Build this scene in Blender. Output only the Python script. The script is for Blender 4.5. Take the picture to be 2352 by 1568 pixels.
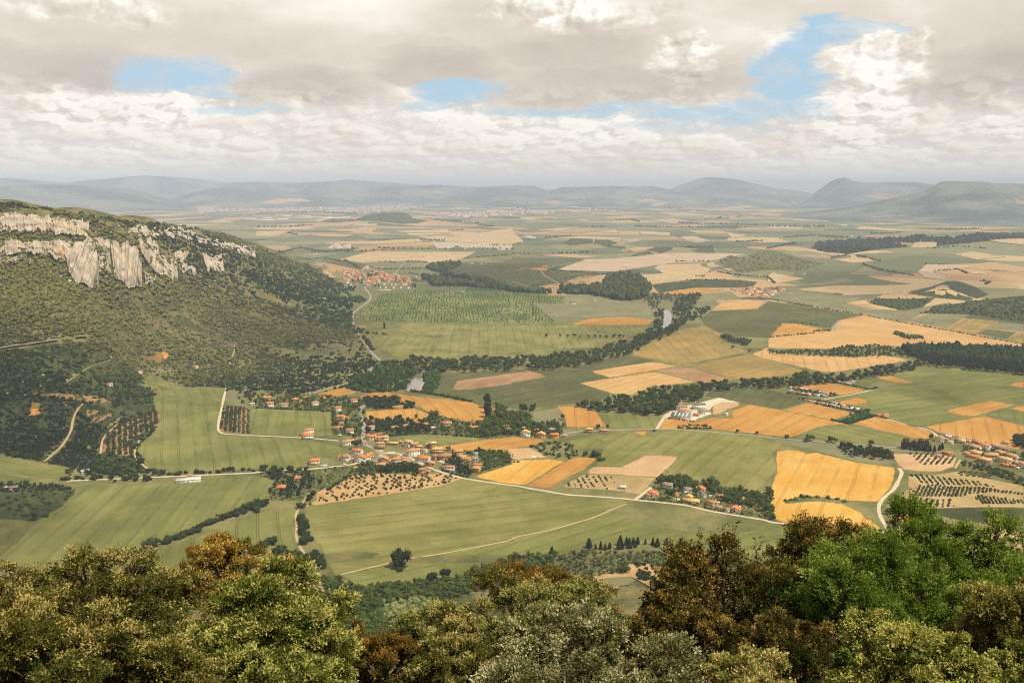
import bpy, bmesh, math, random
import numpy as np
from mathutils import Vector
from mathutils.geometry import delaunay_2d_cdt

for o in list(bpy.data.objects):
    bpy.data.objects.remove(o)
sc = bpy.context.scene
COL = sc.collection
R = math.radians
rng = np.random.default_rng(11)
random.seed(11)

# ------------------------------------------------------------------ camera, exposure, sun
CAMZ = 400.0
PITCH = R(10.0)
F = 2000.0                       # focal length in the px of a 2352 px wide picture
cam_d = bpy.data.cameras.new("camera")
cam = bpy.data.objects.new("camera", cam_d)
COL.objects.link(cam)
cam.location = (0, 0, CAMZ)
cam.rotation_euler = (math.pi / 2 - PITCH, 0, 0)
cam_d.sensor_width = 36.0
cam_d.lens = F / 2352 * 36.0
cam_d.clip_start = 0.5
cam_d.clip_end = 200000.0
sc.camera = cam
sc.view_settings.view_transform = 'Standard'
sc.view_settings.look = 'None'
sc.view_settings.gamma = 1.0
sc.view_settings.use_curve_mapping = False
sc.view_settings.exposure = 1.08
sc.render.engine = 'CYCLES'
sc.cycles.use_denoising = False
sc.cycles.filter_width = 1.1
sc.cycles.max_bounces = 6
sc.cycles.diffuse_bounces = 2
sc.cycles.transmission_bounces = 3
sc.cycles.transparent_max_bounces = 6
sc.cycles.volume_bounces = 2
sc.cycles.caustics_reflective = False
sc.cycles.caustics_refractive = False

SUN_EL, SUN_AZ = R(60), R(120)   # azimuth clockwise from +Y (the view), so the sun stands to the right
sd = bpy.data.lights.new("sun", 'SUN')
sd.energy = 4.8
sd.angle = R(0.5)
sd.color = (1.0, 0.96, 0.885)
sun = bpy.data.objects.new("sun", sd)
COL.objects.link(sun)
sv = Vector((math.sin(SUN_AZ) * math.cos(SUN_EL), math.cos(SUN_AZ) * math.cos(SUN_EL), math.sin(SUN_EL)))
sun.rotation_euler = sv.to_track_quat('Z', 'Y').to_euler()
sun.location = (500, 0, 1500)


# ------------------------------------------------------------------ node helper
class N:
    def __init__(s, tree):
        s.t = tree

    def new(s, typ, **kw):
        n = s.t.nodes.new(typ)
        for k, v in kw.items():
            setattr(n, k, v)
        return n

    def put(s, sock, v):
        if isinstance(v, bpy.types.NodeSocket):
            s.t.links.new(v, sock)
        elif v is not None:
            if isinstance(v, (tuple, list)) and len(v) == 3 and sock.type == 'RGBA':
                v = (*v, 1)
            sock.default_value = v

    def m(s, op, a, b=None, c=None, clamp=False):
        n = s.new('ShaderNodeMath', operation=op, use_clamp=clamp)
        for i, v in enumerate((a, b, c)):
            if v is not None:
                s.put(n.inputs[i], v)
        return n.outputs[0]

    def v(s, op, a, b=None):
        n = s.new('ShaderNodeVectorMath', operation=op)
        s.put(n.inputs[0], a)
        if b is not None:
            s.put(n.inputs[3 if op == 'SCALE' else 1], b)
        return n.outputs['Value' if op in ('LENGTH', 'DOT_PRODUCT', 'DISTANCE') else 'Vector']

    def mix(s, f, a, b, typ='MIX'):
        n = s.new('ShaderNodeMix', data_type='RGBA', blend_type=typ)
        s.put(n.inputs[0], f)
        s.put(n.inputs[6], a)
        s.put(n.inputs[7], b)
        return n.outputs[2]

    def ramp(s, x, a, b, c=0.0, d=1.0, smooth=True):
        n = s.new('ShaderNodeMapRange', interpolation_type='SMOOTHSTEP' if smooth else 'LINEAR')
        for i, v in enumerate((x, a, b, c, d)):
            s.put(n.inputs[i], v)
        return n.outputs[0]

    def noise(s, vec, scale, detail=3.0, rough=0.55, dist=0.0, out=0):
        n = s.new('ShaderNodeTexNoise')
        s.put(n.inputs['Vector'], vec)
        s.put(n.inputs['Scale'], scale)
        s.put(n.inputs['Detail'], detail)
        s.put(n.inputs['Roughness'], rough)
        s.put(n.inputs['Distortion'], dist)
        return n.outputs[out]

    def xyz(s, x, y, z=0.0):
        n = s.new('ShaderNodeCombineXYZ')
        for i, v in enumerate((x, y, z)):
            s.put(n.inputs[i], v)
        return n.outputs[0]

    def sep(s, vec):
        n = s.new('ShaderNodeSeparateXYZ')
        s.put(n.inputs[0], vec)
        return n.outputs


# ------------------------------------------------------------------ world: Nishita blue behind broken cloud
def pix_dir(u, v):
    a = (u - 1176) / F
    b = (784 - v) / F
    return np.stack([a, math.cos(PITCH) + math.sin(PITCH) * b, -math.sin(PITCH) + math.cos(PITCH) * b + 0 * a], -1)


def build_world():
    w = bpy.data.worlds.new("World")
    sc.world = w
    w.use_nodes = True
    t = w.node_tree
    t.nodes.clear()
    n = N(t)
    out = n.new('ShaderNodeOutputWorld')
    bg = n.new('ShaderNodeBackground')
    bg.inputs['Strength'].default_value = 0.063
    t.links.new(bg.outputs[0], out.inputs[0])
    sky = n.new('ShaderNodeTexSky', sky_type='NISHITA')
    sky.sun_disc = False
    sky.sun_elevation = SUN_EL
    sky.sun_rotation = SUN_AZ
    sky.altitude = 500
    sky.air_density = 1.0
    sky.dust_density = 1.5
    d = n.v('NORMALIZE', n.new('ShaderNodeTexCoord').outputs['Generated'])
    X = n.sep(d)
    az = n.m('MULTIPLY', n.m('ARCTAN2', X[0], X[1]), 57.2958)
    el = n.m('MULTIPLY', n.m('ARCSINE', X[2]), 57.2958)
    # cloud decks are seen edge-on, so the pattern tightens towards the horizon
    elw = n.m('MULTIPLY', n.m('LOGARITHM', n.m('ADD', n.m('MAXIMUM', el, 0.0), 1.2), 2.718), 8.0)
    elw = n.m('ADD', elw, n.m('MULTIPLY', el, 0.7))
    p = n.xyz(az, el, 0.0)
    q = n.xyz(az, elw, 0.0)
    qd = n.xyz(n.m('MULTIPLY', az, .62), n.m('MULTIPLY', el, 1.75), 3.0)
    w1 = n.v('MULTIPLY', n.v('SUBTRACT', n.noise(qd, 0.13, 4, 0.5, out=1), (0.5, 0.5, 0.5)), (8.5, 2.4, 0))
    w2 = n.v('MULTIPLY', n.v('SUBTRACT', n.noise(qd, 0.46, 8, 0.62, out=1), (0.5, 0.5, 0.5)), (5.0, 2.4, 0))
    pw = n.v('ADD', n.v('ADD', p, w1), w2)
    ps = n.v('ADD', p, n.v('SCALE', w1, 0.8))

    def ell(u, v, ru, rv, soft, vec, base=None):
        dd = pix_dir(np.array([float(u)]), np.array([float(v)]))[0]
        a = math.degrees(math.atan2(dd[0], dd[1]))
        e = math.degrees(math.atan2(dd[2], math.hypot(dd[0], dd[1])))
        k = 57.2958 / F
        t_ = n.v('MULTIPLY', n.v('SUBTRACT', vec, (a, e, 0)), (1 / (ru * k), 1 / (rv * k), 0))
        if base:      # flat underside: falls off quickly below, slowly above
            s_ = n.sep(t_)
            y_ = n.m('ADD', n.m('MULTIPLY', n.m('MAXIMUM', s_[1], 0.0), 0.55), n.m('MULTIPLY', n.m('MINIMUM', s_[1], 0.0), base))
            t_ = n.xyz(s_[0], y_, 0.0)
        return n.ramp(n.v('LENGTH', t_), 1 + soft * .5, 1 - soft * .5)

    def union(lst, soft, vec, base=None):
        acc = None
        for e in lst:
            x = ell(*e[:4], soft, vec, base)
            if len(e) > 4:
                x = n.m('MULTIPLY', x, e[4])
            acc = x if acc is None else n.m('MAXIMUM', acc, x)
        return acc
    holes = union([(400, 172, 125, 36), (330, 188, 55, 26, .8), (1065, 200, 90, 30), (1000, 240, 70, 14, .7), (1800, 180, 58, 72),
                   (1880, 72, 40, 36), (1960, 62, 70, 10, .6), (1350, 250, 190, 13, .8), (1640, 268, 130, 24, .9), (1785, 255, 80, 22, .8),
                   (560, 254, 70, 10, .6), (1560, 300, 90, 10, .5), (480, 218, 60, 10, .6), (1840, 130, 40, 60, .9)], 0.7, pw)
    dark = union([(80, 170, 250, 40), (700, 215, 170, 34), (1010, 160, 170, 34), (1420, 208, 350, 40), (2290, 200, 150, 50),
                  (620, 110, 260, 40, .5), (80, 110, 260, 60, .45), (1330, 120, 240, 40, .75), (1150, 70, 150, 36, .4),
                  (2230, 110, 160, 60, .35), (1850, 30, 160, 30, .35), (300, 60, 300, 40, .3)], 1.15, pw, 1.25)
    white = union([(1270, 20, 130, 40), (1160, 30, 60, 30, .7), (1440, 40, 100, 30, .6), (1985, 135, 62, 58), (2075, 115, 60, 48), (1935, 215, 55, 50), (2030, 215, 90, 60), (1890, 262, 48, 46),
                   (200, 242, 105, 36, .8), (400, 260, 105, 36), (1075, 272, 80, 34), (1580, 135, 55, 50, .9), (1960, 312, 75, 24),
                   (2310, 295, 70, 20, .8), (1790, 110, 50, 34, .7), (200, 20, 160, 26, .6), (1250, 302, 200, 24, .5), (1420, 302, 90, 30, .7), (530, 178, 40, 24, .8)], 0.8, pw)
    big = n.noise(qd, 0.14, 6, 0.52, 0.25)

    def puff(off):
        v_ = n.v('ADD', n.v('ADD', q, off), n.v('MULTIPLY', n.v('SUBTRACT', n.noise(n.v('ADD', q, off), .5, 4, .6, out=1), (.5, .5, .5)), (2.6, 2.6, 0)))
        acc = None
        for s_, amp in ((.40, .62), (.95, .32), (2.2, .16)):
            vo = n.new('ShaderNodeTexVoronoi', voronoi_dimensions='2D', feature='SMOOTH_F1')
            n.put(vo.inputs['Vector'], v_)
            n.put(vo.inputs['Scale'], s_)
            n.put(vo.inputs['Smoothness'], .35)
            x = n.m('MULTIPLY', vo.outputs['Distance'], -amp)
            acc = x if acc is None else n.m('ADD', acc, x)
        return acc
    pf = puff((0, 0, 0))
    emb = n.m('SUBTRACT', pf, puff((0.40, 0.60, 0)))      # lit side of each billow towards the sun
    lowband = n.m('MULTIPLY', n.ramp(el, 7.0, 4.2), n.ramp(el, 0.2, 1.5))
    b = n.m('ADD', 0.855, n.m('MULTIPLY', n.m('SUBTRACT', big, 0.5), 0.42))
    b = n.m('ADD', b, n.m('MULTIPLY', n.m('SUBTRACT', n.noise(qd, .40, 7, .58), .5), .11))
    amt = n.m('ADD', n.m('MULTIPLY', lowband, 0.34), n.m('ADD', n.m('MULTIPLY', white, 0.62), 0.035))
    b = n.m('ADD', b, n.m('MULTIPLY', emb, amt))
    b = n.m('SUBTRACT', b, n.m('MULTIPLY', dark, 0.27))
    b = n.m('ADD', b, n.m('MULTIPLY', white, n.m('ADD', .20, n.m('MULTIPLY', pf, .18))))
    b = n.m('MINIMUM', n.m('MAXIMUM', b, 0.42), 1.02)
    # warm grey undersides to clean white tops (times ten, for the 0.1 strength)
    cl = n.mix(n.ramp(b, 0.45, 0.78, smooth=False), (3.9, 3.35, 2.85), (6.3, 5.65, 4.8))
    cl = n.mix(n.ramp(b, 0.78, 1.0, smooth=False), cl, (8.5, 8.15, 7.4))
    cl = n.mix(n.m('MULTIPLY', lowband, n.ramp(pf, -.42, -.25, 0, .45)), cl, (7.7, 7.0, 5.7))
    cl = n.mix(n.m('MULTIPLY', lowband, n.ramp(pf, -.48, -.66, 0, .5)), cl, (6.0, 5.75, 5.45))
    thin = n.ramp(n.noise(qd, .6, 7, .65), 0.45, 0.70, 0.0, 0.45)
    hf = n.m('MULTIPLY', n.m('SUBTRACT', 1.0, thin), holes)
    blue = n.mix(0.8, sky.outputs[0], (3.5, 5.2, 6.5))
    col = n.mix(hf, cl, blue)
    low = n.ramp(el, 2.4, 0.0)
    col = n.mix(n.m('MULTIPLY', low, .6), col, (7.5, 6.8, 5.7))
    below = n.ramp(el, 0.0, -1.5)
    col = n.mix(below, col, (3.0, 2.8, 2.3))
    t.links.new(col, bg.inputs['Color'])
    w.cycles.sampling_method = 'MANUAL'
    w.cycles.sample_map_resolution = 512


build_world()

# ------------------------------------------------------------------ colour, mesh and scene helpers
def s2l(c):
    c = np.array(c, float) / 255
    return np.where(c <= 0.04045, c / 12.92, ((c + 0.055) / 1.055) ** 2.4)


K = 0.385


def C(r, g, b, k=K):
    """surface colour for something that photographs as r,g,b in this light"""
    return tuple(float(x) for x in np.clip(s2l((r, g, b)) * np.array((1.0, .975, .90)) * k * .92, 0.003, 0.85))


def nmat(name):
    m = bpy.data.materials.new(name)
    m.use_nodes = True
    t = m.node_tree
    t.nodes.clear()
    n = N(t)
    out = n.new('ShaderNodeOutputMaterial')
    bs = n.new('ShaderNodeBsdfPrincipled')
    bs.inputs['Roughness'].default_value = 0.85
    bs.inputs['Specular IOR Level'].default_value = 0.15
    t.links.new(bs.outputs[0], out.inputs[0])
    return m, n, bs, out


def plain(name, col, var=0.18, scale=0.6, rough=0.85, spec=0.15):
    m, n, bs, _ = nmat(name)
    pos = n.new('ShaderNodeNewGeometry').outputs['Position']
    x = n.noise(pos, scale, 4, .6)
    c = n.mix(n.ramp(x, .3, .7), tuple(k * (1 - var) for k in col), tuple(min(.9, k * (1 + var)) for k in col))
    n.put(bs.inputs['Base Color'], c)
    bs.inputs['Roughness'].default_value = rough
    bs.inputs['Specular IOR Level'].default_value = spec
    return m


def mk(name, V, Fs, mats=(), mi=None, smooth=False, attrs=None):
    """mesh from numpy: V (n,3), Fs list of (k, corners) index arrays"""
    V = np.asarray(V, np.float32)
    Fs = [np.asarray(f, np.int32) for f in Fs if len(f)]
    me = bpy.data.meshes.new(name)
    me.vertices.add(len(V))
    me.vertices.foreach_set('co', V.ravel())
    tot = np.concatenate([np.full(len(f), f.shape[1], np.int32) for f in Fs])
    flat = np.concatenate([f.ravel() for f in Fs])
    me.loops.add(len(flat))
    me.loops.foreach_set('vertex_index', flat)
    me.polygons.add(len(tot))
    st = np.zeros(len(tot), np.int32)
    st[1:] = np.cumsum(tot)[:-1]
    me.polygons.foreach_set('loop_start', st)
    if mi is not None:
        me.polygons.foreach_set('material_index', np.asarray(mi, np.int32))
    if smooth:
        me.polygons.foreach_set('use_smooth', np.ones(len(tot), bool))
    for m in mats:
        me.materials.append(m)
    for k, (dom, typ, arr) in (attrs or {}).items():
        a = me.attributes.new(k, typ, dom)
        a.data.foreach_set('vector' if typ == 'FLOAT_VECTOR' else 'value', np.asarray(arr, np.float32).ravel())
    me.update(calc_edges=True)
    return me


def link(name, me, parent=None, loc=None):
    o = bpy.data.objects.new(name, me)
    COL.objects.link(o)
    if parent is not None:
        o.parent = parent
    if loc is not None:
        o.location = loc
    return o


def tag(o, label, cat=None, group=None, kind=None):
    o['label'] = label
    if cat:
        o['category'] = cat
    if group:
        o['group'] = group
    if kind:
        o['kind'] = kind
    return o


def copy_tree(o, parent=None):
    c = o.copy()
    COL.objects.link(c)
    if parent is not None:
        c.parent = parent
    for ch in list(o.children):
        copy_tree(ch, c)
    return c


# ------------------------------------------------------------------ picture paths -> points of the place
TILES = {'O': (0, 0, 4096 / 2352)}
for i in range(4):
    TILES['A%d' % (i + 1)] = (1024 * i, 700, 1024 / 2294)
    TILES['B%d' % (i + 1)] = (1024 * i, 1300, 1024 / 2294)
    TILES['C%d' % (i + 1)] = (1024 * i, 1900, 1024 / 1932)
for k, x, y in (('V1', 1280, 1580), ('V2', 1340, 1740), ('V3', 1640, 1740), ('V4', 1900, 1580), ('V5', 2560, 1560),
                ('V6', 2560, 1900), ('V7', 2800, 1940), ('V8', 3696, 1720)):
    TILES[k] = (x, y, 400 / 2352)
TILES['W'] = (1250, 1000, 500 / 2352)
TILES['X1'] = (0, 1500, 700 / 2352)
TILES['X3'] = (3500, 1780, 596 / 2225)
TILES['X4'] = (3150, 1480, 500 / 2352)
OV = 2352 / 4096


def P(s):
    out = []
    t = TILES['O']
    for w in s.split():
        if ',' in w:
            x, y = map(float, w.split(','))
            out.append(((t[0] + x * t[2]) * OV, (t[1] + y * t[2]) * OV))
        else:
            t = TILES[w]
    return np.array(out)


def sm(x, a, b):
    t = np.clip((x - a) / (b - a), 0, 1)
    return t * t * (3 - 2 * t)


# ------------------------------------------------------------------ the lie of the land: H(x, y)
HILL = {  # picture column: (row, ground distance) down the limestone ridge, from foot to crest
    -300: [(1075, 1520), (1000, 1650), (900, 1790), (780, 1950), (700, 2060), (600, 2190), (548, 2235), (500, 2275), (466, 2420)],
    -100: [(1065, 1475), (1000, 1560), (900, 1690), (780, 1860), (700, 1965), (600, 2095), (548, 2130), (500, 2170), (466, 2330)],
    0: [(1060, 1455), (1000, 1520), (950, 1580), (900, 1650), (860, 1700), (820, 1760), (780, 1820), (740, 1870), (700, 1920), (650, 1990),
        (592, 2050), (548, 2080), (530, 2108), (497, 2128), (480, 2210), (466, 2300)],
    120: [(1060, 1416), (1000, 1480), (950, 1545), (900, 1615), (860, 1670), (820, 1730), (780, 1790), (740, 1850), (700, 1910), (650, 1985),
          (595, 2050), (550, 2085), (532, 2118), (500, 2140), (490, 2270), (483, 2450)],
    230: [(1040, 1430), (1000, 1500), (950, 1590), (900, 1670), (860, 1730), (820, 1790), (780, 1860), (740, 1930), (700, 2000), (655, 2070),
          (600, 2100), (560, 2130), (520, 2330), (501, 2650)],
    330: [(880, 1925), (860, 1990), (820, 2075), (780, 2130), (740, 2180), (700, 2230), (655, 2270), (600, 2295), (560, 2330), (530, 2600), (508, 3000)],
    450: [(870, 1925), (820, 2130), (780, 2230), (740, 2330), (700, 2440), (650, 2560), (620, 2620), (580, 2680), (550, 3000), (525, 3550)],
    560: [(880, 1850), (820, 2100), (780, 2250), (740, 2380), (700, 2530), (650, 2800), (620, 3000), (590, 3250), (565, 3900), (553, 4250)],
    650: [(870, 1880), (820, 2110), (780, 2310), (740, 2490), (700, 2720), (650, 3080), (620, 3450), (600, 3900), (588, 4700)],
    720: [(860, 1903), (820, 2104), (780, 2330), (740, 2620), (700, 2900), (660, 3380), (635, 4000)],
}
pts = []
for u, col in HILL.items():
    for i, (v, D) in enumerate(col):
        d = pix_dir(np.array([float(u)]), np.array([float(v)]))[0]
        h = math.hypot(d[0], d[1])
        z = CAMZ + d[2] / h * D
        pts.append((d[0] / h * D, d[1] / h * D, max(z, 0)))
        if i == len(col) - 1:
            for f, dz in ((1.3, 30), (1.8, 90)):
                pts.append((d[0] / h * D * f, d[1] / h * D * f, max(CAMZ + d[2] / h * D * f - dz, 0)))
for u, vs in ((-300, (1180, 1130)), (0, (1160, 1105)), (120, (1160, 1105)), (230, (1150, 1090)), (330, (1100, 1000, 940)), (450, (1100, 1000, 930)),
              (560, (1100, 1000, 940)), (650, (1000, 930)), (720, (1000, 920)), (800, (960, 880, 820, 780, 740, 700, 660, 640)),
              (870, (900, 840, 780, 720, 680, 640)), (700, (600, 590))):
    for v in vs:
        d = pix_dir(np.array([float(u)]), np.array([float(v)]))[0]
        t = -CAMZ / d[2]
        pts.append((d[0] * t, d[1] * t, 0))
pts = np.array(pts)
RC = pts[:, :2] / 1000


def tps(a, b):
    r2 = ((a[:, None, :] - b[None, :, :]) ** 2).sum(-1)
    return 0.5 * r2 * np.log(r2 + 1e-9)


_n = len(RC)
_A = np.zeros((_n + 3, _n + 3))
_A[:_n, :_n] = tps(RC, RC) + np.eye(_n) * 0.0004
_A[:_n, _n] = 1
_A[:_n, _n + 1:] = RC
_A[_n, :_n] = 1
_A[_n + 1:, :_n] = RC.T
RW = np.linalg.solve(_A, np.concatenate([pts[:, 2], np.zeros(3)]))

HILLOCKS = []   # x, y, radius across, radius along the view, height
for u, v, ru, hp, asp in ((905, 512, 80, 22, 1.0), (850, 515, 60, 9, 1), (1345, 568, 48, 14, .8), (1400, 574, 42, 9, .8), (1480, 584, 44, 10, .7), (1580, 580, 60, 11, .7),
                          (1725, 612, 95, 26, .8), (1800, 630, 120, 14, .8), (2165, 692, 62, 24, .9), (2090, 680, 90, 7, 1), (2200, 565, 240, 20, .5), (1950, 580, 120, 12, .5),
                          (1960, 522, 60, 8, .6), (1830, 760, 190, 7, 1.3), (1690, 720, 120, 6, 1.2), (2100, 600, 150, 8, .7), (1600, 1060, 170, 7, 1.4),
                          (1570, 505, 40, 7, .6), (1690, 500, 40, 7, .6), (1180, 510, 60, 6, .6)):
    d = pix_dir(np.array([float(u)]), np.array([float(v)]))[0]
    t = -CAMZ / d[2]
    D = math.hypot(d[0] * t, d[1] * t)
    HILLOCKS.append((d[0] * t, d[1] * t, ru * D / F, ru * D / F * asp, hp * D / F))
FG = np.array([(-400, 470), (-60, 404), (-5, 398.4), (3, 397.6), (15, 387), (60, 351), (120, 306), (250, 220), (400, 130), (550, 70), (680, 32), (780, 12), (890, 0), (1e6, 0)])


GX, GY, GS = np.arange(-9000, 0, 15.0), np.arange(600, 9100, 15.0), 15.0
_gx, _gy = np.meshgrid(GX, GY)
_q = np.stack([_gx.ravel(), _gy.ravel()], -1) / 1000
HG = np.concatenate([tps(c_, RC) @ RW[:_n] + RW[_n] + c_ @ RW[_n + 1:] for c_ in np.array_split(_q, 12)]).reshape(_gx.shape)


def hill_grid(x, y):
    fx = np.clip((x - GX[0]) / GS, 0, len(GX) - 1.001)
    fy = np.clip((y - GY[0]) / GS, 0, len(GY) - 1.001)
    i, j = fx.astype(int), fy.astype(int)
    a, b = fx - i, fy - j
    return (HG[j, i] * (1 - a) + HG[j, i + 1] * a) * (1 - b) + (HG[j + 1, i] * (1 - a) + HG[j + 1, i + 1] * a) * b


def H(x, y):
    shp = np.shape(x)
    x = np.atleast_1d(np.asarray(x, float))
    y = np.atleast_1d(np.asarray(y, float))
    D = np.hypot(x, y)
    z = np.zeros_like(D)
    # gentle swells of the plain
    a = sm(D, 950, 1500)
    z += a * (1.6 * np.sin(x / 150 + 1.3) * np.cos(y / 190 + .4) + 1.0 * np.sin(x / 95 - y / 140))
    b = sm(D, 3300, 5500)
    z += b * (7 * np.sin(x / 330 + .7) * np.cos(y / 400 + 1.0) + 6 * np.sin(x / 610 - y / 900 + 2))
    for hx, hy, rx, ry, hh in HILLOCKS if D.max() > 1100 else ():
        L = math.hypot(hx, hy)
        if len(D) < 4000 and (np.hypot(x - hx, y - hy).min() > 3.2 * max(rx, ry)):
            continue
        ex, ey = hx / L, hy / L
        al = ((x - hx) * ex + (y - hy) * ey) / ry
        ac = ((x - hx) * ey - (y - hy) * ex) / rx
        r2 = al * al + ac * ac
        z += hh * np.exp(-np.minimum(r2, 30) * 1.3)
    # limestone ridge on the left
    az = np.arctan2(x, y)
    k = (D > 1150) & (D < 9000) & (az < R(-8.5)) & (az > R(-60))
    if k.any():
        val = hill_grid(x[k], y[k])
        val = np.maximum(val, 0)
        val *= sm(az[k], R(-8.5), R(-10.5)) * (1 - sm(D[k], 5200, 8500)) * sm(D[k], 1200, 1330)
        bump = 7 * np.sin(x[k] / 47 + np.sin(y[k] / 61)) * np.sin(y[k] / 53 + 1) + 3 * np.sin(x[k] / 23 + 2) * np.sin(y[k] / 27)
        bump += 13 * (np.abs(np.sin((y[k] + .5 * x[k]) / 88 + .9 * np.sin(x[k] / 120 + y[k] / 310))) - .55)
        val += bump * sm(val, 25, 120)
        z[k] += val
    # the slope below the viewpoint
    yy = y + 0.05 * np.abs(x) + 18 * np.sin(x / 90) * sm(y, 150, 500)
    z += np.interp(yy, FG[:, 0], FG[:, 1])
    return z.reshape(shp)


def unproject(uv):
    """where the line of sight through a picture point first meets the ground -> (n,3)"""
    uv = np.atleast_2d(np.asarray(uv, float))
    d = pix_dir(uv[:, 0], uv[:, 1])
    h = np.hypot(d[:, 0], d[:, 1])
    d = d / h[:, None]
    rp = np.where(d[:, 2] < -1e-4, -CAMZ / np.minimum(d[:, 2], -1e-4), 60000.0)
    az = np.arctan2(d[:, 0], d[:, 1])
    # start just before anything the ray could meet: slope below, ridge on the left, or the low swells of the plain
    r = np.where(rp < 1050, 300.0, np.where((az < R(-8)) & (az > R(-60)), np.minimum(1150.0, rp * .85), rp * .80))
    r = np.minimum(r, 40000.0)
    hit = np.full(len(uv), 45000.0)
    prev = r / 1.012
    act = np.arange(len(uv))
    while len(act):
        under = CAMZ + d[act, 2] * r[act] <= H(d[act, 0] * r[act], d[act, 1] * r[act])
        g_ = act[under]
        hit[g_] = r[g_]
        act = act[~under]
        act = act[r[act] < 45000]
        prev[act] = r[act]
        r[act] *= 1.012
    hit = np.maximum(hit, prev)
    a, b = prev.copy(), hit.copy()
    for _ in range(14):
        m = .5 * (a + b)
        under = CAMZ + d[:, 2] * m <= H(d[:, 0] * m, d[:, 1] * m)
        b = np.where(under, m, b)
        a = np.where(under, a, m)
    x, y = d[:, 0] * b, d[:, 1] * b
    return np.stack([x, y, H(x, y)], -1)


def inside(pt, poly):
    x, y = pt[:, 0], pt[:, 1]
    c = np.zeros(len(pt), bool)
    j = len(poly) - 1
    for i in range(len(poly)):
        xi, yi = poly[i]
        xj, yj = poly[j]
        if yi != yj:
            c ^= ((yi > y) != (yj > y)) & (x < (xj - xi) * (y - yi) / (yj - yi) + xi)
        j = i
    return c


def dens(uv, closed=True, step=14):
    out = []
    n = len(uv)
    for i in range(n if closed else n - 1):
        a, b = uv[i], uv[(i + 1) % n]
        k = max(1, int(np.hypot(*(b - a)) / step))
        for t in range(k):
            out.append(a + (b - a) * t / k)
    if not closed:
        out.append(uv[-1])
    return np.array(out)
# ------------------------------------------------------------------ ground
def crop(name, c1, c2, lines=0.0, rows=0.0, patch=0.010, contrast=1.0):
    """a crop: patchy in two tones, faint bands along its rows, wheel tracks every `lines` metres"""
    m, n, bs, _ = nmat(name)
    pos = n.new('ShaderNodeNewGeometry').outputs['Position']
    rc = n.new('ShaderNodeAttribute', attribute_name='rc').outputs['Vector']
    S = n.sep(rc)
    a = n.noise(pos, patch, 4, .62, .4)
    band = n.noise(n.v('MULTIPLY', rc, (0.055, 0.004, 0)), 1.0, 3, .6)
    f = n.m('ADD', n.m('MULTIPLY', a, .65), n.m('MULTIPLY', band, .35))
    col = n.mix(n.ramp(f, .5 - .17 / contrast, .5 + .17 / contrast), c1, c2)
    fine = n.noise(pos, 0.22, 5, .7)
    g = n.ramp(fine, .25, .75, .84, 1.16, False)
    if rows:
        w = n.m('SINE', n.m('MULTIPLY', S[0], 6.2832 / rows))
        g = n.m('MULTIPLY', g, n.ramp(w, -1, 1, .86, 1.08, False))
    if lines:
        jit = n.m('MULTIPLY', n.m('SUBTRACT', n.noise(pos, .012, 2), .5), 5.0)
        ph = n.m('MODULO', n.m('ADD', n.m('ADD', S[0], jit), 1e5), lines)
        t1 = n.ramp(n.m('ABSOLUTE', n.m('SUBTRACT', ph, 3.0)), .95, .4)
        t2 = n.ramp(n.m('ABSOLUTE', n.m('SUBTRACT', ph, 5.6)), .95, .4)
        tr = n.m('MULTIPLY', n.m('MAXIMUM', t1, t2), n.ramp(n.noise(pos, .02, 2), .35, .6, .08, .36))
        g = n.m('MULTIPLY', g, n.m('SUBTRACT', 1.0, tr))
    col = n.mix(1.0, col, n.xyz(g, g, g), 'MULTIPLY')
    wisp = n.noise(n.v('MULTIPLY', pos, (1, 1.7, 1)), .0042, 5, .6, .6)
    col = n.mix(n.ramp(wisp, .52, .72, 0, .5), col, tuple(k_ * .72 for k_ in c1))
    col = n.mix(n.ramp(n.noise(pos, .026, 4, .65), .63, .74, 0, .45), col, C(190, 158, 108))
    # weedy margin where the crop meets its neighbour
    rim = n.new('ShaderNodeAttribute', attribute_name='rim').outputs['Fac']
    e_ = n.m('ADD', rim, n.m('MULTIPLY', n.m('SUBTRACT', n.noise(pos, .07, 4, .65), .5), .9))
    col = n.mix(n.ramp(e_, .72, 1.0, 0, .75), col, C(108, 106, 62))
    n.put(bs.inputs['Base Color'], col)
    bs.inputs['Roughness'].default_value = 0.95
    bs.inputs['Specular IOR Level'].default_value = 0.05
    return m


M = {}
M['G'] = crop('green_wheat', C(114, 118, 60), C(150, 148, 86), 24)
M['L'] = crop('pale_green_wheat', C(124, 124, 64), C(160, 154, 92), 24, 0, .012)
M['D'] = crop('dark_green_crop', C(88, 94, 56), C(116, 114, 70), 24)
M['E'] = crop('grey_green_crop', C(128, 126, 90), C(152, 146, 108))
M['S'] = crop('straw', C(208, 160, 98), C(226, 186, 126), 24)
M['O'] = crop('ripe_barley', C(196, 140, 66), C(218, 166, 88), 24)
M['Y'] = crop('golden_wheat', C(222, 164, 66), C(238, 194, 108), 26)
M['B'] = crop('ploughed_earth', C(158, 120, 84), C(196, 158, 118), 0, 0)
M['T'] = crop('bare_tan_earth', C(204, 162, 116), C(224, 188, 144), 0, 0)
M['V'] = crop('pale_vineyard_earth', C(178, 154, 98), C(214, 184, 134), 0, 5.0)
M['K'] = crop('olive_gold_crop', C(146, 130, 74), C(190, 156, 88), 24)
M['Q'] = crop('orchard_earth', C(150, 116, 74), C(192, 150, 104), 0, 0, .03)
M['R'] = crop('sandy_orchard_earth', C(196, 154, 100), C(216, 180, 128), 0, 0, .03)
M['W'] = crop('rust_earth', C(212, 138, 66), C(226, 160, 90), 0, 9.0, .03)
M['U'] = crop('rough_grass', C(92, 98, 52), C(140, 130, 76), 0, 0, .03)
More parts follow.
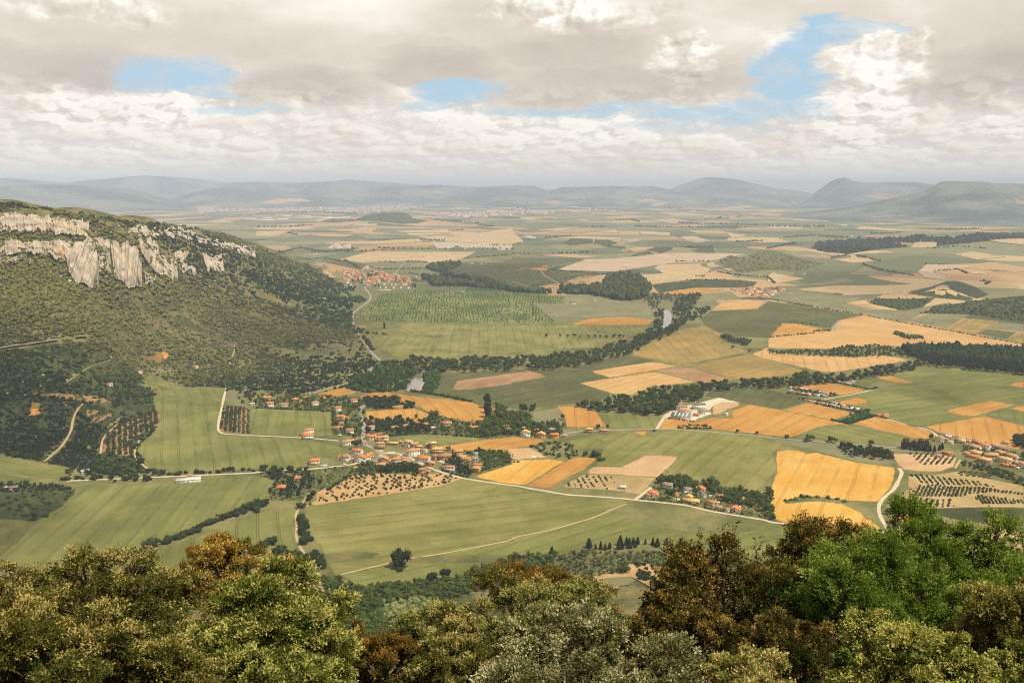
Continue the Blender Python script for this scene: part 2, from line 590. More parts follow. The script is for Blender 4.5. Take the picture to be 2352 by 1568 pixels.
M['Z'] = crop('dark_scrub_ground', C(58, 68, 36), C(92, 96, 54), 0, 0, .02)
M['X'] = crop('gravel_yard', C(222, 206, 178), C(236, 224, 200), 0, 0, .05)
M['P'] = crop('poplar_nursery_ground', C(98, 112, 58), C(146, 148, 84), 0, 0, .006, 1.2)
M['N'] = crop('garden_lawn', C(86, 96, 54), C(140, 132, 86), 0, 0, .05)
M['road'] = plain('pale_gravel', C(226, 208, 176), .12, .3)
M['tar'] = plain('grey_asphalt', C(176, 166, 148), .12, .3)
M['track'] = plain('earth_track', C(210, 182, 136), .15, .3)


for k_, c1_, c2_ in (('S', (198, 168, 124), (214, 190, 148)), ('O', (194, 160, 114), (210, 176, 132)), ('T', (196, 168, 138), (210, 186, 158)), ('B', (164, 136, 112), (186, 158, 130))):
    M[k_ + 'f'] = crop('haze_tinted_crop_' + k_.lower(), C(*c1_), C(*c2_))  # distance haze put into the colour: paler tints of the same crops


def ground_material():
    m, n, bs, _ = nmat('valley_ground')
    pos = n.new('ShaderNodeNewGeometry').outputs['Position']
    S = n.sep(pos)
    D = n.v('LENGTH', n.v('MULTIPLY', pos, (1, 1, 0)))
    hill = n.new('ShaderNodeAttribute', attribute_name='hill').outputs['Fac']
    w = n.v('SUBTRACT', n.noise(pos, .0016, 3, .5, 0, 1), (.5, .5, .5))
    p2 = n.v('ADD', n.v('MULTIPLY', pos, (.0024, .0024, 0)), n.v('MULTIPLY', w, (1.1, 1.1, 0)))
    vo = n.new('ShaderNodeTexVoronoi', voronoi_dimensions='2D', feature='F1')
    n.put(vo.inputs['Vector'], p2)
    n.put(vo.inputs['Scale'], 1.0)
    n.put(vo.inputs['Randomness'], 1.0)
    r = n.sep(vo.outputs['Color'])[0]
    cr = n.new('ShaderNodeValToRGB')
    cr.color_ramp.interpolation = 'CONSTANT'
    pal = [(0, C(130, 128, 92)), (.16, C(150, 146, 104)), (.30, C(112, 118, 82)), (.42, C(198, 164, 116)), (.54, C(142, 140, 100)),
           (.66, C(208, 180, 134)), (.74, C(120, 124, 84)), (.84, C(190, 152, 112)), (.92, C(92, 100, 70))]
    e = cr.color_ramp.elements
    e[0].position, e[0].color = 0, (*pal[0][1], 1)
    e[1].position, e[1].color = pal[1][0], (*pal[1][1], 1)
    for p_, c_ in pal[2:]:
        x = e.new(p_)
        x.color = (*c_, 1)
    n.put(cr.inputs[0], r)
    cells = cr.outputs[0]
    # scattered woods and hedgerows far out
    wd = n.ramp(n.noise(n.v('MULTIPLY', pos, (1, 1.6, 0)), .0011, 5, .6), .60, .64)
    cells = n.mix(n.m('MULTIPLY', wd, .9), cells, C(78, 88, 62))
    grass = n.mix(n.ramp(n.noise(pos, .012, 5, .65), .35, .65), C(104, 108, 62), C(150, 142, 92))
    base = n.mix(n.ramp(D, 2300, 2900), grass, cells)
    sc1 = n.noise(pos, .02, 6, .68)
    scrub = n.mix(n.ramp(sc1, .38, .62), C(88, 94, 52, .34), C(148, 136, 86, .34))
    scrub = n.mix(n.ramp(n.noise(pos, .05, 5, .7), .60, .72), scrub, C(170, 146, 104))
    base = n.mix(hill, base, scrub)
    fine = n.ramp(n.noise(pos, .15, 5, .7), .25, .75, .82, 1.18, False)
    n.put(bs.inputs['Base Color'], n.mix(1.0, base, n.xyz(fine, fine, fine), 'MULTIPLY'))
    bs.inputs['Roughness'].default_value = .95
    bs.inputs['Specular IOR Level'].default_value = .05
    return m


def build_ground():
    rr = [0.5]
    while rr[-1] < 70000:
        r = rr[-1]
        rr.append(r * (1.006 if 1150 < r < 5600 else 1.03 if r < 1150 else 1.02))
    rr = np.array(rr)
    az = np.linspace(R(-62), R(62), 760)
    A, Rr = np.meshgrid(az, rr)
    x, y = (np.sin(A) * Rr), (np.cos(A) * Rr)
    z = H(x.ravel(), y.ravel())
    V = np.stack([x.ravel(), y.ravel(), z], -1)
    na, nr = len(az), len(rr)
    i = np.arange((nr - 1) * na).reshape(nr - 1, na)[:, :-1].ravel()
    Fq = np.stack([i, i + 1, i + na + 1, i + na], -1)[:, ::-1]
    hillw = sm(z, 6, 16) * sm(V[:, 1], 1150, 1300) * (1 - sm(np.hypot(V[:, 0], V[:, 1]), 5500, 7500)) * (V[:, 0] < -120)
    hillw = np.maximum(hillw, (1 - sm(V[:, 1], 850, 960)))
    me = mk('ground', V, [Fq], [ground_material()], smooth=True, attrs={'hill': ('POINT', 'FLOAT', hillw)})
    tag(link('ground', me), 'broad farmed valley floor rising to a scrubby limestone hillside', 'ground', kind='structure')


build_ground()


def lift(D, layer):
    # a few centimetres on the smooth plain, more where far ground is coarser
    return 0.04 + layer * 0.03 + sm(D, 2200, 4500) * (D * 2.2e-4 + layer * D * 4e-5)


def sheet(name, path, mat, label, layer=1, row=None, hilly=0.0, cat='field'):
    uv = P(path) if isinstance(path, str) else path
    uv = dens(uv, True, 12)
    w = unproject(uv)[:, :2]
    c = w.mean(0)
    D = float(np.hypot(*c))
    s = min(max(D * .011, 9), 90)
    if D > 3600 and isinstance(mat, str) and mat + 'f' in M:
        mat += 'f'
    q = w - c
    keep = [0]
    for i in range(1, len(q)):
        if np.hypot(*(q[i] - q[keep[-1]])) > s * .2:
            keep.append(i)
    q = q[keep]
    mn, mx = q.min(0), q.max(0)
    while (mx - mn).prod() / s / s > 6000:
        s *= 1.3
    gx, gy = np.meshgrid(np.arange(mn[0], mx[0], s), np.arange(mn[1], mx[1], s))
    g = np.stack([gx.ravel(), gy.ravel()], -1) + rng.normal(0, s * .04, (gx.size, 2))
    g = g[inside(g, q)]
    allp = np.concatenate([q, g]) if len(g) else q
    vs, _, fs, *_ = delaunay_2d_cdt([Vector(p) for p in allp.tolist()], [], [list(range(len(q)))], 1, 1e-4)
    if not fs:
        return None
    vv = np.array([(p[0], p[1]) for p in vs])
    X = vv + c
    z = H(X[:, 0], X[:, 1])
    z = z + lift(np.hypot(X[:, 0], X[:, 1]), layer) + hilly + .8 * sm(z, 12, 50)
    tri = np.array([f for f in fs if len(f) == 3], np.int32)
    a, b, d_ = vv[tri[:, 0]], vv[tri[:, 1]], vv[tri[:, 2]]
    fl = ((b[:, 0] - a[:, 0]) * (d_[:, 1] - a[:, 1]) - (b[:, 1] - a[:, 1]) * (d_[:, 0] - a[:, 0])) < 0
    tri[fl] = tri[fl][:, ::-1]
    if row is None:
        e = np.roll(q, -6, 0) - q
        k = np.argmax(np.hypot(e[:, 0], e[:, 1]))
        dr = e[k]
    else:
        r2 = unproject(P(row) if isinstance(row, str) else row)[:, :2]
        dr = r2[1] - r2[0]
    dr = dr / max(1e-6, np.hypot(*dr))
    rc = np.stack([vv[:, 0] * dr[1] - vv[:, 1] * dr[0], vv @ dr, np.zeros(len(vv))], -1)
    rim = (np.arange(len(vv)) < len(q)).astype(float)
    V = np.stack([vv[:, 0], vv[:, 1], z], -1)
    me = mk(name, V, [tri], [M[mat] if isinstance(mat, str) else mat], smooth=True, attrs={'rc': ('POINT', 'FLOAT_VECTOR', rc), 'rim': ('POINT', 'FLOAT', rim)})
    o = link(name, me, loc=(c[0], c[1], 0))
    return tag(o, label, cat, kind='structure')


def ribbon(name, path, width, mat, label, layer=3, hilly=0.0, cat='road'):
    uv = P(path) if isinstance(path, str) else path
    w = unproject(dens(uv, False, 6))[:, :2]
    for _ in range(3):
        w[1:-1] = .25 * w[:-2] + .5 * w[1:-1] + .25 * w[2:]
    t = np.gradient(w, axis=0)
    t /= np.maximum(1e-6, np.hypot(t[:, 0], t[:, 1]))[:, None]
    nrm = np.stack([-t[:, 1], t[:, 0]], -1)
    wd = width * (1 + .12 * np.sin(np.arange(len(w)) * .9)) / 2
    rows = [w + nrm * (wd * k)[:, None] for k in (1, 0, -1)]
    X = np.concatenate(rows)
    z = H(X[:, 0], X[:, 1])
    z = z + lift(np.hypot(X[:, 0], X[:, 1]), layer) + hilly + .8 * sm(z, 12, 50)
    n = len(w)
    z3 = z.reshape(3, n).max(0)
    z = np.concatenate([z3, z3, z3])
    i = np.arange(n - 1)
    f = np.concatenate([np.stack([i + n, i + n + 1, i + 1, i], -1), np.stack([i + 2 * n, i + 2 * n + 1, i + n + 1, i + n], -1)])
    c = X.mean(0)
    V = np.stack([X[:, 0] - c[0], X[:, 1] - c[1], z], -1)
    return tag(link(name, mk(name, V, [f], [M[mat]], smooth=True), loc=(c[0], c[1], 0)), label, cat, kind='structure')


FIELDS = '''
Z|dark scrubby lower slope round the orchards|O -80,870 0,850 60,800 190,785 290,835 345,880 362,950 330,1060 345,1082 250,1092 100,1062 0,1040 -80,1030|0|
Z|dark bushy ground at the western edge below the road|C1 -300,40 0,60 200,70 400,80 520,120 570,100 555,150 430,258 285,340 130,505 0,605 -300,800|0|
U|brown grass at the western edge|C1 -300,330 0,330 180,340 280,345 130,500 0,600 -300,780|1|
G|the broad green field west of the village|B1 1370,630 1500,640 1990,695 1945,950 1970,975 2294,998 B2 370,1015 560,1050 840,1110 740,1150 730,1180 490,1195 470,1260 300,1285 0,1290 B1 2150,1300 1700,1330 1370,1290 1270,1180 1230,1130 1260,1060 1360,985 1440,850 1420,790 1370,720|1|B1 1510,650 1510,1200
G|a green field tucked under the olive gardens|B1 1320,445 1470,480 1530,530 1700,560 1860,555 2025,560 1995,690 1700,655 1400,620 1400,590 1220,530|1|
E|a small green plot right of the farm lane|B1 2040,580 2180,590 2150,720 2010,715|1|
Q|earth under the square orchard by the lane|B1 2005,730 2240,745 2230,975 1975,960|2|B1 2010,730 1980,960
G|the green field between lane and gardens|B2 0,745 200,752 370,757 500,770 690,780 688,920 685,990 580,995 0,985 B1 2235,980 2245,745|1|B2 200,760 170,980
Q|sunny orchard earth beside the broad field|B1 1050,890 1340,780 1440,800 1420,890 1280,1000 1200,1060 1190,1180 910,1160 920,1010|1|
Q|orchard earth above the winding track|B1 780,745 930,765 1120,820 1030,900 960,920 750,830|1|
Q|reddish orchard terrace on the lower slope|B1 190,600 490,610 880,640 1010,690 960,720 700,680 560,660 400,640|1|
G|green strip at the foot of the dark slope|B1 -400,1040 0,1150 200,1190 420,1240 590,1265 600,1300 590,1370 200,1370 0,1330 -400,1290|1|B1 0,1190 500,1300
W|small orange plot in the dark scrub|B1 290,690 365,705 345,755 370,800 355,820 255,815|2|
W|bright orange clearing among hillside bushes|B1 1240,290 1310,270 1370,275 1385,240 1505,240 1510,290 1470,330 1410,345 1330,320|2|
G|the sloping green field nearest the viewpoint on the west|C1 570,95 760,55 980,75 1200,60 1320,40 1400,75 1520,60 1620,20 1932,8 C2 100,20 165,60 150,130 20,210 C1 1930,205 1850,250 1700,330 1560,390 1480,400 1300,480 1210,510 1150,500 1060,600 850,720 700,840 450,860 250,830 0,790 -500,900 -500,760 0,610 130,510 290,345 430,260 560,150|1|C1 760,60 80,640
G|green field below the line of dark bushes|C1 1932,285 1600,420 1250,540 1100,640 1000,800 1400,900 C2 0,700 290,640 330,570 290,500 280,430 285,330 315,245 100,262|1|C2 180,290 190,470
G|small green corner field by the track|C2 220,650 370,680 430,720 440,770 300,800 200,750|1|
L|the great pale green field in the middle|C2 360,240 700,190 1050,140 1400,80 1570,25 1932,80 C3 0,85 200,130 500,165 700,175 920,190 800,235 600,320 300,410 0,480 C2 1932,490 1500,580 1200,625 1030,660 700,740 600,760 530,640 480,520 410,480 390,370 375,300|1|C2 480,470 1900,300
G|green field under the straight farm track|C2 640,755 1030,668 1200,630 1932,495 C3 0,475 300,405 600,320 800,235 930,195 1200,205 1500,260 1932,350 C4 0,350 150,380 400,480 400,640 0,640 C3 1932,640 1250,540 1180,520 570,530 480,560 330,590 100,620 0,630 C2 1850,660 1700,700 1500,770 1290,810 1000,830 780,840|1|C3 0,540 700,330
R|sandy earth under the young tree rows|C2 360,240 700,190 1050,140 1400,80 1570,25 B2 1850,1370 1750,1345 1650,1310 1600,1330 1450,1335 1050,1330 850,1340 540,1500 C2 450,140 460,185|2|
Y|striped golden field below the village|B2 1930,1355 2110,1305 2294,1240 B3 0,1210 320,1200 470,1220 110,1435 0,1420 B2 2294,1430 2150,1400|1|B3 320,1210 60,1420
O|golden field rising beside the tan plot|B3 480,1220 560,1180 770,1185 640,1300 540,1340 340,1465 130,1440|1|B3 480,1220 130,1440
T|pinkish bare field with a scalloped edge|B3 740,1265 980,1270 1080,1220 1200,1165 1300,1160 1500,1180 1310,1365 1000,1345 640,1330 680,1300|1|
V|pale young vineyard at the crossroads|B3 640,1335 1000,1345 1310,1370 1260,1400 1160,1520 900,1480 440,1450|2|B3 1000,1345 880,1480
L|the rolling green field under the hall road|B3 470,1040 1000,950 1250,960 1500,940 1800,940 2294,1005 B4 160,1040 100,1090 50,1130 80,1280 20,1430 0,1480 B3 2250,1520 2000,1450 1750,1440 1550,1380 1330,1380 1500,1180 1200,1160 1080,1210 980,1260 760,1265 770,1190 830,1110 660,1100|1|B3 1250,960 950,1150
Y|the bright yellow field by the white lane|B4 80,1130 180,1115 330,1130 345,1155 430,1140 800,1230 1130,1275 1140,1300 1110,1440 1030,1530 C4 820,200 600,190 280,150 140,195 130,210 370,195 560,215 700,280 860,410 700,415 400,385 200,365 60,345 40,330 20,200 15,100 B4 20,1480 80,1300 70,1200|1|B4 530,1190 430,1400
O|tilted orange field in front of the oak grove|B3 400,730 540,725 660,750 750,775 850,905 700,915 490,915 470,830 440,780|1|
G|green field left of the hall drive|B3 760,775 900,775 1330,840 1320,900 1280,930 900,920 850,905|1|B3 900,780 960,920
E|pale meadow with planted saplings|B3 180,780 400,740 440,800 460,900 330,905 180,850|1|
O|ripe orange field round the farm halls|B3 1340,840 1450,840 1640,870 1800,830 1980,835 1960,770 2130,710 2294,740 B4 0,740 130,765 580,855 700,885 460,910 330,960 200,1005 0,985 B3 2294,985 1780,930 1490,930 1330,930|1|
O|orange field along the long garden strip|B4 130,760 370,695 780,790 570,850|1|
D|dark green field behind the halls|B4 0,575 320,640 340,690 120,755 0,740 B3 2294,735 2120,710 1870,650 1720,640 1780,590 2050,560 2294,565|1|
O|orange field between two garden strips|B4 200,545 530,515 900,580 640,635 420,590|1|
G|the large ribbed green field of the east|B4 500,670 740,630 990,565 1150,530 1310,515 930,460 1100,440 1400,375 1700,380 2000,430 2294,460 2294,700 1930,815 1400,905 1290,900 1070,830 830,740 600,685|1|B4 1000,640 2200,480
O|small orange strip under the wood|B4 930,460 1100,455 1310,515 1190,530|2|
O|small orange square by the gardens|B4 585,690 790,650 945,685 745,720|2|
O|orange lozenge in the ribbed green field|B4 1560,770 1990,675 2220,715 1810,825|2|
O|orange wedge at the picture's eastern edge|B4 2140,535 2294,495 2294,565|2|
O|orange corner east of the ribbed field|B4 2175,750 2294,710 2294,780|2|
O|wide orange field behind the tan village|B4 1400,910 1930,810 2294,905 2294,1130 2250,1110 2000,1080 1800,1010 1640,990 1520,960|1|
G|green field behind the wide orange one|B4 1950,805 2170,750 2294,780 2294,890|1|
O|orange field beside the single barn|B4 750,880 960,820 1080,845 1200,880 1330,915 1440,945 1500,985 1510,1010 1430,1020 1300,1010 1000,940|1|
G|green field above the tree lined road|B4 200,1005 330,960 460,910 700,890 1000,950 1380,1020 1190,1095 900,1075 500,1045|1|B4 500,910 1100,1060
E|rough verge between road and yellow field|B4 0,1015 500,1052 1190,1105 1480,1140 1100,1142 1160,1270 800,1222 430,1130 350,1105 200,1078 100,1090|1|
T|tan vineyard plot beside the tan village|B4 1100,1145 1230,1150 1540,1160 1690,1185 1660,1270 1540,1310 1400,1315 1200,1290 1170,1260|1|
V|terraced vineyard slope right of the white lane|B4 1260,1350 1500,1340 1700,1300 2294,1440 C4 1932,0 1932,240 1200,245 930,230 860,260 1060,100 1050,40|1|B4 1300,1360 1450,1440
U|grass between vineyards and tan village|B4 1500,1335 1560,1310 1670,1285 1740,1210 1900,1250 2294,1350 2294,1440 2000,1380 1700,1310|2|
Z|dark rough slope below the vineyards|C4 1110,258 1600,240 1932,248 1932,440 1600,360 1400,330|1|
T|pinkish dotted slope at the eastern edge|C4 1640,370 1932,440 1932,690 1800,620 1660,560|1|
O|orange field at the foot of the valley road|B2 490,625 790,560 920,600 650,655|1|
O|the long curved orange field above the village|B2 920,640 1080,590 1180,600 1460,640 1930,690 2050,740 2065,870 1850,860 1600,800 1450,730 1300,700 1000,655|1|
O|orange field inside the village gardens|B2 980,770 1430,745 1560,800 1450,890 1260,850 975,860|1|
G|green field behind the stone houses|B2 1200,1000 1700,970 2090,1015 1650,1075 1480,1050 1280,1040|1|
O|tan orange field east of the stone houses|B2 1640,1080 2294,1000 B3 0,995 340,1040 130,1090 0,1110 B2 2294,1110 2200,1125 1950,1125 1680,1115|1|
T|bare building plot with a white tunnel|B3 -40,1110 150,1095 320,1180 0,1210 -70,1140|2|
D|dark green field south of the river wood|B2 1600,600 1650,440 2294,395 B3 0,390 210,410 470,390 700,410 880,470 600,520 880,610 780,690 480,710 60,750 0,745 B2 2100,700 1950,690|1|B2 2100,690 B3 700,500
B|long brown ploughed strip in the green field|B2 1750,580 1800,500 2294,430 B3 0,430 160,410 340,460 0,515 B2 2294,525 1900,580|2|
S|orange lozenge south of the river|B3 690,415 1280,325 1480,370 880,470|1|
S|pale straw field above the oak grove|B3 600,520 1270,415 1650,510 1250,550 1060,630 890,610|1|
B|dark brown ploughed wedge|B3 1290,405 1560,370 2010,490 1680,520|1|
D|dark green wedge along the river wood|B3 520,385 1020,260 1480,370 1280,325 700,410|1|
K|large gold and olive field beside the river|B3 1040,250 1440,50 1720,5 1890,80 1880,160 2130,240 1500,365 1250,300|1|
K|olive field above the oak grove|B3 1570,370 2110,260 2294,300 B4 330,410 0,470 B3 2294,470 2010,490|1|
S|straw field with a pointed eastern tip|B4 0,230 250,265 800,285 1000,270 1310,310 740,400 540,430 0,310 B3 2294,310 2140,260 2294,200|1|
S|the great straw field with a green island|A4 0,1450 150,1430 560,1400 650,1300 880,1260 1250,1330 1600,1390 2294,1520 2294,1560 B4 2294,200 1900,185 1180,190 980,185 620,200 540,215 0,205 0,140|1|A4 700,1300 2000,1500
O|orange field with a hedge along its top|A4 20,1450 120,1325 250,1330 440,1370 560,1390 400,1415|2|
D|large dark rolling field east of the river|A3 1690,1290 1780,1220 2200,1200 2294,1130 A4 0,1130 380,1180 850,1255 630,1300 560,1370 200,1330 30,1440 A3 2294,1460 1900,1440 1740,1350|1|A4 0,1200 700,1260
E|light green field under the hill hamlet|A4 0,1040 400,1060 700,1110 900,1090 690,1150 900,1190 1100,1240 1250,1320 880,1250 400,1175 40,1115|1|
S|long straw field right of the hill hamlet|A4 240,1025 600,990 1000,990 1500,970 1480,1000 1180,1060 700,1080 560,1060|1|
T|small pink bare plot|A4 680,1145 880,1120 915,1150 890,1170|2|
E|curving grey green field|A4 920,1200 1220,1215 1640,1140 1370,1240 1260,1310 1000,1260|1|
Z|dark brush covered bank|A4 910,1150 960,1105 1250,1110 1500,1100 1370,1190 1220,1215|1|
E|grey green square field|A4 1260,1310 1460,1240 1810,1250 1590,1370|1|
K|olive gold square field|A4 1590,1380 1800,1285 2080,1310 1860,1425|1|
D|dark green square field|A4 1870,1420 1960,1380 2230,1410 2130,1470|1|
K|olive gold field at the eastern edge|A4 2130,1465 2294,1410 2294,1510|1|
E|grey green field at the eastern edge|A4 1960,1375 2090,1315 2294,1340 2294,1400|1|
Z|dark scrub hillside at the eastern edge|A4 1370,1240 1500,1180 1900,1120 2294,1080 2294,1330 2080,1290 1820,1250 1460,1240|1|
Z|dark cone of the scrubby hillock|A4 1240,1060 1500,990 1600,950 1700,950 1850,1000 1980,1070 1800,1130 1500,1100|1|
T|striped bare scar on the hillock|A4 1490,1010 1560,985 1610,990 1640,1030 1520,1030|2|
T|pinkish hooked field|A4 1340,870 1420,800 1560,800 1780,810 1910,850 1790,830 1640,855 1480,870 1520,890 1600,910 1580,945 1400,920|1|
S|small straw crescent|A4 1780,870 1900,860 1990,890 1840,885|1|
S|irregular tan field among thickets|A4 580,760 740,740 760,715 790,730 800,745 900,745 960,775 760,790|1|
B|brown field under the forest ridge|A4 250,735 350,715 640,715 540,755|1|
S|straw field on the far eastern slope|A4 1660,710 1830,685 2130,735 1870,760|1|
Z|dark pine ridge across the east|A4 380,650 480,600 760,585 650,630 780,645 990,590 1200,565 1370,545 1600,570 1900,530 2294,525 2294,565 1950,595 1510,640 1520,600 1300,600 1110,600 1130,630 1280,645 960,670 700,710 520,690|2|
S|straw field notched into the pine ridge|A4 650,635 700,605 1000,580 800,640|3|
S|straw field under the pine ridge|A4 1270,655 1330,595 1520,605 1500,650|3|
S|far straw field at the eastern edge|A4 1960,590 2110,570 2294,570 2294,630 2100,610|3|
E|grey wedge field below a hedge|A4 720,895 860,825 1120,900|1|
E|grey field above the long straw one|A4 250,1000 700,920 780,960 500,990|1|
P|tall green poplar nursery below the far village|A2 880,1260 1000,1180 1100,1080 1200,1040 1450,1030 2294,1050 A3 0,1050 480,1085 460,1150 190,1150 330,1270 420,1330 0,1335 A2 2294,1335 1600,1325 1000,1310 890,1290|1|A2 1500,1050 1450,1300
E|patchy meadow round the lone farm|A3 190,1150 460,1150 500,1080 960,1090 1150,1170 1250,1200 1270,1260 900,1270 700,1280 330,1270|1|
O|orange strip ending at the river trees|A3 710,1285 880,1275 1000,1270 1270,1300 1220,1345 800,1345 500,1340|2|
L|green field right of the roadside house|A2 900,1310 1640,1330 1670,1370 1620,1445 940,1430|1|
L|striped green field left of the river wood|A2 950,1435 1620,1450 1560,1568 B2 1540,300 1280,300 930,90|1|A2 1400,1450 1300,1560
L|wide green field in the river bend|A2 1680,1370 1670,1330 2294,1335 A3 0,1340 1220,1350 1230,1380 1130,1430 B3 1000,130 700,190 300,240 0,250 B2 1560,300 1680,60|1|
D|dark green field round the tan barns|A3 0,740 600,745 650,760 300,840 870,880 470,960 200,1000 0,1000 A2 2294,1000 2100,950 1850,940 1650,880 1700,860 1880,780 2294,760|1|
T|wide pinkish field beyond the dark wood|A3 650,760 930,750 1400,700 1850,700 2100,710 1750,780 1450,790 900,870 400,850|1|
S|pale yellow field beside the dark wood|A3 1150,895 1260,890 1350,880 1270,830 1330,805 1700,795 1780,840 1750,880 1680,930 1250,980|1|
S|small pale field on the shoulder of a hill|A3 1730,800 1850,770 1880,820 1760,835|1|
O|half moon orange field|A3 1700,940 1730,880 1880,850 2060,940|1|
S|curving straw terraces below the scrubby hill|A3 1840,830 1950,830 2050,890 2294,900 A4 0,850 100,890 340,930 150,965 0,960 A3 2294,915 2020,890|1|
O|orange field behind the dark wood|A3 480,960 600,910 860,895 820,960 740,990|1|
S|thin straw strip before the dark wood|A3 230,1000 430,985 420,1020|1|
O|orange strip above the river thicket|A3 1330,1065 1480,1030 1650,1015 1900,1030 1700,1060 1500,1070|1|
E|green slope below the hill hamlet|A3 1700,1070 1950,1040 2040,1100 1770,1150 1620,1190|1|
S|rounded straw field below the hill hamlet|A3 1770,1215 1870,1150 2100,1115 2270,1130 2200,1200|1|
S|large straw field beyond the far village|A2 740,760 1000,690 1450,690 1970,690 1830,770 1540,790 1370,770 950,790|1|A2 1000,740 1900,740
B|brown field beyond the far village|A2 1860,790 2294,760 2250,785 1880,820|1|
E|grey field left of the far straw field|A2 250,720 520,700 800,705 500,750|1|
D|dark field behind the far village|A2 600,780 750,770 990,800 940,850|1|
B|red brown field behind the far village|A2 470,800 560,780 620,830|1|
S|long straw band|A2 560,620 740,600 1100,595 1450,570 1500,600 1100,620|1|
S|wide straw band|A2 1690,560 2294,480 A3 30,520 110,600 0,618 A2 2294,622 1690,600|1|
S|straw band at the ridge end|A2 0,505 320,500 170,550 0,550|1|
O|orange band behind a copse|A2 480,535 920,530 800,555 600,555|1|
S|pale stripes under the table hill|A2 820,450 1010,420 1000,440 1095,435 1080,455|1|
S|straw ribbon in front of the table hill|A2 1230,500 1770,490 1740,520 1350,520|1|
S|straw band behind the white works|A3 170,490 640,470 400,505|1|
S|straw crescent behind a green hillock|A3 410,570 600,550 980,565 1000,585 750,575|1|
S|straw patch|A3 740,510 920,490 970,520|1|
S|straw strip right of a hillock|A3 1130,505 1410,515 1420,545 1150,530|1|
T|pink wedge|A3 1500,560 1600,540 1790,590 1640,620|1|
O|orange sliver before the long poplars|A3 1250,405 1500,395 1610,415 1450,440|1|
S|straw lens|A3 1920,520 2120,540 1980,570|1|
O|orange band by the small dark hill|A3 840,685 1040,660 1100,690|1|
O|orange band before the dark fields|A3 220,720 500,710 810,730 600,745|1|
Z|dark wooded flank|A3 1060,730 1200,670 1300,645 1450,650 1430,670 1330,700 1150,720|2|
Z|dark wooded hillock top|A3 1550,650 1680,632 1800,650 1830,705 1650,690|2|
Z|dark hillock side|A3 450,610 540,568 720,575 740,640 600,640|2|
Z|dark hillock crown|A3 740,580 880,585 950,610 900,625 800,645 740,640|2|
Z|small dark knoll|A3 805,670 880,635 1000,640 1035,660 920,685|2|
Z|wooded table hill|A2 890,410 980,360 1060,340 1180,345 1330,360 1410,390 1550,410 1450,435 1300,440 1200,430 1000,410|2|
Z|low wooded spur of the table hill|A2 580,415 680,392 880,395 890,412 700,425|2|
U|scrubby hill behind the straw terraces|A3 1850,760 1960,720 2040,745 2294,790 A4 0,840 300,850 500,800 350,760 150,700 0,670 A3 2294,670 2200,690 2140,790 2294,820 A4 0,845 A3 2050,880 1900,820|1|
Z|dark thicket bank|A3 1250,985 1680,935 2060,945 2200,960 2150,1010 1650,1010 1480,1030 1320,1060|1|
N|garden ground of the village|B2 0,690 500,610 700,640 930,640 980,760 975,860 1450,895 1560,800 2060,870 2294,760 B3 200,860 430,990 330,1000 0,990 B2 2080,1010 1700,965 1200,1000 960,1010 950,1000 690,985 690,780 370,755 0,740|0|
N|gardens below the village|B2 0,1310 480,1290 870,1250 1200,1250 1620,1300 1440,1335 1050,1330 850,1340 540,1500 480,1568 100,1568 190,1400 0,1345|0|
N|gardens east of the village|B2 1640,1290 1760,1120 1950,1130 2294,1140 B3 60,1230 B2 2294,1240 1930,1350 1850,1365|0|
N|gardens of the roadside hamlet|B3 1080,1560 1270,1440 1330,1375 1560,1380 1760,1440 2010,1455 2250,1520 2294,1568 C4 40,250 60,345 C3 1932,345 1500,262 1200,205 930,185|0|
X|pale gravel yard of the halls|V5 420,640 540,600 740,480 1000,380 1400,290 1870,170 2110,230 2352,290 2350,330 2100,330 1700,380 1640,480 1700,560 1400,660 1240,745 640,670 540,650|2|
T|bare plot behind the halls|V5 1700,380 1900,290 2352,300 2352,370 2060,450 1900,560 1800,610 1700,580|3|
T|tan yard of the eastern house|C4 930,300 1000,290 1110,310 1115,450 1000,420 930,390|2|
X|gravel apron of the eastern house|C4 990,410 1040,405 1115,450 1080,480 1010,450|3|
X|village square and lanes|V2 620,220 850,230 1000,330 1180,360 1400,380 1560,450 1800,560 2150,680 2352,760 2352,830 2000,690 1700,560 1500,480 1180,400 1080,520 1000,520 1080,420 850,280 620,240|3|
T|sandy yards among the stone houses|V2 840,600 1250,520 1560,470 1850,560 1900,650 1500,700 1250,680 1000,720|1|
T|paved court before the long house|V3 560,590 980,570 990,600 820,680 650,640|2|
E|lawn by the crossing road|B3 430,935 580,930 610,980 480,1005|1|
O|golden tip beside the crossing road|B3 1070,950 1260,945 1200,985 1150,985|2|
'''
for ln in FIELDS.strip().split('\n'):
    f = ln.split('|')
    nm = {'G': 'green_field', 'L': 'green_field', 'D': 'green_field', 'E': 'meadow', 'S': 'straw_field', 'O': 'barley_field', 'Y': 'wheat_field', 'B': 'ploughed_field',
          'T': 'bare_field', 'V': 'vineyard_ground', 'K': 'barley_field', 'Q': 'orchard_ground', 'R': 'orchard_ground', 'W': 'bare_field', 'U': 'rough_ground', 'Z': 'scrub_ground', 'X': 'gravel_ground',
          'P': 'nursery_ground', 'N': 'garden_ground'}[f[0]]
    sheet(nm, f[2], f[0], f[1], int(f[3]), f[4] if len(f) > 4 and f[4] else None, 0.5 if f[0] == 'W' else 0)

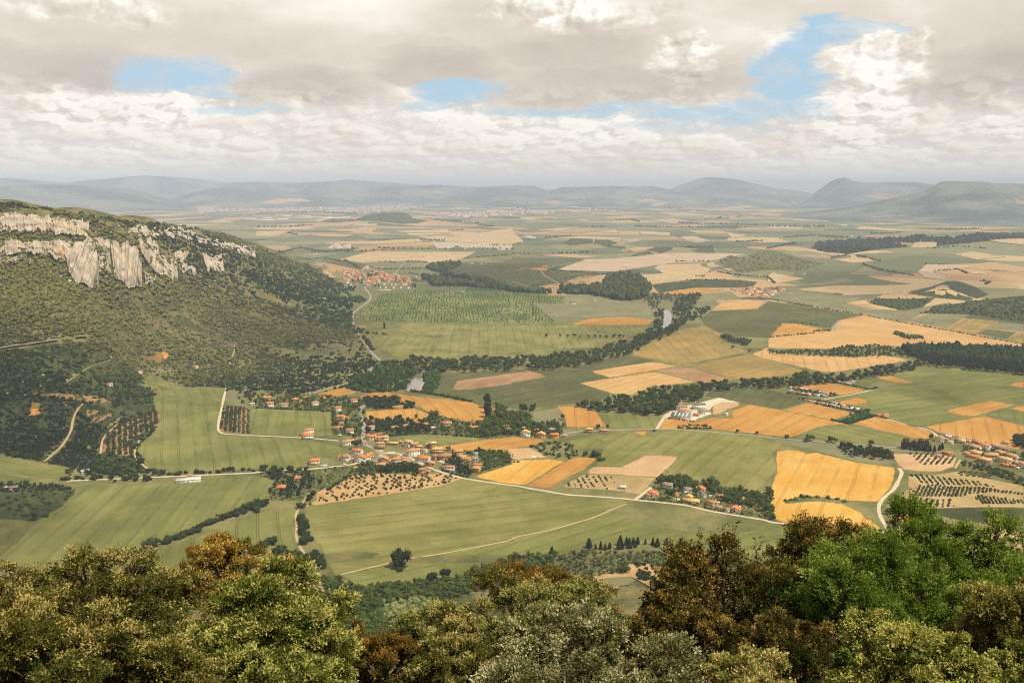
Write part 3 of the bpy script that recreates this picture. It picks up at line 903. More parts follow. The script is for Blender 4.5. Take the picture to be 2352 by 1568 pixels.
ROADS = '''
farm_lane|road|4.2|pale farm lane bending round the square orchard|B1 2085,460 2030,545 1990,720 1945,940 1960,965 2010,975 2294,990 B2 370,1006 530,1016 740,1036
village_road|road|5|pale road into the village from the west|B1 600,1396 850,1385 1370,1363 1700,1348 2250,1325 B2 200,1300 480,1290 700,1268 870,1248 940,1225 1030,1170
main_street|tar|7|grey street climbing through the village gardens|B2 1140,1160 1060,1105 970,1070 955,1000 970,930 940,800 930,770 970,700 1000,658
valley_road|tar|6.5|grey valley road at the foot of the ridge|B2 470,617 620,577 800,530 900,490 1000,435 1050,380
upper_valley_road|tar|6.5|grey valley road running to the far village|B2 1115,318 1050,265 1000,200 930,95 A2 880,1370 870,1310 855,1250 900,1205 960,1170 1020,1130 1050,1095 1030,1070 1005,1050 960,1010 975,960 985,910
field_road|road|4.6|long white road between the green fields|B2 1130,1150 1250,1143 1350,1172 1480,1240 1600,1297 1850,1372 2294,1437 B3 0,1432 200,1470 500,1520 900,1545 1080,1562 C3 920,188 1050,197 1300,224 1500,272 1932,342 C4 0,352 300,385 700,415 970,437
crossing_lane|road|4.6|white lane from the crossroads past the hamlet|C3 925,188 990,140 1055,90
farm_track|track|2.6|straight earth track across the pale green field|C3 905,195 800,240 600,325 300,412 0,472 C2 1932,490 1500,575 1190,625 1020,660 640,750
winding_track|track|2.8|winding earth track lined with bushes|C2 405,120 370,185 325,250 290,310 312,380 300,460 330,540 372,605 420,700 470,745 505,775
lower_track|track|2.8|earth track at the foot of the trees|C2 515,778 420,790 310,806
hall_drive|road|5.5|white drive up to the halls|B3 1295,935 1330,885 1345,835 1400,800 1440,770
country_road|tar|5.5|pale country road with single trees|B3 430,985 600,950 1020,938 1290,932 1490,932 2294,998 B4 0,1008 500,1046 900,1078 1190,1100
white_lane|road|4.8|curving white lane beside the yellow field|B4 1170,1280 1215,1312 1170,1385 1145,1470 C4 990,20 955,105 860,180 828,240 845,310 895,395 935,480 945,560
far_straight_road|tar|6|straight road beyond the far village|A2 1245,890 1290,830 1450,690
barn_track|track|6|pale track to the tan barns|A3 410,965 300,915 265,890 260,862
barn_lane|track|5|lane looping round the tan barns|A3 55,857 100,835 160,822
far_lane|track|6|pale lane across the dark field|A3 290,848 450,805 650,770
strip_lane|road|4|white lane between the garden strips|B4 500,667 740,625 990,567
barn_road|road|4|white lane curving to the tan village|B4 1070,842 1150,862 1230,890
tan_village_road|road|4.5|white lane at the tan village edge|B4 1340,915 1420,930 1490,962 1525,1000
ridge_road|tar|7|pale road cut into the ridge flank|A1 -60,1575 0,1560 120,1540 270,1525 400,1505 520,1490
ridge_road_bend|tar|7|short bend of the ridge road|A1 680,1468 780,1460
hill_track|track|3.4|pale track winding down the dark slope|B1 400,1225 470,1170 560,1090 640,960 655,850 690,770 740,722
orchard_track|track|3|track beside the sunny orchard|B1 900,1150 920,1010 980,960 1050,890
field_edge_track|track|3|track round the broad field|B1 1320,1285 1200,1180 1215,1080 1290,980
spring_track|track|3|short track to the vineyard corner|B4 1675,1282 1700,1240 1725,1205
vineyard_track|track|3|earth track under the vineyards|C4 880,265 930,235 1050,240 1200,245 1400,240 1600,232 1932,238
house_drive|road|3|short white drive of the eastern house|C4 830,432 1000,436
quarry_lane|tar|5|lane beside the great straw field|A4 570,1400 610,1340 660,1300
lone_lane|track|5|lane from the tan barns to the river|A3 0,955 150,1000
garden_lane|track|2.6|pale lane among the hillside gardens|B1 2100,180 2100,260 2050,320 2060,360
upper_garden_lane|track|2.6|pale lane above the small green field|B1 2085,462 2060,500
scree_track|track|2.2|thin trodden path on the dark slope|B1 600,520 700,450 800,380 1000,330 1030,300 1000,275 950,270
'''
for ln in ROADS.strip().split('\n'):
    f = ln.split('|')
    ribbon('track' if f[1] == 'track' else 'road', f[4], float(f[2]), f[1], f[3], 5, 1.0 if 'ridge' in f[0] or 'hill' in f[0] else 0.02)

# ------------------------------------------------------------------ water
wm, wn_, wb, _ = nmat('river_water')
wb.inputs['Base Color'].default_value = (*C(150, 150, 140), 1)
wb.inputs['Roughness'].default_value = .12
wb.inputs['Specular IOR Level'].default_value = .6
bp = wn_.new('ShaderNodeBump')
bp.inputs['Strength'].default_value = .12
wn_.put(bp.inputs['Height'], wn_.noise(wn_.new('ShaderNodeNewGeometry').outputs['Position'], .25, 4, .6))
wn_.t.links.new(bp.outputs[0], wb.inputs['Normal'])
M['water'] = wm
M['shoal'] = plain('gravel_bank', C(205, 190, 165), .2, .2)
for nm, path, mt, lb in (('river', 'A3 1355,1210 1400,1212 1432,1250 1425,1330 1375,1370 1310,1400 1330,1350 1350,1320 1362,1270', 'water', 'pale bend of river framed by dark trees'),
                         ('river', 'B2 1330,575 1375,515 1430,470 1470,465 1500,490 1490,540 1450,600 1380,598', 'water', 'pale river pool below the river wood'),
                         ('gravel_bank', 'B2 1465,545 1490,495 1515,500 1500,550 1480,590 1462,590', 'shoal', 'light gravel bank in the river pool'),
                         ('river', 'A2 990,850 995,812 1008,815 1005,850', 'water', 'white glint of river behind the far village'),
                         ('river', 'A2 1545,900 1555,865 1585,850 1588,875 1565,925', 'water', 'white river bend right of the far village'),
                         ('river', 'B3 1010,215 1060,175 1130,130 1180,100 1200,110 1100,180 1030,220', 'water', 'narrow river reach inside the wood')):
    sheet(nm, path, mt, lb, 2, None, .1, 'river' if nm == 'river' else 'bank')


# ------------------------------------------------------------------ far mountains
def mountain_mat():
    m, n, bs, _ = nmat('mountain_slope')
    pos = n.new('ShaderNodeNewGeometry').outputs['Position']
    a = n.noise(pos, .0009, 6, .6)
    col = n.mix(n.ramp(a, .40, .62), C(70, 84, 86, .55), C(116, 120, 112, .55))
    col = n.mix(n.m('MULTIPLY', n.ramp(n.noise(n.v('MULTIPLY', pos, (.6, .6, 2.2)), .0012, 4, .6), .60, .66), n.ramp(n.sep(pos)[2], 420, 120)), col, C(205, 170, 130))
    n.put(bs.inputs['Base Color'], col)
    bs.inputs['Roughness'].default_value = 1
    bs.inputs['Specular IOR Level'].default_value = 0
    return m


MM = mountain_mat()


def fbm(x, y, oct=5, seed=0):
    r = np.random.default_rng(seed)
    z = 0
    a = 1.0
    f = 1.0
    for _ in range(oct):
        for _k in range(3):
            th = r.uniform(0, 6.28)
            z = z + a / 2 * np.sin((x * math.cos(th) + y * math.sin(th)) * f + r.uniform(0, 6.28))
        a *= .55
        f *= 2.05
    return z


def mountain(sil, D, W, label, rough=.12, seed=1):
    s = np.array(sil, float)
    u = np.arange(s[0, 0], s[-1, 0], 4.0)
    v = np.interp(u, s[:, 0], s[:, 1])
    v = np.convolve(np.pad(v, 1, 'edge'), np.ones(3) / 3, 'valid')
    crest = -.6 * fbm(u / 26, u * 0, 5, seed + 30) * D / F * (.3 if seed in (4, 7) else .8)
    d = pix_dir(u, v)
    h = np.hypot(d[:, 0], d[:, 1])
    top = CAMZ + d[:, 2] / h * D
    e = np.linspace(0, 1, 9)
    az = np.arctan2(d[:, 0], d[:, 1])
    ss = np.linspace(-1, 1, 41)
    A, S_ = np.meshgrid(az, ss)
    Tp = np.tile(top, (len(ss), 1))
    # ridge spurs shift the crest to and fro and break the flank into gullies
    spur = fbm(A * 60 + S_ * 1.7, S_ * 3.5 - A * 25, 5, seed)
    prof = (1 - np.abs(S_)) ** 1.35
    z = Tp * prof + crest[None, :] * (1 - np.abs(S_)) ** 5
    z += spur * rough * Tp * np.abs(S_) * (1 - np.abs(S_)) * 1.6
    dist = D + S_ * W
    z = np.minimum(z, CAMZ + (Tp + crest[None, :] - CAMZ) * dist / D) - np.where(np.abs(S_) > .99, 60, 0)
    x, y = np.sin(A) * dist, np.cos(A) * dist
    V = np.stack([x.ravel(), y.ravel(), z.ravel()], -1)
    na = len(az)
    i = np.arange((len(ss) - 1) * na).reshape(-1, na)[:, :-1].ravel()
    Fq = np.stack([i + na, i + na + 1, i + 1, i], -1)[:, ::-1]
    tag(link('mountain', mk('mountain', V, [Fq], [MM], smooth=True)), label, 'mountain', kind='structure')


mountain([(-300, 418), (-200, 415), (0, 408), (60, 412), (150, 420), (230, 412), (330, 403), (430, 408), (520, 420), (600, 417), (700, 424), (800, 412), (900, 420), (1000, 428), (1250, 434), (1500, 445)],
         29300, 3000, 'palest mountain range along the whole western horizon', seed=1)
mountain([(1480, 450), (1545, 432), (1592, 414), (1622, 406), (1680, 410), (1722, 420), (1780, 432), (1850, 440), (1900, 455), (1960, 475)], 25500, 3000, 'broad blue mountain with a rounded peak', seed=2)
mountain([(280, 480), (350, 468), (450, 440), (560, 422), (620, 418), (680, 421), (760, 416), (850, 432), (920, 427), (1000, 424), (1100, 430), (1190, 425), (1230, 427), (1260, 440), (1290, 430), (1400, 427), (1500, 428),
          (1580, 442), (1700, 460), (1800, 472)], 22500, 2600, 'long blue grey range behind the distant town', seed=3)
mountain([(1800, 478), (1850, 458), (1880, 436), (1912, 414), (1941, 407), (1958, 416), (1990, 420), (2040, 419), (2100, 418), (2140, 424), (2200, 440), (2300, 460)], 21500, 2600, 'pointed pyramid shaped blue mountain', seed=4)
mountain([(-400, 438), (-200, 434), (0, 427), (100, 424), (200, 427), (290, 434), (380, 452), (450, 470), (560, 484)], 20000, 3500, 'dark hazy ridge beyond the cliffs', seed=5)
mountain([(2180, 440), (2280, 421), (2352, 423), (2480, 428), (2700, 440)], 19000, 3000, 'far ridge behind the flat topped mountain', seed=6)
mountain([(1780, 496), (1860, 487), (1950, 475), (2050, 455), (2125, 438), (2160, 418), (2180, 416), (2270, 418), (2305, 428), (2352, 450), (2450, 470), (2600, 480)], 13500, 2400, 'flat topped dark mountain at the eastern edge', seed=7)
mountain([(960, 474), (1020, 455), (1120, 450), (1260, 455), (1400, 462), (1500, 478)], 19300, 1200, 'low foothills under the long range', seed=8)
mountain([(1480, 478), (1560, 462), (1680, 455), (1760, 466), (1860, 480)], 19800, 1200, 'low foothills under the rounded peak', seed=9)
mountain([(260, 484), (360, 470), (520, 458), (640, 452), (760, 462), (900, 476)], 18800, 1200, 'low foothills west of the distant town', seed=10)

# ------------------------------------------------------------------ limestone cliffs
def rock_mat():
    m, n, bs, _ = nmat('limestone')
    pos = n.new('ShaderNodeNewGeometry').outputs['Position']
    a = n.noise(n.v('MULTIPLY', pos, (.06, .06, .018)), 1, 6, .65)
    col = n.mix(n.ramp(a, .3, .7), C(166, 152, 134, .40), C(228, 212, 188, .40))
    col = n.mix(n.m('MULTIPLY', n.ramp(n.noise(n.v('MULTIPLY', pos, (.03, .03, .03)), 1, 4, .6), .55, .68), .8), col, C(214, 170, 118, .40))
    col = n.mix(n.ramp(n.noise(n.v('MULTIPLY', pos, (.10, .10, .08)), 1, 5, .7), .62, .70), col, C(84, 88, 58))
    crack = n.noise(n.v('MULTIPLY', pos, (.22, .22, .03)), 1, 6, .7)
    g = n.ramp(crack, .3, .5, .72, 1.0)
    n.put(bs.inputs['Base Color'], n.mix(1.0, col, n.xyz(g, g, g), 'MULTIPLY'))
    bs.inputs['Roughness'].default_value = 1
    b = n.new('ShaderNodeBump')
    b.inputs['Strength'].default_value = .6
    b.inputs['Distance'].default_value = 2.0
    n.put(b.inputs['Height'], crack)
    n.t.links.new(b.outputs[0], bs.inputs['Normal'])
    return m


RM = rock_mat()


def cliff(top, bot, label, bulge=10, flute=5, seed=0, lip=.6):
    T, B_ = P(top), P(bot)
    u0 = min(T[0, 0], B_[0, 0])
    u1 = max(T[-1, 0], B_[-1, 0])
    n = max(24, int((u1 - u0) / .9))
    k = np.linspace(0, 1, n)

    def samp(p):
        L = np.concatenate([[0], np.cumsum(np.hypot(*np.diff(p, axis=0).T))])
        L /= L[-1]
        return np.stack([np.interp(k, L, p[:, 0]), np.interp(k, L, p[:, 1])], -1)
    T, B_ = samp(T), samp(B_)
    rr_ = np.random.default_rng(seed + 40)
    step = np.repeat(rr_.normal(0, 1, n // 5 + 2), 5)[:n]
    T[:, 1] += 2.4 * fbm(k * n / 3.4, np.zeros(n) + seed, 4, seed) + 1.6 * step - .5
    B_[:, 1] += 3.4 * fbm(k * n / 4.5, np.zeros(n) + seed + 9, 4, seed + 3) + 2
    wt, wb_ = unproject(T), unproject(B_)
    nt = 34
    t = np.linspace(0, 1, nt)
    Vs = []
    taper = np.clip(np.minimum(k, 1 - k) * 9, 0, 1) ** .5
    fl = (np.abs(np.sin(k * n / 4.7 + seed)) * .6 + np.abs(np.sin(k * n / 2.1 + 2 * seed)) * .4)
    for j, tt in enumerate(t):
        uv = B_ + (T - B_) * tt
        d = pix_dir(uv[:, 0], uv[:, 1])
        h = np.hypot(d[:, 0], d[:, 1])
        d = d / h[:, None]
        Db = np.hypot(wb_[:, 0], wb_[:, 1])
        Dt = np.hypot(wt[:, 0], wt[:, 1])
        g_ = unproject(uv)
        D = np.minimum(Db + (Dt - Db) * tt ** 1.3, np.hypot(g_[:, 0], g_[:, 1]) - 3)
        ledge = 2.6 * np.sin(tt * 15 + seed + 2.5 * np.sin(k * 7)) * np.abs(np.sin(tt * 5 + k * 12))
        tower = fbm(k * n / 3.0, np.full(n, tt * 1.6), 5, seed + 5)
        rough_ = fbm(k * n / 1.1, np.full(n, tt * 9.0), 3, seed + 15)
        out = (bulge * math.sin(math.pi * min(1, tt * .8 + .2)) + flute * (.62 * tower + .3 * fl) + ledge + 1.7 * rough_ + rr_.normal(0, .5, n)) * (.15 + .85 * taper)
        D = D - out
        Vs.append(np.stack([d[:, 0] * D, d[:, 1] * D, CAMZ + d[:, 2] * D], -1))
    # crown the wall with a lip running back into the hillside
    last = Vs[-1].copy()
    back = last[:, :2] / np.hypot(last[:, 0], last[:, 1])[:, None]
    for q, dz in ((6, 1.0), (22, -1.5), (45, -14)):
        b = last.copy()
        b[:, :2] += back * q
        b[:, 2] += dz
        Vs.append(b)
    V = np.concatenate(Vs)
    i = np.arange((len(Vs) - 1) * n).reshape(-1, n)[:, :-1].ravel()
    Fq = np.stack([i, i + 1, i + n + 1, i + n], -1)
    me = mk('rock_cliff', V, [Fq], [RM], smooth=False)
    tag(link('rock_cliff', me), label, 'cliff', kind='structure')


cliff('A1 -260,345 0,345 150,340 300,365 450,385 600,400 650,410 800,415', 'A1 -260,490 0,490 200,490 400,500 600,525 700,530 790,540', 'upper pale limestone band near the ridge crest', 8, 4, 1)
cliff('A1 -260,560 0,560 100,560 200,590 350,600 500,590 640,600', 'A1 -260,700 0,700 200,690 420,700 500,745 620,750', 'lower pale limestone band below the wooded ledge', 8, 6, 2)
cliff('A1 560,640 600,600 650,625 690,605 740,615 770,575 800,548 830,560 850,585 866,680 884,800', 'A1 575,745 600,800 640,910 700,950 760,970 830,990 890,992', 'jagged limestone buttress left of the gully', 16, 9, 3)
cliff('A1 988,610 1010,588 1050,600 1110,608 1150,615 1200,628 1230,665 1250,700 1268,760', 'A1 1025,900 1060,925 1150,980 1200,995 1275,1000', 'tall free standing limestone pillar right of the gully', 20, 8, 4)
cliff('A1 1230,575 1350,565 1400,600 1440,720 1590,790', 'A1 1270,720 1400,860 1500,905 1550,940 1600,890', 'slanting grey rock face right of the pillar', 10, 6, 5)
cliff('A1 1150,485 1270,450 1400,490 1600,462 1700,500 1850,560 2000,600 2294,655', 'A1 1150,505 1400,540 1600,545 1800,592 2000,640 2294,715', 'long broken rock rim along the far crest', 8, 7, 6)
cliff('A1 0,735 80,740 200,730 300,760', 'A1 0,775 80,775 200,765 300,785', 'low broken rock step under the lower limestone band', 4, 5, 21)
cliff('A1 880,700 930,690 985,700', 'A1 890,820 940,830 1000,870', 'shaded back wall of the gully', 2, 5, 22)
cliff('A1 1600,800 1680,790 1760,830', 'A1 1620,860 1700,850 1770,880', 'broken outcrop on the far flank', 5, 6, 23)
cliff('A1 1290,880 1340,890 1400,900', 'A1 1300,975 1340,950 1400,950', 'small pinnacles at the foot of the pillar', 6, 6, 24)
cliff('A1 1560,695 1650,678 1700,690', 'A1 1570,770 1640,760 1690,720', 'small orange stained rock face', 8, 4, 7)
cliff('A1 1790,640 1900,720 1985,720', 'A1 1850,840 1950,850 2012,862', 'small grey crag on the far flank', 12, 6, 8)
cliff('A1 850,555 920,570 985,590', 'A1 865,650 920,650 985,690', 'short rock step above the gully', 6, 5, 9)

# ------------------------------------------------------------------ haze over the whole valley
hz = bpy.data.materials.new('valley_haze')
hz.use_nodes = True
hz.node_tree.nodes.clear()
hn_ = N(hz.node_tree)
ho = hn_.new('ShaderNodeOutputMaterial')
pv = hn_.new('ShaderNodeVolumePrincipled')
pv.inputs['Color'].default_value = (0.385, 0.43, 0.515, 1)
pv.inputs['Density'].default_value = 5.1e-5
pv.inputs['Anisotropy'].default_value = -0.15
hz.node_tree.links.new(pv.outputs[0], ho.inputs['Volume'])
x0, x1, y0, y1, z0, z1 = -80000, 80000, -4000, 80000, -90, 855
V = [(x, y, z) for x in (x0, x1) for y in (y0, y1) for z in (z0, z1)]
me = mk('haze', V, [[(0, 1, 3, 2), (4, 6, 7, 5), (0, 4, 5, 1), (2, 3, 7, 6), (0, 2, 6, 4), (1, 5, 7, 3)]], [hz])
tag(link('haze', me), 'thin pale summer haze filling the valley', 'haze', kind='stuff')
# ------------------------------------------------------------------ trees and scrub
def leaf_mat(name, c1, c2, hue=.0, trans=.25, accent=None, apos=.8, alt=None):
    """leaves: tint attribute picks between two leaf colours (third for fresh tips), every tree a little different"""
    m = bpy.data.materials.new(name)
    m.use_nodes = True
    t = m.node_tree
    t.nodes.clear()
    n = N(t)
    out = n.new('ShaderNodeOutputMaterial')
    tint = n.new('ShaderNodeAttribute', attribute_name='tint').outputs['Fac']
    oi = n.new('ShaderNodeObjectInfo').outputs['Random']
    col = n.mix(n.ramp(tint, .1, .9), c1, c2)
    if alt:
        ps = n.noise(n.new('ShaderNodeTexCoord').outputs['Object'], .55, 3, .6)
        col = n.mix(n.ramp(ps, .45, .60), col, alt)
    if accent:
        col = n.mix(n.ramp(tint, apos - .03, apos + .06), col, accent)
    if hue:
        hs = n.new('ShaderNodeHueSaturation')
        n.put(hs.inputs['Hue'], n.m('ADD', .5, n.m('MULTIPLY', n.m('SUBTRACT', oi, .5), hue)))
        n.put(hs.inputs['Value'], n.ramp(n.m('FRACT', n.m('MULTIPLY', oi, 7.31)), 0, 1, .72, 1.3, False))
        n.put(hs.inputs['Color'], col)
        col = hs.outputs[0]
    d = n.new('ShaderNodeBsdfDiffuse')
    tr = n.new('ShaderNodeBsdfTranslucent')
    n.put(d.inputs[0], col)
    n.put(tr.inputs[0], n.mix(1.0, col, (1.1, 1.15, .7), 'MULTIPLY'))
    mx = n.new('ShaderNodeMixShader')
    mx.inputs[0].default_value = trans
    t.links.new(d.outputs[0], mx.inputs[1])
    t.links.new(tr.outputs[0], mx.inputs[2])
    t.links.new(mx.outputs[0], out.inputs[0])
    return m


BARK = plain('bark', C(110, 92, 70), .3, 1.2)
LM = {
    'broad': leaf_mat('broadleaf_foliage', C(62, 80, 36, .42), C(108, 122, 58, .42), .05),
    'light': leaf_mat('willow_foliage', C(100, 116, 66, .42), C(146, 152, 92, .42), .04),
    'pine': leaf_mat('pine_foliage', C(46, 60, 36, .42), C(70, 84, 50, .42), .03),
    'garden': leaf_mat('garden_foliage', C(66, 88, 34, .42), C(124, 138, 62, .42), .07),
    'hedge': leaf_mat('hedge_foliage', C(50, 64, 30, .44), C(84, 98, 48, .44), .03),
    'olive': leaf_mat('olive_foliage', C(66, 78, 44, .42), C(96, 106, 64, .42), .04),
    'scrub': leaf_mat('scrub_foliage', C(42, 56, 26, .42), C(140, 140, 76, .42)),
    'brownp': leaf_mat('sparse_poplar_foliage', C(104, 96, 66, .42), C(134, 118, 78, .42), .03),
}


def ico(sub=1):
    bm = bmesh.new()
    bmesh.ops.create_icosphere(bm, subdivisions=sub, radius=1)
    V = np.array([v.co[:] for v in bm.verts])
    f = np.array([[v.index for v in x.verts] for x in bm.faces], np.int32)
    bm.free()
    return V, f


ICO1, ICO2 = ico(1), ico(2)


def frame(nv):
    """two unit vectors across each row of nv"""
    a = np.where(np.abs(nv[:, 2:3]) < .9, np.array([[0, 0, 1.0]]), np.array([[1.0, 0, 0]]))
    t = np.cross(nv, a)
    t /= np.linalg.norm(t, axis=1, keepdims=True) + 1e-9
    return t, np.cross(nv, t)


def tube(path, rad, k=6):
    path = np.asarray(path, float)
    t = np.gradient(path, axis=0)
    t /= np.linalg.norm(t, axis=1, keepdims=True) + 1e-9
    a, b = frame(t)
    an = np.arange(k) / k * 2 * math.pi
    V = (path[:, None, :] + (a[:, None, :] * np.cos(an)[None, :, None] + b[:, None, :] * np.sin(an)[None, :, None]) * np.asarray(rad)[:, None, None]).reshape(-1, 3)
    n = len(path)
    f = []
    for i in range(n - 1):
        for j in range(k):
            f.append((i * k + j, i * k + (j + 1) % k, (i + 1) * k + (j + 1) % k, (i + 1) * k + j))
    return V, np.array(f, np.int32)


def join(parts):
    Vs, Fs, o = [], [], 0
    for V, f in parts:
        Vs.append(V)
        Fs.append(f + o)
        o += len(V)
    return np.concatenate(Vs), np.concatenate(Fs)


def crown_geo(r, shape, nl, size):
    """crown of a tree one unit tall: clumps over several lobes, with gaps between"""
    if shape == 'round':
        lob = [((r.normal(0, .17), r.normal(0, .17), r.uniform(.42, .8)), r.uniform(.15, .24)) for _ in range(9)] + [((0, 0, .6), .26)]
    elif shape == 'tall':
        lob = [((r.normal(0, .025), r.normal(0, .025), z), .09 + .05 * math.sin(z * 3.1)) for z in np.linspace(.16, .9, 8)]
    elif shape == 'cone':
        lob = [((r.normal(0, .015), r.normal(0, .015), z), .21 * (1.04 - z) + .02) for z in np.linspace(.2, .97, 8)]
    elif shape == 'pine':
        lob = [((r.normal(0, .10), r.normal(0, .10), r.uniform(.5, .9)), r.uniform(.12, .19)) for _ in range(7)] + [((0, 0, .62), .2)]
    else:   # bush
        lob = [((r.normal(0, .30), r.normal(0, .30), r.uniform(.25, .7)), r.uniform(.22, .36)) for _ in range(8)] + [((0, 0, .4), .45)]
    parts, tints = [], []
    w = np.array([l[1] ** 2 for l in lob])
    for (c, rad), k in zip(lob, np.round(nl * w / w.sum()).astype(int)):
        nv = r.normal(size=(max(k, 4), 3))
        nv[:, 2] = nv[:, 2] * .9 + .18
        nv /= np.linalg.norm(nv, axis=1, keepdims=True)
        p = np.array(c) + nv * rad * r.uniform(.82, 1.12, (len(nv), 1))
        nn = nv + r.normal(0, .45, nv.shape)
        nn /= np.linalg.norm(nn, axis=1, keepdims=True)
        a, b = frame(nn)
        s = size * r.uniform(.6, 1.35, (len(nv), 1))
        th = r.uniform(0, 6.28, (len(nv), 1))
        a, b = a * np.cos(th) + b * np.sin(th), b * np.cos(th) - a * np.sin(th)
        q = np.stack([p - a * s, p - b * s * .6 + nn * s * .15, p + a * s, p + b * s * .6 - nn * s * .1], 1)
        parts.append((q.reshape(-1, 3), np.arange(len(nv) * 4).reshape(-1, 4)))
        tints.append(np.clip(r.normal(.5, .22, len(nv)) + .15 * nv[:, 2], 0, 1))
    V, f = join(parts)
    core = []
    ct = []
    for c, rad in lob:
        v = ICO1[0] * rad * .8 * (1 + r.normal(0, .06, (len(ICO1[0]), 1))) + np.array(c)
        core.append((v, ICO1[1]))
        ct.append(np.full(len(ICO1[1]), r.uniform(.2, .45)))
    cv, cf = join(core)
    return np.concatenate([V, cv]), f, cf + len(V), np.concatenate([*tints, *ct])


def trunk_geo(r, shape):
    top = {'round': .5, 'tall': .8, 'cone': .9, 'pine': .62, 'bush': .3}[shape]
    rad = {'round': .028, 'tall': .018, 'cone': .02, 'pine': .02, 'bush': .03}[shape]
    z = np.linspace(-.05, top, 6)
    pth = np.stack([np.cumsum(r.normal(0, .008, 6)), np.cumsum(r.normal(0, .008, 6)), z], -1)
    parts = [tube(pth, rad * np.linspace(1.2, .45, 6))]
    if shape in ('round', 'pine', 'bush'):
        for _ in range(4):
            i = r.integers(2, 5)
            e = pth[i] + np.array([r.normal(0, .16), r.normal(0, .16), r.uniform(.12, .25)])
            parts.append(tube([pth[i], (pth[i] + e) / 2 + r.normal(0, .012, 3), e], [rad * .5, rad * .38, rad * .2], 5))
    return join(parts)


TREE_ME = {}


def tree_meshes(kind, shape, nl, size, nvar=5):
    if (kind, shape) not in TREE_ME:
        lst = []
        for s in range(nvar):
            r = np.random.default_rng(100 + s + 17 * len(TREE_ME))
            V, q, tri, ti = crown_geo(r, shape, nl, size)
            cm = mk('crown', V, [q, tri], [LM[kind]], attrs={'tint': ('FACE', 'FLOAT', ti)})
            tv, tf = trunk_geo(r, shape)
            tm = mk('trunk', tv, [tf], [BARK], smooth=True)
            wm_ = mk('tree', np.concatenate([V, tv]), [np.concatenate([q, tf + len(V)]), tri], [LM[kind], BARK],
                     mi=np.concatenate([np.zeros(len(q)), np.ones(len(tf)), np.zeros(len(tri))]),
                     attrs={'tint': ('FACE', 'FLOAT', np.concatenate([ti[:len(q)], np.zeros(len(tf)), ti[len(q):]]))})
            lst.append((cm, tm, wm_))
        TREE_ME[(kind, shape)] = lst
    return TREE_ME[(kind, shape)]


def plant(name, w, h, label, group, kind='broad', shape='round', parts=None, cat='tree', wide=(.9, 1.2), nl=420, size=.075, sink=.02):
    """one tree object per point of w (n,3); near ones carry crown and trunk as parts"""
    var = tree_meshes(kind, shape, nl, size)
    for p in np.atleast_2d(w):
        hh = h * random.uniform(.78, 1.22) if not isinstance(h, tuple) else random.uniform(*h)
        cm, tm, wm_ = random.choice(var)
        D = math.hypot(p[0], p[1])
        wd = random.uniform(*wide)
        use = parts if parts is not None else D < 1650
        if use:
            o = bpy.data.objects.new(name, None)
            o.empty_display_size = .5
            COL.objects.link(o)
            link('trunk', tm, o)
            link('crown', cm, o)
        else:
            o = link(name, wm_)
        o.location = (p[0], p[1], p[2] - hh * sink)
        o.rotation_euler = (0, 0, random.uniform(0, 6.28))
        o.scale = (hh * wd, hh * wd, hh)
        tag(o, label, cat, group)


HOUSE_XY = []   # filled by the buildings, kept clear of trees


def dart(path, mind, hpx=0, n=40000, nmax=400, clear=0, keep=None):
    poly = P(path) if isinstance(path, str) else path
    mn, mx = poly.min(0), poly.max(0)
    c = rng.uniform(mn, mx, (n, 2))
    c = c[inside(c, poly)]
    c = c[:6000]
    c[:, 1] += hpx
    w = unproject(c)
    grid = {}
    out = []
    hx = np.array(HOUSE_XY) if clear and HOUSE_XY else None
    for p in w:
        k = (int(p[0] // mind), int(p[1] // mind))
        ok = True
        for a in (-1, 0, 1):
            for b in (-1, 0, 1):
                for q in grid.get((k[0] + a, k[1] + b), ()):
                    if (q[0] - p[0]) ** 2 + (q[1] - p[1]) ** 2 < mind * mind:
                        ok = False
        if ok and hx is not None and (((hx[:, 0] - p[0]) ** 2 + (hx[:, 1] - p[1]) ** 2) < (hx[:, 2] + clear) ** 2).any():
            ok = False
        if ok:
            grid.setdefault(k, []).append(p)
            out.append(p)
            if len(out) >= nmax:
                break
    return np.array(out).reshape(-1, 3)


def along(path, gap, jit=.5):
    w = unproject(dens(P(path), False, 4))
    L = np.concatenate([[0], np.cumsum(np.hypot(*np.diff(w[:, :2], axis=0).T))])
    n = max(2, int(L[-1] / gap))
    s = np.linspace(0, L[-1], n) + rng.normal(0, gap * .2, n)
    x = np.interp(s, L, w[:, 0]) + rng.normal(0, jit, n)
    y = np.interp(s, L, w[:, 1]) + rng.normal(0, jit, n)
    return np.stack([x, y, H(x, y)], -1)


def at(path):
    return unproject(P(path))


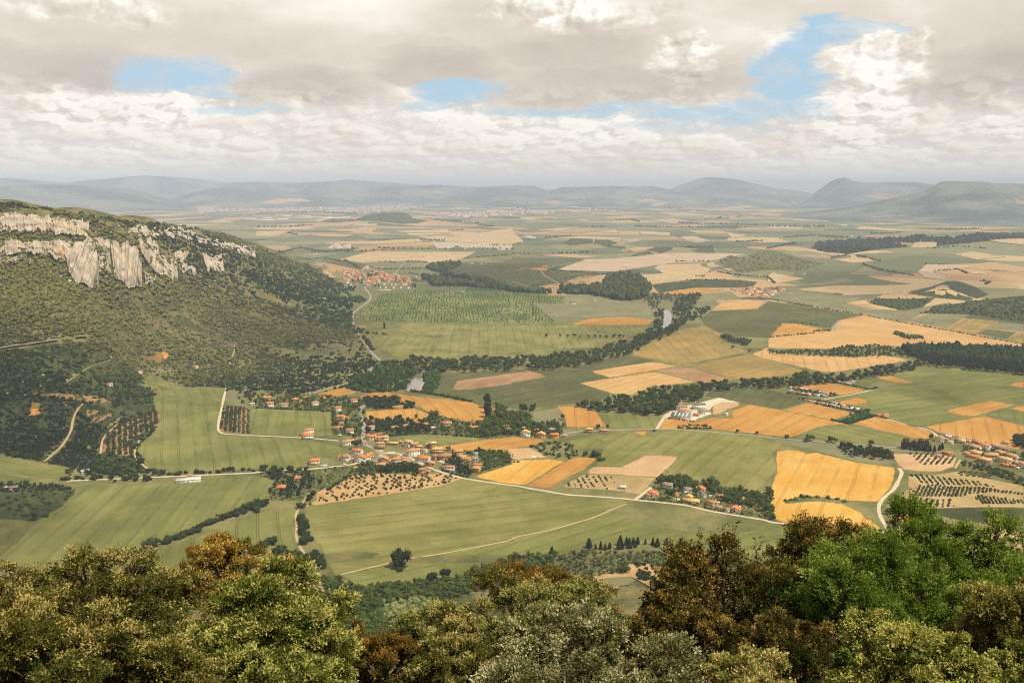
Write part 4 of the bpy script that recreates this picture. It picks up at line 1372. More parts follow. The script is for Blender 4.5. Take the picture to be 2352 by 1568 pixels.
def mass(name, w, rad, label, kind='scrub', flat=.75, cat='scrub', tint=None, fine=False, pointy=0):
    """one mass of vegetation nobody would count: lumpy clumps merged into a single object"""
    if not len(w):
        return
    base, bf = (ICO2 if fine else ICO1)
    nv = 6
    Vs, Fs, ts = [], [], []
    off = 0
    which = rng.integers(0, nv, len(w))
    rad = np.broadcast_to(rad, (len(w),)) * rng.uniform(.65, 1.35, len(w))
    tt = np.clip((rng.normal(.42, .2, len(w)) if tint is None else tint + rng.normal(0, .13, len(w))), 0, 1)
    for k in range(nv):
        b = base * (1 + rng.normal(0, .26, (len(base), 1)))
        b[:, 2] = np.where(b[:, 2] < 0, b[:, 2] * .6, b[:, 2] * (1 + pointy))
        i = np.where(which == k)[0]
        if not len(i):
            continue
        th = rng.uniform(0, 6.28, len(i))
        x = b[None, :, 0] * np.cos(th)[:, None] - b[None, :, 1] * np.sin(th)[:, None]
        y = b[None, :, 0] * np.sin(th)[:, None] + b[None, :, 1] * np.cos(th)[:, None]
        fl = rng.uniform(flat * .8, flat * 1.25, len(i))
        z = b[None, :, 2] * fl[:, None]
        r_ = rad[i][:, None]
        V = np.stack([x * r_ + w[i, 0][:, None], y * r_ + w[i, 1][:, None], z * r_ + (w[i, 2] + rad[i] * fl * .35)[:, None]], -1).reshape(-1, 3)
        f = (bf[None] + (np.arange(len(i)) * len(base))[:, None, None]).reshape(-1, 3)
        Vs.append(V)
        Fs.append(f + off)
        off += len(V)
        ts.append(np.clip(np.repeat(tt[i], len(bf)) + rng.normal(0, .10, len(i) * len(bf)), 0, 1))
    me = mk(name, np.concatenate(Vs), [np.concatenate(Fs)], [LM[kind]], attrs={'tint': ('FACE', 'FLOAT', np.concatenate(ts))})
    return tag(link(name, me), label, cat, kind='stuff')


def pxgrid(path, gx, gy, skip=()):
    poly = P(path)
    mn, mx = poly.min(0), poly.max(0)
    a, b = np.meshgrid(np.arange(mn[0], mx[0], gx), np.arange(mn[1], mx[1], gy))
    a[1::2] += gx / 2
    c = np.stack([a.ravel(), b.ravel()], -1)
    c += rng.uniform(-.5, .5, c.shape) * (gx, gy) * 1.1
    c = c[inside(c, poly)]
    for s in skip:
        c = c[~inside(c, P(s))]
    return c


def far_of(path, d):
    """mask helper: distance of points to a polyline on the ground"""
    w = unproject(dens(P(path), False, 5))[:, :2]
    return lambda q: np.min(((q[:, None, :2] - w[None]) ** 2).sum(-1), 1) > d * d


# scrub over the limestone hillside
SKIP = [l.split('|')[2] for l in FIELDS.strip().split('\n') if l[0] in 'GWQELOPDNSR' and any(k in l.split('|')[2][:3] for k in ('B1', 'B2', 'C1', 'A2', 'C2'))]
SKIP += ['A1 420,1255 500,1230 590,1225 560,1255 440,1275', 'X1 550,1110 620,1020 760,920 790,930 650,1060 590,1140']
HS = 'O -60,462 0,466 120,480 230,500 330,510 450,524 560,552 620,575 650,590 720,615 760,640 790,660 810,700 805,740 825,775 850,815 868,830 835,868 800,900 720,905 690,930 660,905 560,895 545,905 330,872 360,905 360,960 370,985 340,1040 320,1075 345,1082 300,1100 100,1062 0,1040 -60,1030'
c = pxgrid(HS, 4.0, 3.2, SKIP)
w = unproject(c)
D = np.hypot(w[:, 0], w[:, 1])
nz = fbm(w[:, 0] / 90, w[:, 1] / 90, 4, 3)
nz2 = fbm(w[:, 0] / 260, w[:, 1] / 260, 3, 8)
keep = (rng.uniform(0, 1, len(w)) < np.clip(.66 + .48 * nz - .34 * np.exp(-((c[:, 0] - 470) / 230) ** 2 - ((c[:, 1] - 715) / 60) ** 2), .06, 1)) & (D > 1100)
for ln in ROADS.strip().split('\n'):
    f = ln.split('|')
    if f[0] in ('ridge_road', 'ridge_road_bend', 'hill_track', 'scree_track', 'upper_valley_road', 'valley_road', 'garden_lane', 'orchard_track'):
        keep &= far_of(f[4], 9 if f[1] == 'tar' else 6)(w)
w, D, nz2 = w[keep], D[keep], nz2[keep]
c = c[keep]
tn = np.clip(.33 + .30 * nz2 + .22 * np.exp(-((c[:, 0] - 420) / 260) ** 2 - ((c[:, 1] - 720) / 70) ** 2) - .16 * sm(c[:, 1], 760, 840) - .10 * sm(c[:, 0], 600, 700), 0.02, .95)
big_ = np.where(rng.uniform(0, 1, len(w)) < .12, 1.75, 1.0)
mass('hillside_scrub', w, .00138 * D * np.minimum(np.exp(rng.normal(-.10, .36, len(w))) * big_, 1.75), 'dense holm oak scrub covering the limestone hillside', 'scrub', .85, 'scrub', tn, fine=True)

# lower dark slope and plots round the sunny orchards
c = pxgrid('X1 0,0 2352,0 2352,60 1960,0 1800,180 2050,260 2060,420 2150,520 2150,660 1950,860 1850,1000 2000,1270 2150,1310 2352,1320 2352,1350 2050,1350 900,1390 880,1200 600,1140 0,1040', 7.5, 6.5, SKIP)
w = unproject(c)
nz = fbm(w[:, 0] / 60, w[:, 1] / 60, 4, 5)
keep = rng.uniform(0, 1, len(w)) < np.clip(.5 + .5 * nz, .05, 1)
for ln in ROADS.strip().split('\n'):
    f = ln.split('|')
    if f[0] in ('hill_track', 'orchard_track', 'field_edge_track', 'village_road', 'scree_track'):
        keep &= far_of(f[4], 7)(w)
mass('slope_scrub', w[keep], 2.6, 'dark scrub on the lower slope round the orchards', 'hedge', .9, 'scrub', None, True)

# rows of small crop trees and vines
def rows(path, dirpath, gap, step, jit=.5, prob=1.0):
    poly = unproject(dens(P(path), True, 12))[:, :2]
    a, b = unproject(P(dirpath))[:2, :2]
    d = (b - a) / np.hypot(*(b - a))
    nrm = np.array([-d[1], d[0]])
    c0 = poly.mean(0)
    q = poly - c0
    s, t = q @ d, q @ nrm
    S_, T_ = np.meshgrid(np.arange(s.min(), s.max(), step), np.arange(t.min(), t.max(), gap))
    X = c0 + S_.ravel()[:, None] * d + T_.ravel()[:, None] * nrm + rng.normal(0, jit, (S_.size, 2))
    X = X[inside(X, poly)]
    X = X[rng.uniform(0, 1, len(X)) < prob]
    return np.concatenate([X, H(X[:, 0], X[:, 1])[:, None]], 1)


w = rows('C2 400,225 700,178 1050,130 1400,70 1540,25 B2 1800,1370 1650,1320 1450,1340 1050,1340 870,1350 600,1500 C2 470,190', 'B2 900,1350 1300,1560', 7.6, 6.2, .9, .62)
plant('orchard_tree', w[:230], (2.2, 3.8), 'small dark young tree in the sandy orchard plot below the village', 'young trees of the sandy orchard', 'olive', 'bush', None, 'tree', (.7, 1.0), 150, .14)
w1 = rows('B1 1060,895 1340,785 1435,805 1415,885 1280,995 1195,1060 1185,1175 915,1155 925,1015', 'B1 1100,1070 1100,1170', 8.2, 5.6, .7, .8)
w2 = rows('B1 2008,735 2238,748 2228,972 1980,958', 'B1 2100,740 2085,960', 7.2, 5.0, .5, .94)
w3 = rows('B1 760,760 930,770 1110,825 1025,895 960,915 760,835', 'B1 800,850 900,780', 8.5, 6.0, .8, .85)
plant('olive_tree', np.concatenate([w1, w2])[:290], (3.6, 5.2), 'round dark olive tree in an orchard row by the broad green field', 'olive trees in orchard rows', 'olive', 'bush', None, 'tree', (.75, 1.0), 150, .14)
w4 = rows('B1 200,605 490,612 880,645 1000,690 960,715 700,678 560,655 400,640', 'B1 500,640 560,615', 9, 6.5, .9, .8)
w5 = rows('C2 830,1040 900,960 1300,905 1380,950 1300,1010 1100,1080 900,1110', 'C2 900,1050 1300,930', 6, 4.5, .8, .8)
w6 = rows('X1 1080,1120 1700,1080 1900,1230 1850,1290 1300,1290', 'X1 1100,1180 1800,1200', 10, 7, 1, .8)
mass('orchard_rows', np.concatenate([w3, w4, w6, np.concatenate([w1, w2])[290:]]), 2.0, 'rows of olive trees on the reddish terraces', 'olive', .95, 'orchard', None, True)
mass('vegetable_rows', w5, 2.2, 'bushy green plants in rows on the plot at the slope foot', 'light', .8, 'crop', None, True)
vine = [rows('X3 530,440 620,430 1000,480 1500,540 1880,640 1600,600 1300,590 1000,590 640,560', 'X3 700,470 790,580', 7, 2.6, .3, .93),
        rows('X3 600,760 560,700 640,600 900,590 1100,620 1300,620 1700,640 2200,720 2200,740 1800,700 1480,720 1300,770', 'X3 700,740 760,620', 4.6, 2.4, .4, .93),
        rows('X3 280,870 380,790 1190,810 1180,920 700,930', 'X3 750,900 780,800', 6.5, 3, .4, .9),
        rows('X3 1480,740 2220,830 2220,870 1560,880', 'X3 1500,760 1560,870', 4.5, 2.4, .3, .9),
        rows('X3 1230,400 1420,385 1780,450 1700,500 1260,450', 'X3 1240,440 1390,390', 6, 2.4, .3, .9),
        rows('X3 480,110 860,120 1200,170 1200,260 960,290 700,290 600,200', 'X3 960,280 1060,150', 7, 2.6, .3, .9),
        rows('B3 460,1440 650,1345 985,1355 880,1470', 'B3 800,1400 840,1460', 8, 4, .4, .55)]
mass('vine_rows', np.concatenate(vine), 1.4, 'rows of vines on the pale terraces of the east', 'olive', .8, 'vineyard', None, False)
w = rows('C4 1650,380 1925,450 1925,680 1800,610 1670,560', 'C4 1700,420 1760,600', 7, 5, .2, .95)
mass('vine_stakes', w, .55, 'small staked vines dotting the pinkish slope', 'olive', .9, 'vineyard', None, False)
w = rows('A2 890,1260 1000,1185 1100,1085 1210,1045 1450,1035 2280,1055 2280,1330 1600,1320 1000,1305', 'A2 1500,1050 1450,1300', 10, 8, 1.7, .5)
w_ = rows('A3 10,1055 470,1088 450,1148 195,1150 330,1270 400,1325 10,1330', 'A3 100,1060 60,1320', 10, 8, 1.7, .5)
mass('poplar_nursery', np.concatenate([w, w_]), 1.5, 'young poplars in even rows below the far village', 'garden', 1.3, 'tree plantation', None, False, .3)

# the river woods and groves
RIV = 'B2 1340,330 1400,280 1520,285 1650,300 2294,285 B3 0,285 300,275 700,225 1000,135 1330,35 1480,20 1460,50 1300,130 1000,262 550,372 100,390 0,385 B2 2294,395 1850,400 1430,415'
w = dart(RIV, 8.5, 6, nmax=300)
plant('river_tree', w, (10, 17), 'dark broadleaf tree in the dense belt along the river', 'trees of the river belt', 'broad', 'round', False)
UP = 'A3 1290,1290 1210,1395 1130,1440 1020,1530 900,1568 1130,1568 1290,1440 1480,1380 1560,1310 1700,1270 1780,1180 1650,1190 1600,1200 1700,1060 1640,1045 1460,1120 1445,1230 1440,1330 1380,1385 1330,1400 1320,1380 1350,1310 1355,1210 1280,1205'
w = dart(UP, 11, 5, nmax=200)
plant('riverside_tree', w, (10, 16), 'dark tree lining the upper bend of the river', 'trees along the river bend', 'broad', 'round', False)
w = dart('A3 1180,1090 1250,1050 1400,1060 1600,1050 1700,1060 1600,1190 1460,1210 1440,1130 1350,1100 1280,1200 1250,1190', 12, 5, nmax=120)
plant('willow_tree', w, (8, 12), 'pale grey green willow above the river bend', 'willows above the river bend', 'light', 'round', False)
GRV = 'B3 560,725 640,700 790,705 890,640 1050,640 1200,600 1300,560 1450,565 1640,540 1840,510 2000,515 2294,490 B4 0,490 100,480 400,425 530,455 740,430 1000,380 1310,325 1400,345 1380,372 1100,438 930,452 650,500 530,508 200,538 0,565 B3 2294,560 2050,552 1780,588 1700,640 1650,660 1520,680 1400,760 1310,795 1200,790 1000,772 900,768 660,738'
w = dart(GRV, 8.0, 5, nmax=300)
plant('grove_tree', w, (9, 16), 'round dark green tree of the long grove behind the halls', 'trees of the long grove', 'broad', 'round', False)
w = at('B3 1240,790 1130,760 1440,700 1340,740')
plant('bright_tree', w, (12, 16), 'tall lighter green tree at the near edge of the grove', 'lighter trees at the grove edge', 'garden', 'round', False)
PIN = 'B4 1200,200 1300,190 1500,195 1900,195 2294,215 2400,220 2400,440 2294,440 2100,415 1800,395 1700,372 1500,370 1400,330 1320,300'
w = dart(PIN, 8, 4, nmax=900)
o_ = np.argsort(np.hypot(w[:, 0], w[:, 1]))
plant('pine_tree', w[o_[:220]], (11, 16), 'dark pine on the near side of the eastern plantation', 'pines of the eastern plantation', 'pine', 'pine', False)
w = w[o_[220:]]
mass('pine_wood', w + (0, 0, 4), 5.2, 'dark pine plantation reading as one solid mass', 'pine', 1.3, 'wood', None, True)
w = dart('B4 10,228 600,215 700,180 830,190 1000,175 1180,200 1300,300 1180,270 750,280 400,270 0,245', 8, 3, nmax=220)
plant('thicket_tree', w, (5, 9), 'low green tree in the thicket between two straw fields', 'thicket between straw fields', 'broad', 'round', False)
w = dart('A3 830,960 870,890 1050,880 1130,900 1200,950 1240,1000 1200,1080 1090,1110 970,1110 700,1060 440,1040 420,1010 600,1000 800,990', 12, 4, nmax=420)
mass('dark_wood', np.concatenate([w + (0, 0, 7), w]), 8.5, 'dark green wood covering a low knoll by the river', 'broad', 1.1, 'wood', None, True)
w = dart('A2 1520,830 1600,800 1830,780 1840,800 1700,860 1650,900 2100,940 2250,1010 2294,1030 1900,990 1600,985 1480,900 A3 0,1030 430,1055 800,1070 0,1040', 15, 2, nmax=300)
mass('far_river_wood', np.concatenate([w + (0, 0, 6), w]), 9, 'dark band of trees along the far river', 'broad', 1.0, 'wood', None, True)

# far lines and copses
far = []
for pth, g in (('A3 1100,462 1500,470 1800,465 2100,470', 22), ('A3 925,405 1070,400 1140,420', 24), ('A3 0,700 300,705 600,700 800,690', 30), ('A2 200,700 400,655 640,690 880,670 860,650', 16),
               ('A2 500,690 700,680 900,660', 14), ('A2 1100,655 1500,665 1900,660 2294,665', 20), ('A2 800,690 1000,680 1300,665', 22), ('A2 610,760 640,750 780,780', 14), ('A2 790,770 850,790 920,830', 9), ('A2 800,765 860,800 915,832', 9),
               ('A2 1030,830 1200,845 1470,840', 12), ('A2 1340,780 1420,775 1530,785', 10), ('A2 1050,780 1180,775 1250,785', 14), ('A2 1380,880 1500,900 1480,930', 14), ('A2 1860,750 2000,735 2250,715', 18),
               ('A2 280,520 370,535', 16), ('A2 1560,585 1690,585', 18), ('A2 1730,500 1850,495', 20), ('A2 2000,450 2120,460', 22), ('A2 0,470 300,465 500,450', 30), ('A2 100,330 500,335 900,350', 34), ('A2 1600,400 2000,430', 34),
               ('A3 0,300 600,310 1200,300', 40), ('A3 600,270 1100,280 1500,300', 42), ('A3 620,690 680,690', 12), ('A3 1470,778 1570,775', 14), ('A3 1640,775 1760,775', 16),
               ('A3 1450,650 1800,645', 16), ('A3 640,465 830,465', 22), ('A3 280,565 520,545', 20), ('A4 850,800 1000,850 1300,900', 10), ('A4 790,720 900,745 1000,770', 12), ('A4 1500,860 1700,845 1780,880', 12),
               ('A4 560,745 700,720 750,700', 14), ('A4 1400,800 1600,805', 14), ('A4 0,460 300,465 500,460', 22), ('A4 930,525 1100,520 1200,515', 18), ('A4 1500,490 1900,485', 24), ('A4 1900,950 1990,960 1950,980', 10),
               ('A4 0,660 80,640 250,610', 16), ('A4 1440,660 1700,640 1960,660', 22), ('A4 200,1150 300,1165 400,1175', 9), ('A4 1880,350 2000,400', 40), ('A3 1850,390 1870,380', 20), ('A3 1500,430 2200,450', 30), ('A3 1650,910 1720,905', 8),
               ('A3 1560,940 1680,945 1900,940', 11), ('A3 1850,870 1960,890 2150,910 2294,915', 12), ('A3 1480,1030 1600,1000', 12), ('A4 0,920 60,970', 9), ('A3 480,925 640,905', 10), ('A3 370,855 700,885 860,890', 10),
               ('A3 180,990 300,985', 9), ('A3 500,980 700,1010', 9), ('A3 2000,600 2250,590', 18), ('A4 150,560 400,540 700,560', 20)):
    far.append(along(pth, g * .8, g * .25))
w = np.concatenate(far)
D = np.hypot(w[:, 0], w[:, 1])
mass('far_hedgerows', w, np.clip(.0011 * D, 3, 14), 'distant hedgerows and copses strung across the plain', 'broad', 1.0, 'hedgerow', None, False)
w = dart('A4 400,655 480,610 760,590 1200,570 1370,550 1600,575 1900,535 2400,530 2400,560 1950,592 1510,635 1520,605 1110,605 1130,630 1250,645 960,668 700,705 520,688', 26, 0, nmax=1200)
mass('pine_ridge', w, 15, 'dark pines along the far eastern ridge', 'pine', .9, 'wood', None, False)
w = dart('A3 1860,770 1960,725 2040,750 2200,700 A4 0,680 150,710 350,765 500,800 300,845 0,840 A3 2050,875 1900,820', 22, 0, nmax=500)
mass('hill_scrub', w, 5, 'thin scrub on the hill above the straw terraces', 'light', .7, 'scrub', None, False)
w = dart('A4 1370,1240 1500,1180 1900,1120 2400,1080 2400,1330 2080,1290 1820,1250 1460,1240', 15, 0, nmax=600)
mass('eastern_scrub', w, 5, 'dark scrub on the eastern hillside', 'scrub', .7, 'scrub', None, False)
w = dart('A4 910,1150 960,1105 1250,1110 1500,1100 1370,1190 1220,1215', 15, 0, nmax=200)
mass('bank_scrub', w, 4.5, 'dark scrub on the bank under the straw field', 'broad', .7, 'scrub', None, False)
w = np.concatenate([dart('A2 0,660 100,690 300,770 500,840 700,930 800,1010 850,1080 800,1180 600,1140 400,1090 0,1010', 15, 0, nmax=400), dart('A2 300,1200 600,1140 850,1250 870,1340 900,1430 800,1400 600,1330', 10, 0, nmax=160)])
mass('foot_scrub', w, 5.5, 'patchy bushes at the ridge foot by the far village', 'broad', .7, 'scrub', None, True)
for pth, nm_ in (('B2 850,480 1050,400 1130,330 1200,310 1340,320 1430,400 1400,480 1330,560 1250,580 1100,590 950,590 850,560', 'dense thicket between valley road and river pool'), ('B2 1500,450 1560,420 1640,420 1620,540 1560,600 1500,590 1530,520', 'bushes beside the river pool')):
    w = dart(pth, 6, 3, nmax=260)
    mass('river_thicket', w, 4.6, nm_, 'broad', 1.0, 'thicket', None, True)
w = along('B2 1400,595 1550,615 1750,650 1930,685', 5, 1)
mass('field_hedge', w, 3.6, 'dark hedge along the top of the long curved orange field', 'hedge', .8, 'hedge', None, True)

# hedgerow bushes one can count
plant('hedge_bush', at('C1 1140,545'), 11, 'largest round dark bush behind the olive gold trees', 'dark bushes between two fields', 'hedge', 'bush', True, 'bush', (1.0, 1.3))
plant('hedge_bush', np.concatenate([at('C1 1330,485 1400,450 1450,425 1520,395 1595,365 1680,335 1790,310 1850,285 1905,260'), along('C1 1230,520 1500,425', 5, 1.3), along('C1 1500,410 1760,300', 9, 1.5), along('C1 1730,315 1930,215', 5, 1.3), along('C2 0,235 70,215', 5, 1.3), along('C1 720,680 900,610', 5, 1.5), at('C1 780,660 700,690')]),
      (5.5, 8.5), 'dark round bush in the line between two green fields', 'dark bushes between two fields', 'hedge', 'bush', True, 'bush', (.9, 1.3))
plant('hedge_bush', np.concatenate([at('C2 60,230 10,270 340,245 395,190 430,150 65,540 125,520 340,340 365,370 350,410 375,480 350,520 395,500 440,640 470,650 450,690 490,690 380,640'), along('C2 150,590 330,630', 5, 1.5), along('C2 345,330 375,520', 7, 2), along('C2 430,600 480,700', 6, 2)]),
      (6, 10.5), 'dark bush standing beside the winding earth track', 'bushes along the winding track', 'hedge', 'bush', True, 'bush', (.8, 1.1))
plant('field_oak', at('C2 1090,695'), 19, 'big dark oak standing alone in the pale green field', None, 'hedge', 'bush', True, 'tree', (.75, .85), 700, .06)
plant('field_bush', at('C2 1085,722'), 6, 'small bush at the foot of the lone field oak', None, 'hedge', 'bush', True, 'bush')
plant('slope_pine', at('C2 1325,820 1425,790'), (11, 13), 'one of two small dark trees at the field edge above the slope wood', 'two small trees at the field edge', 'pine', 'round', True)
w = np.concatenate([along('C3 575,548 720,560 930,545', 6, 1.5), along('C3 800,525 1050,520', 6, 2), along('C3 1080,535 1180,530', 6, 2), along('C3 1200,540 1280,540', 6, 2), at('C3 300,590 470,605 20,655 60,650')])
plant('slope_conifer', w, (7, 13), 'dark conifer in the row under the pale green field', 'dark conifer row under the field', 'pine', 'cone', True, 'tree', (.9, 1.5))
w = np.concatenate([along('B1 620,1385 900,1385 1340,1392', 8, 3), along('B1 620,1300 840,1345', 7, 3), at('B1 560,1390 1000,1330 1060,1340 1090,1330 1330,1310 1370,1310 2010,1310 2060,1300 2090,1310 2180,1300 2230,1300 2270,1310 B2 70,1290 180,1315'), along('B1 1400,1330 1700,1335 1960,1325', 9, 2)])
plant('roadside_bush', w, (4, 8), 'dark bush along the pale village road', 'bushes along the village road', 'hedge', 'bush', True, 'bush', (.8, 1.1))
w = np.concatenate([along('A3 440,1455 520,1455', 9, 2), at('A3 305,1455 555,1455 610,1457'), along('A3 690,1457 800,1458', 10, 2), along('A3 830,1460 1000,1460', 9, 2), at('A3 970,1500')])
plant('hedgerow_tree', w, (7, 13), 'dark tree in the broken hedgerow across the river bend fields', 'broken hedgerow in the river bend', 'broad', 'round', False)
for p_, l_ in (('B4 172,1018', 'first small tree on the country road'), ('B4 375,1040', 'round tree with a clear shadow on the country road'), ('B4 566,1048', 'tree on the road behind the yellow field'), ('B4 930,1075', 'larger leaning tree by the country road')):
    plant('roadside_tree', at(p_), 8 if '172' in p_ else 10, l_, None, 'garden', 'round', True)
for p_, h_, l_ in (('B3 740,1180', 15, 'large round bush tree at the corner of the golden field'), ('B3 660,1165', 7, 'smaller bush beside the large round one'), ('B3 795,1215', 7, 'pale bush at the golden field tip'), ('B3 450,850', 12, 'dark tree at the edge of the tilted orange field'), ('B3 460,910', 8, 'small tree where the road meets the orange field'),
                   ('B3 2020,965', 6, 'small tree on the road edge of the ripe field'), ('B3 2190,980', 6, 'second small tree on the road edge of the ripe field'), ('B3 1275,950', 4, 'little bush at the drive junction'), ('B3 770,930', 9, 'tree by the crossing road houses'), ('B3 855,930', 9, 'tree by the last crossing road house'),
                   ('B2 1590,835', 16, 'broad lone tree beside the lane of the long orange field'), ('B2 1435,835', 10, 'round tree at the end of the inner orange field'), ('B2 1280,715', 15, 'tall dark tree by the long tan shed'), ('B2 960,805', 9, 'round tree on the bend of the main street'), ('B2 895,1110', 14, 'dark tree beside the white houses'),
                   ('B2 2000,1140', 9, 'round tree at the edge of the tan field'), ('B2 1725,1125', 8, 'small tree behind the long stone house'), ('B4 1290,1100', 0, ''), ('B4 1460,1025', 9, 'round tree by the first tan village house'), ('B3 2125,245', 9, 'dark tree at the field corner by the grove'), ('B3 1975,210', 8, 'small round tree below the field copse'),
                   ('X3 520,900', 9, 'round shrub at the bottom of the vineyard'), ('X3 300,1270', 11, 'round tree beside the eastern house'), ('X3 180,1030', 8, 'dark tree where the vineyard track leaves the lane'), ('C1 260,340', 13, 'conical dark tree on the rough western slope'), ('X1 690,880', 16, 'tall dark tree on the lower slope'),
                   ('V7 1540,620', 15, 'round pale green tree in the last hamlet garden'), ('V6 1690,280', 14, 'dark green tree behind the hamlet houses'), ('V6 690,560', 15, 'large walnut tree by the hamlet road'), ('V6 1290,480', 13, 'two lobed tree in the middle of the hamlet')):
    if h_:
        plant('lone_tree', at(p_), h_, l_, None, 'broad' if h_ > 8 else 'garden', 'bush' if 'bush' in l_ or 'shrub' in l_ or 'lone' in l_ else 'round', True, 'tree', (.85, 1.0))
for i_, p_ in enumerate(('V4 290,300', 'V4 290,420', 'V4 300,525')):
    plant('poplar_tree', at(p_), 23, ('farthest', 'middle', 'nearest')[i_] + ' of three dark poplars at the tip of the curved orange field', None, 'hedge', 'tall', True, 'tree', (1.3, 1.5))
plant('fir_tree', at('V1 1580,720'), 17, 'pointed fir above the swimming pool garden', None, 'pine', 'cone', True)
plant('cypress_tree', at('W 1355,1480'), 24, 'tall thin cypress beside the roadside farm', None, 'hedge', 'tall', False, 'tree', (.8, 1))
w = np.concatenate([along('B4 1195,1110 1425,1130', 5, 1), along('B4 1200,1100 1420,1115', 6, 1)])
plant('bare_poplar', w, (13, 18), 'tall sparse brown poplar at the road end', 'sparse poplars at the road end', 'brownp', 'tall', True, 'tree', (1.0, 1.4))
plant('park_conifer', at('B4 1490,1135 1560,1110 1450,1130 1535,1120'), (9, 13), 'dark conifer beside the sparse poplars', 'conifers beside the sparse poplars', 'pine', 'cone', True)
w = along('A4 880,1262 1250,1330 1600,1392 2294,1520', 11, 1)
mass('long_hedge', w, 2.6, 'thin dark hedge dividing the straw field from the squares', 'broad', .8, 'hedge', None, True)
w = np.concatenate([along('A4 40,1117 200,1150 450,1190 850,1255', 11, 1), along('A4 20,1455 160,1440 400,1418', 9, 1), along('A4 420,1400 500,1390 560,1395', 5, 2), along('A4 210,1325 340,1330 450,1350', 8, 1.5)])
mass('field_hedge', w, 2.6, 'dark hedges round the dark rolling field', 'broad', .9, 'hedge', None, True)
w = dart('A4 1120,1425 1170,1410 1250,1440 1350,1445 1400,1465 1260,1470', 9, 0, nmax=60)
mass('field_thicket', w, 4.5, 'green island of scrub in the great straw field', 'broad', .9, 'thicket', None, True)
w = dart('A3 1870,1450 1910,1435 1990,1470 2090,1480 2140,1500 2090,1525 1960,1490', 8, 2, nmax=80)
plant('copse_tree', w, (8, 11), 'dark tree of the copse in the pink bare corner', 'copse in the bare corner', 'broad', 'round', False)
w = along('C4 140,200 280,160 420,170 570,190', 5, 2.5)
mass('field_thicket', w, 2.4, 'strip of scrub biting into the yellow field', 'broad', .8, 'thicket', None, True)
w = along('B1 700,420 900,470 1180,560', 9, 3)
w = np.concatenate([w, along('X1 830,370 1100,400 1450,470', 6, 4), along('X1 200,200 420,210 700,250', 8, 3)])
mass('slope_hedge', w, 3.6, 'dark hedge between the slope orchards', 'hedge', .9, 'hedge', None, True)
w = np.concatenate([along('A2 880,1400 1000,1420 1170,1430', 8, 3), along('A2 900,1380 960,1390', 8, 3), along('A2 960,1450 1050,1568', 9, 2)])
mass('farm_hedge', w, 4, 'dark garden trees round the roadside farm', 'hedge', 1.1, 'hedge', None, True)
w = np.concatenate([along('V5 905,900 1200,905 1660,905', 4, .8), along('V5 920,860 920,900', 3, .8), along('V5 1130,830 1400,835 1660,860', 4, .8)])
mass('garden_hedge', w, 2.2, 'dark hedge enclosing the small pink house plot', 'hedge', .95, 'hedge', None, True)
w = np.concatenate([along('V3 740,835 1000,905 1200,960 1370,990', 2.6, .3), along('V6 190,590 470,595', 2.6, .3), along('V6 540,600 900,650 1360,715', 2.6, .3), along('V6 1540,775 1940,860', 2.6, .3), along('V6 290,290 980,385', 2.6, .3)])
mass('clipped_hedge', w, 1.5, 'clipped dark hedges edging the garden plots along the white road', 'hedge', .9, 'hedge', None, True)
w = np.concatenate([along('B2 640,1480 850,1345 1050,1335', 4, .8), along('B2 0,740 200,752 370,757 690,775', 4, 1), along('B2 690,780 688,900', 4, 1), along('V1 1640,960 2352,900', 3, 1), along('B2 1280,985 1500,970 2070,1010', 4, 1), along('V1 310,610 950,600', 3, .6)])
mass('village_hedge', w, 2.1, 'dark hedges between the village gardens and the fields', 'hedge', .9, 'hedge', None, True)
w = np.concatenate([along('X4 850,225 1200,290 1560,370 1700,335', 3.5, .8), along('X4 0,430 420,490', 4, .8), along('X4 560,640 1280,780', 4, .8), along('X4 830,940 1150,1010 1700,850', 3, 1)])
mass('allotment_hedge', w, 2.0, 'dark hedges round the garden strips', 'hedge', .9, 'hedge', None, True)
w = rows('X4 930,950 1150,1005 1680,850 1500,810', 'X4 1000,960 1500,830', 4, 3, .5)
mass('nursery_rows', w, 1.7, 'dense green rows in the plot beside the barn', 'garden', .8, 'crop', None, True)

LM['rock'] = RM
w = np.concatenate([dart('A1 0,770 300,790 620,800 900,1010 700,1000 400,860 0,870', 16, 0, nmax=90), dart('A1 1280,960 1500,930 1700,860 1960,880 2010,1000 1850,1080 1600,980 1350,1010', 13, 0, nmax=150), dart('A1 870,850 1010,900 1000,960 900,960', 8, 0, nmax=40),
                    dart('A1 340,1080 520,1140 560,1250 380,1180', 18, 0, nmax=30), dart('A1 900,420 1100,470 1500,560 1230,560 960,540', 14, 0, nmax=80), dart('X1 0,0 1000,0 900,420 100,300', 30, 0, nmax=60), dart('A1 1500,560 1900,680 2200,740 1900,720 1600,640', 20, 0, nmax=60)])
mass('scattered_rocks', w, 3.0, 'pale limestone blocks scattered in the scrub below the cliffs', 'rock', .8, 'rocks', None, False)
# ------------------------------------------------------------------ buildings
def tile_mat(name, col):
    m, n, bs, _ = nmat(name)
    tc = n.new('ShaderNodeTexCoord').outputs['Object']
    a = n.noise(tc, .5, 4, .65)
    b = n.noise(tc, 3.0, 3, .7)
    w = n.m('SINE', n.m('MULTIPLY', n.m('ADD', n.sep(tc)[0], n.sep(tc)[1]), 14.0))
    c = n.mix(n.ramp(a, .3, .7), tuple(k * .74 for k in col), tuple(min(.9, k * 1.18) for k in col))
    g = n.m('MULTIPLY', n.ramp(b, .3, .7, .84, 1.1), n.ramp(w, -1, 1, .9, 1.05))
    n.put(bs.inputs['Base Color'], n.mix(1.0, c, n.xyz(g, g, g), 'MULTIPLY'))
    bs.inputs['Roughness'].default_value = .9
    return m


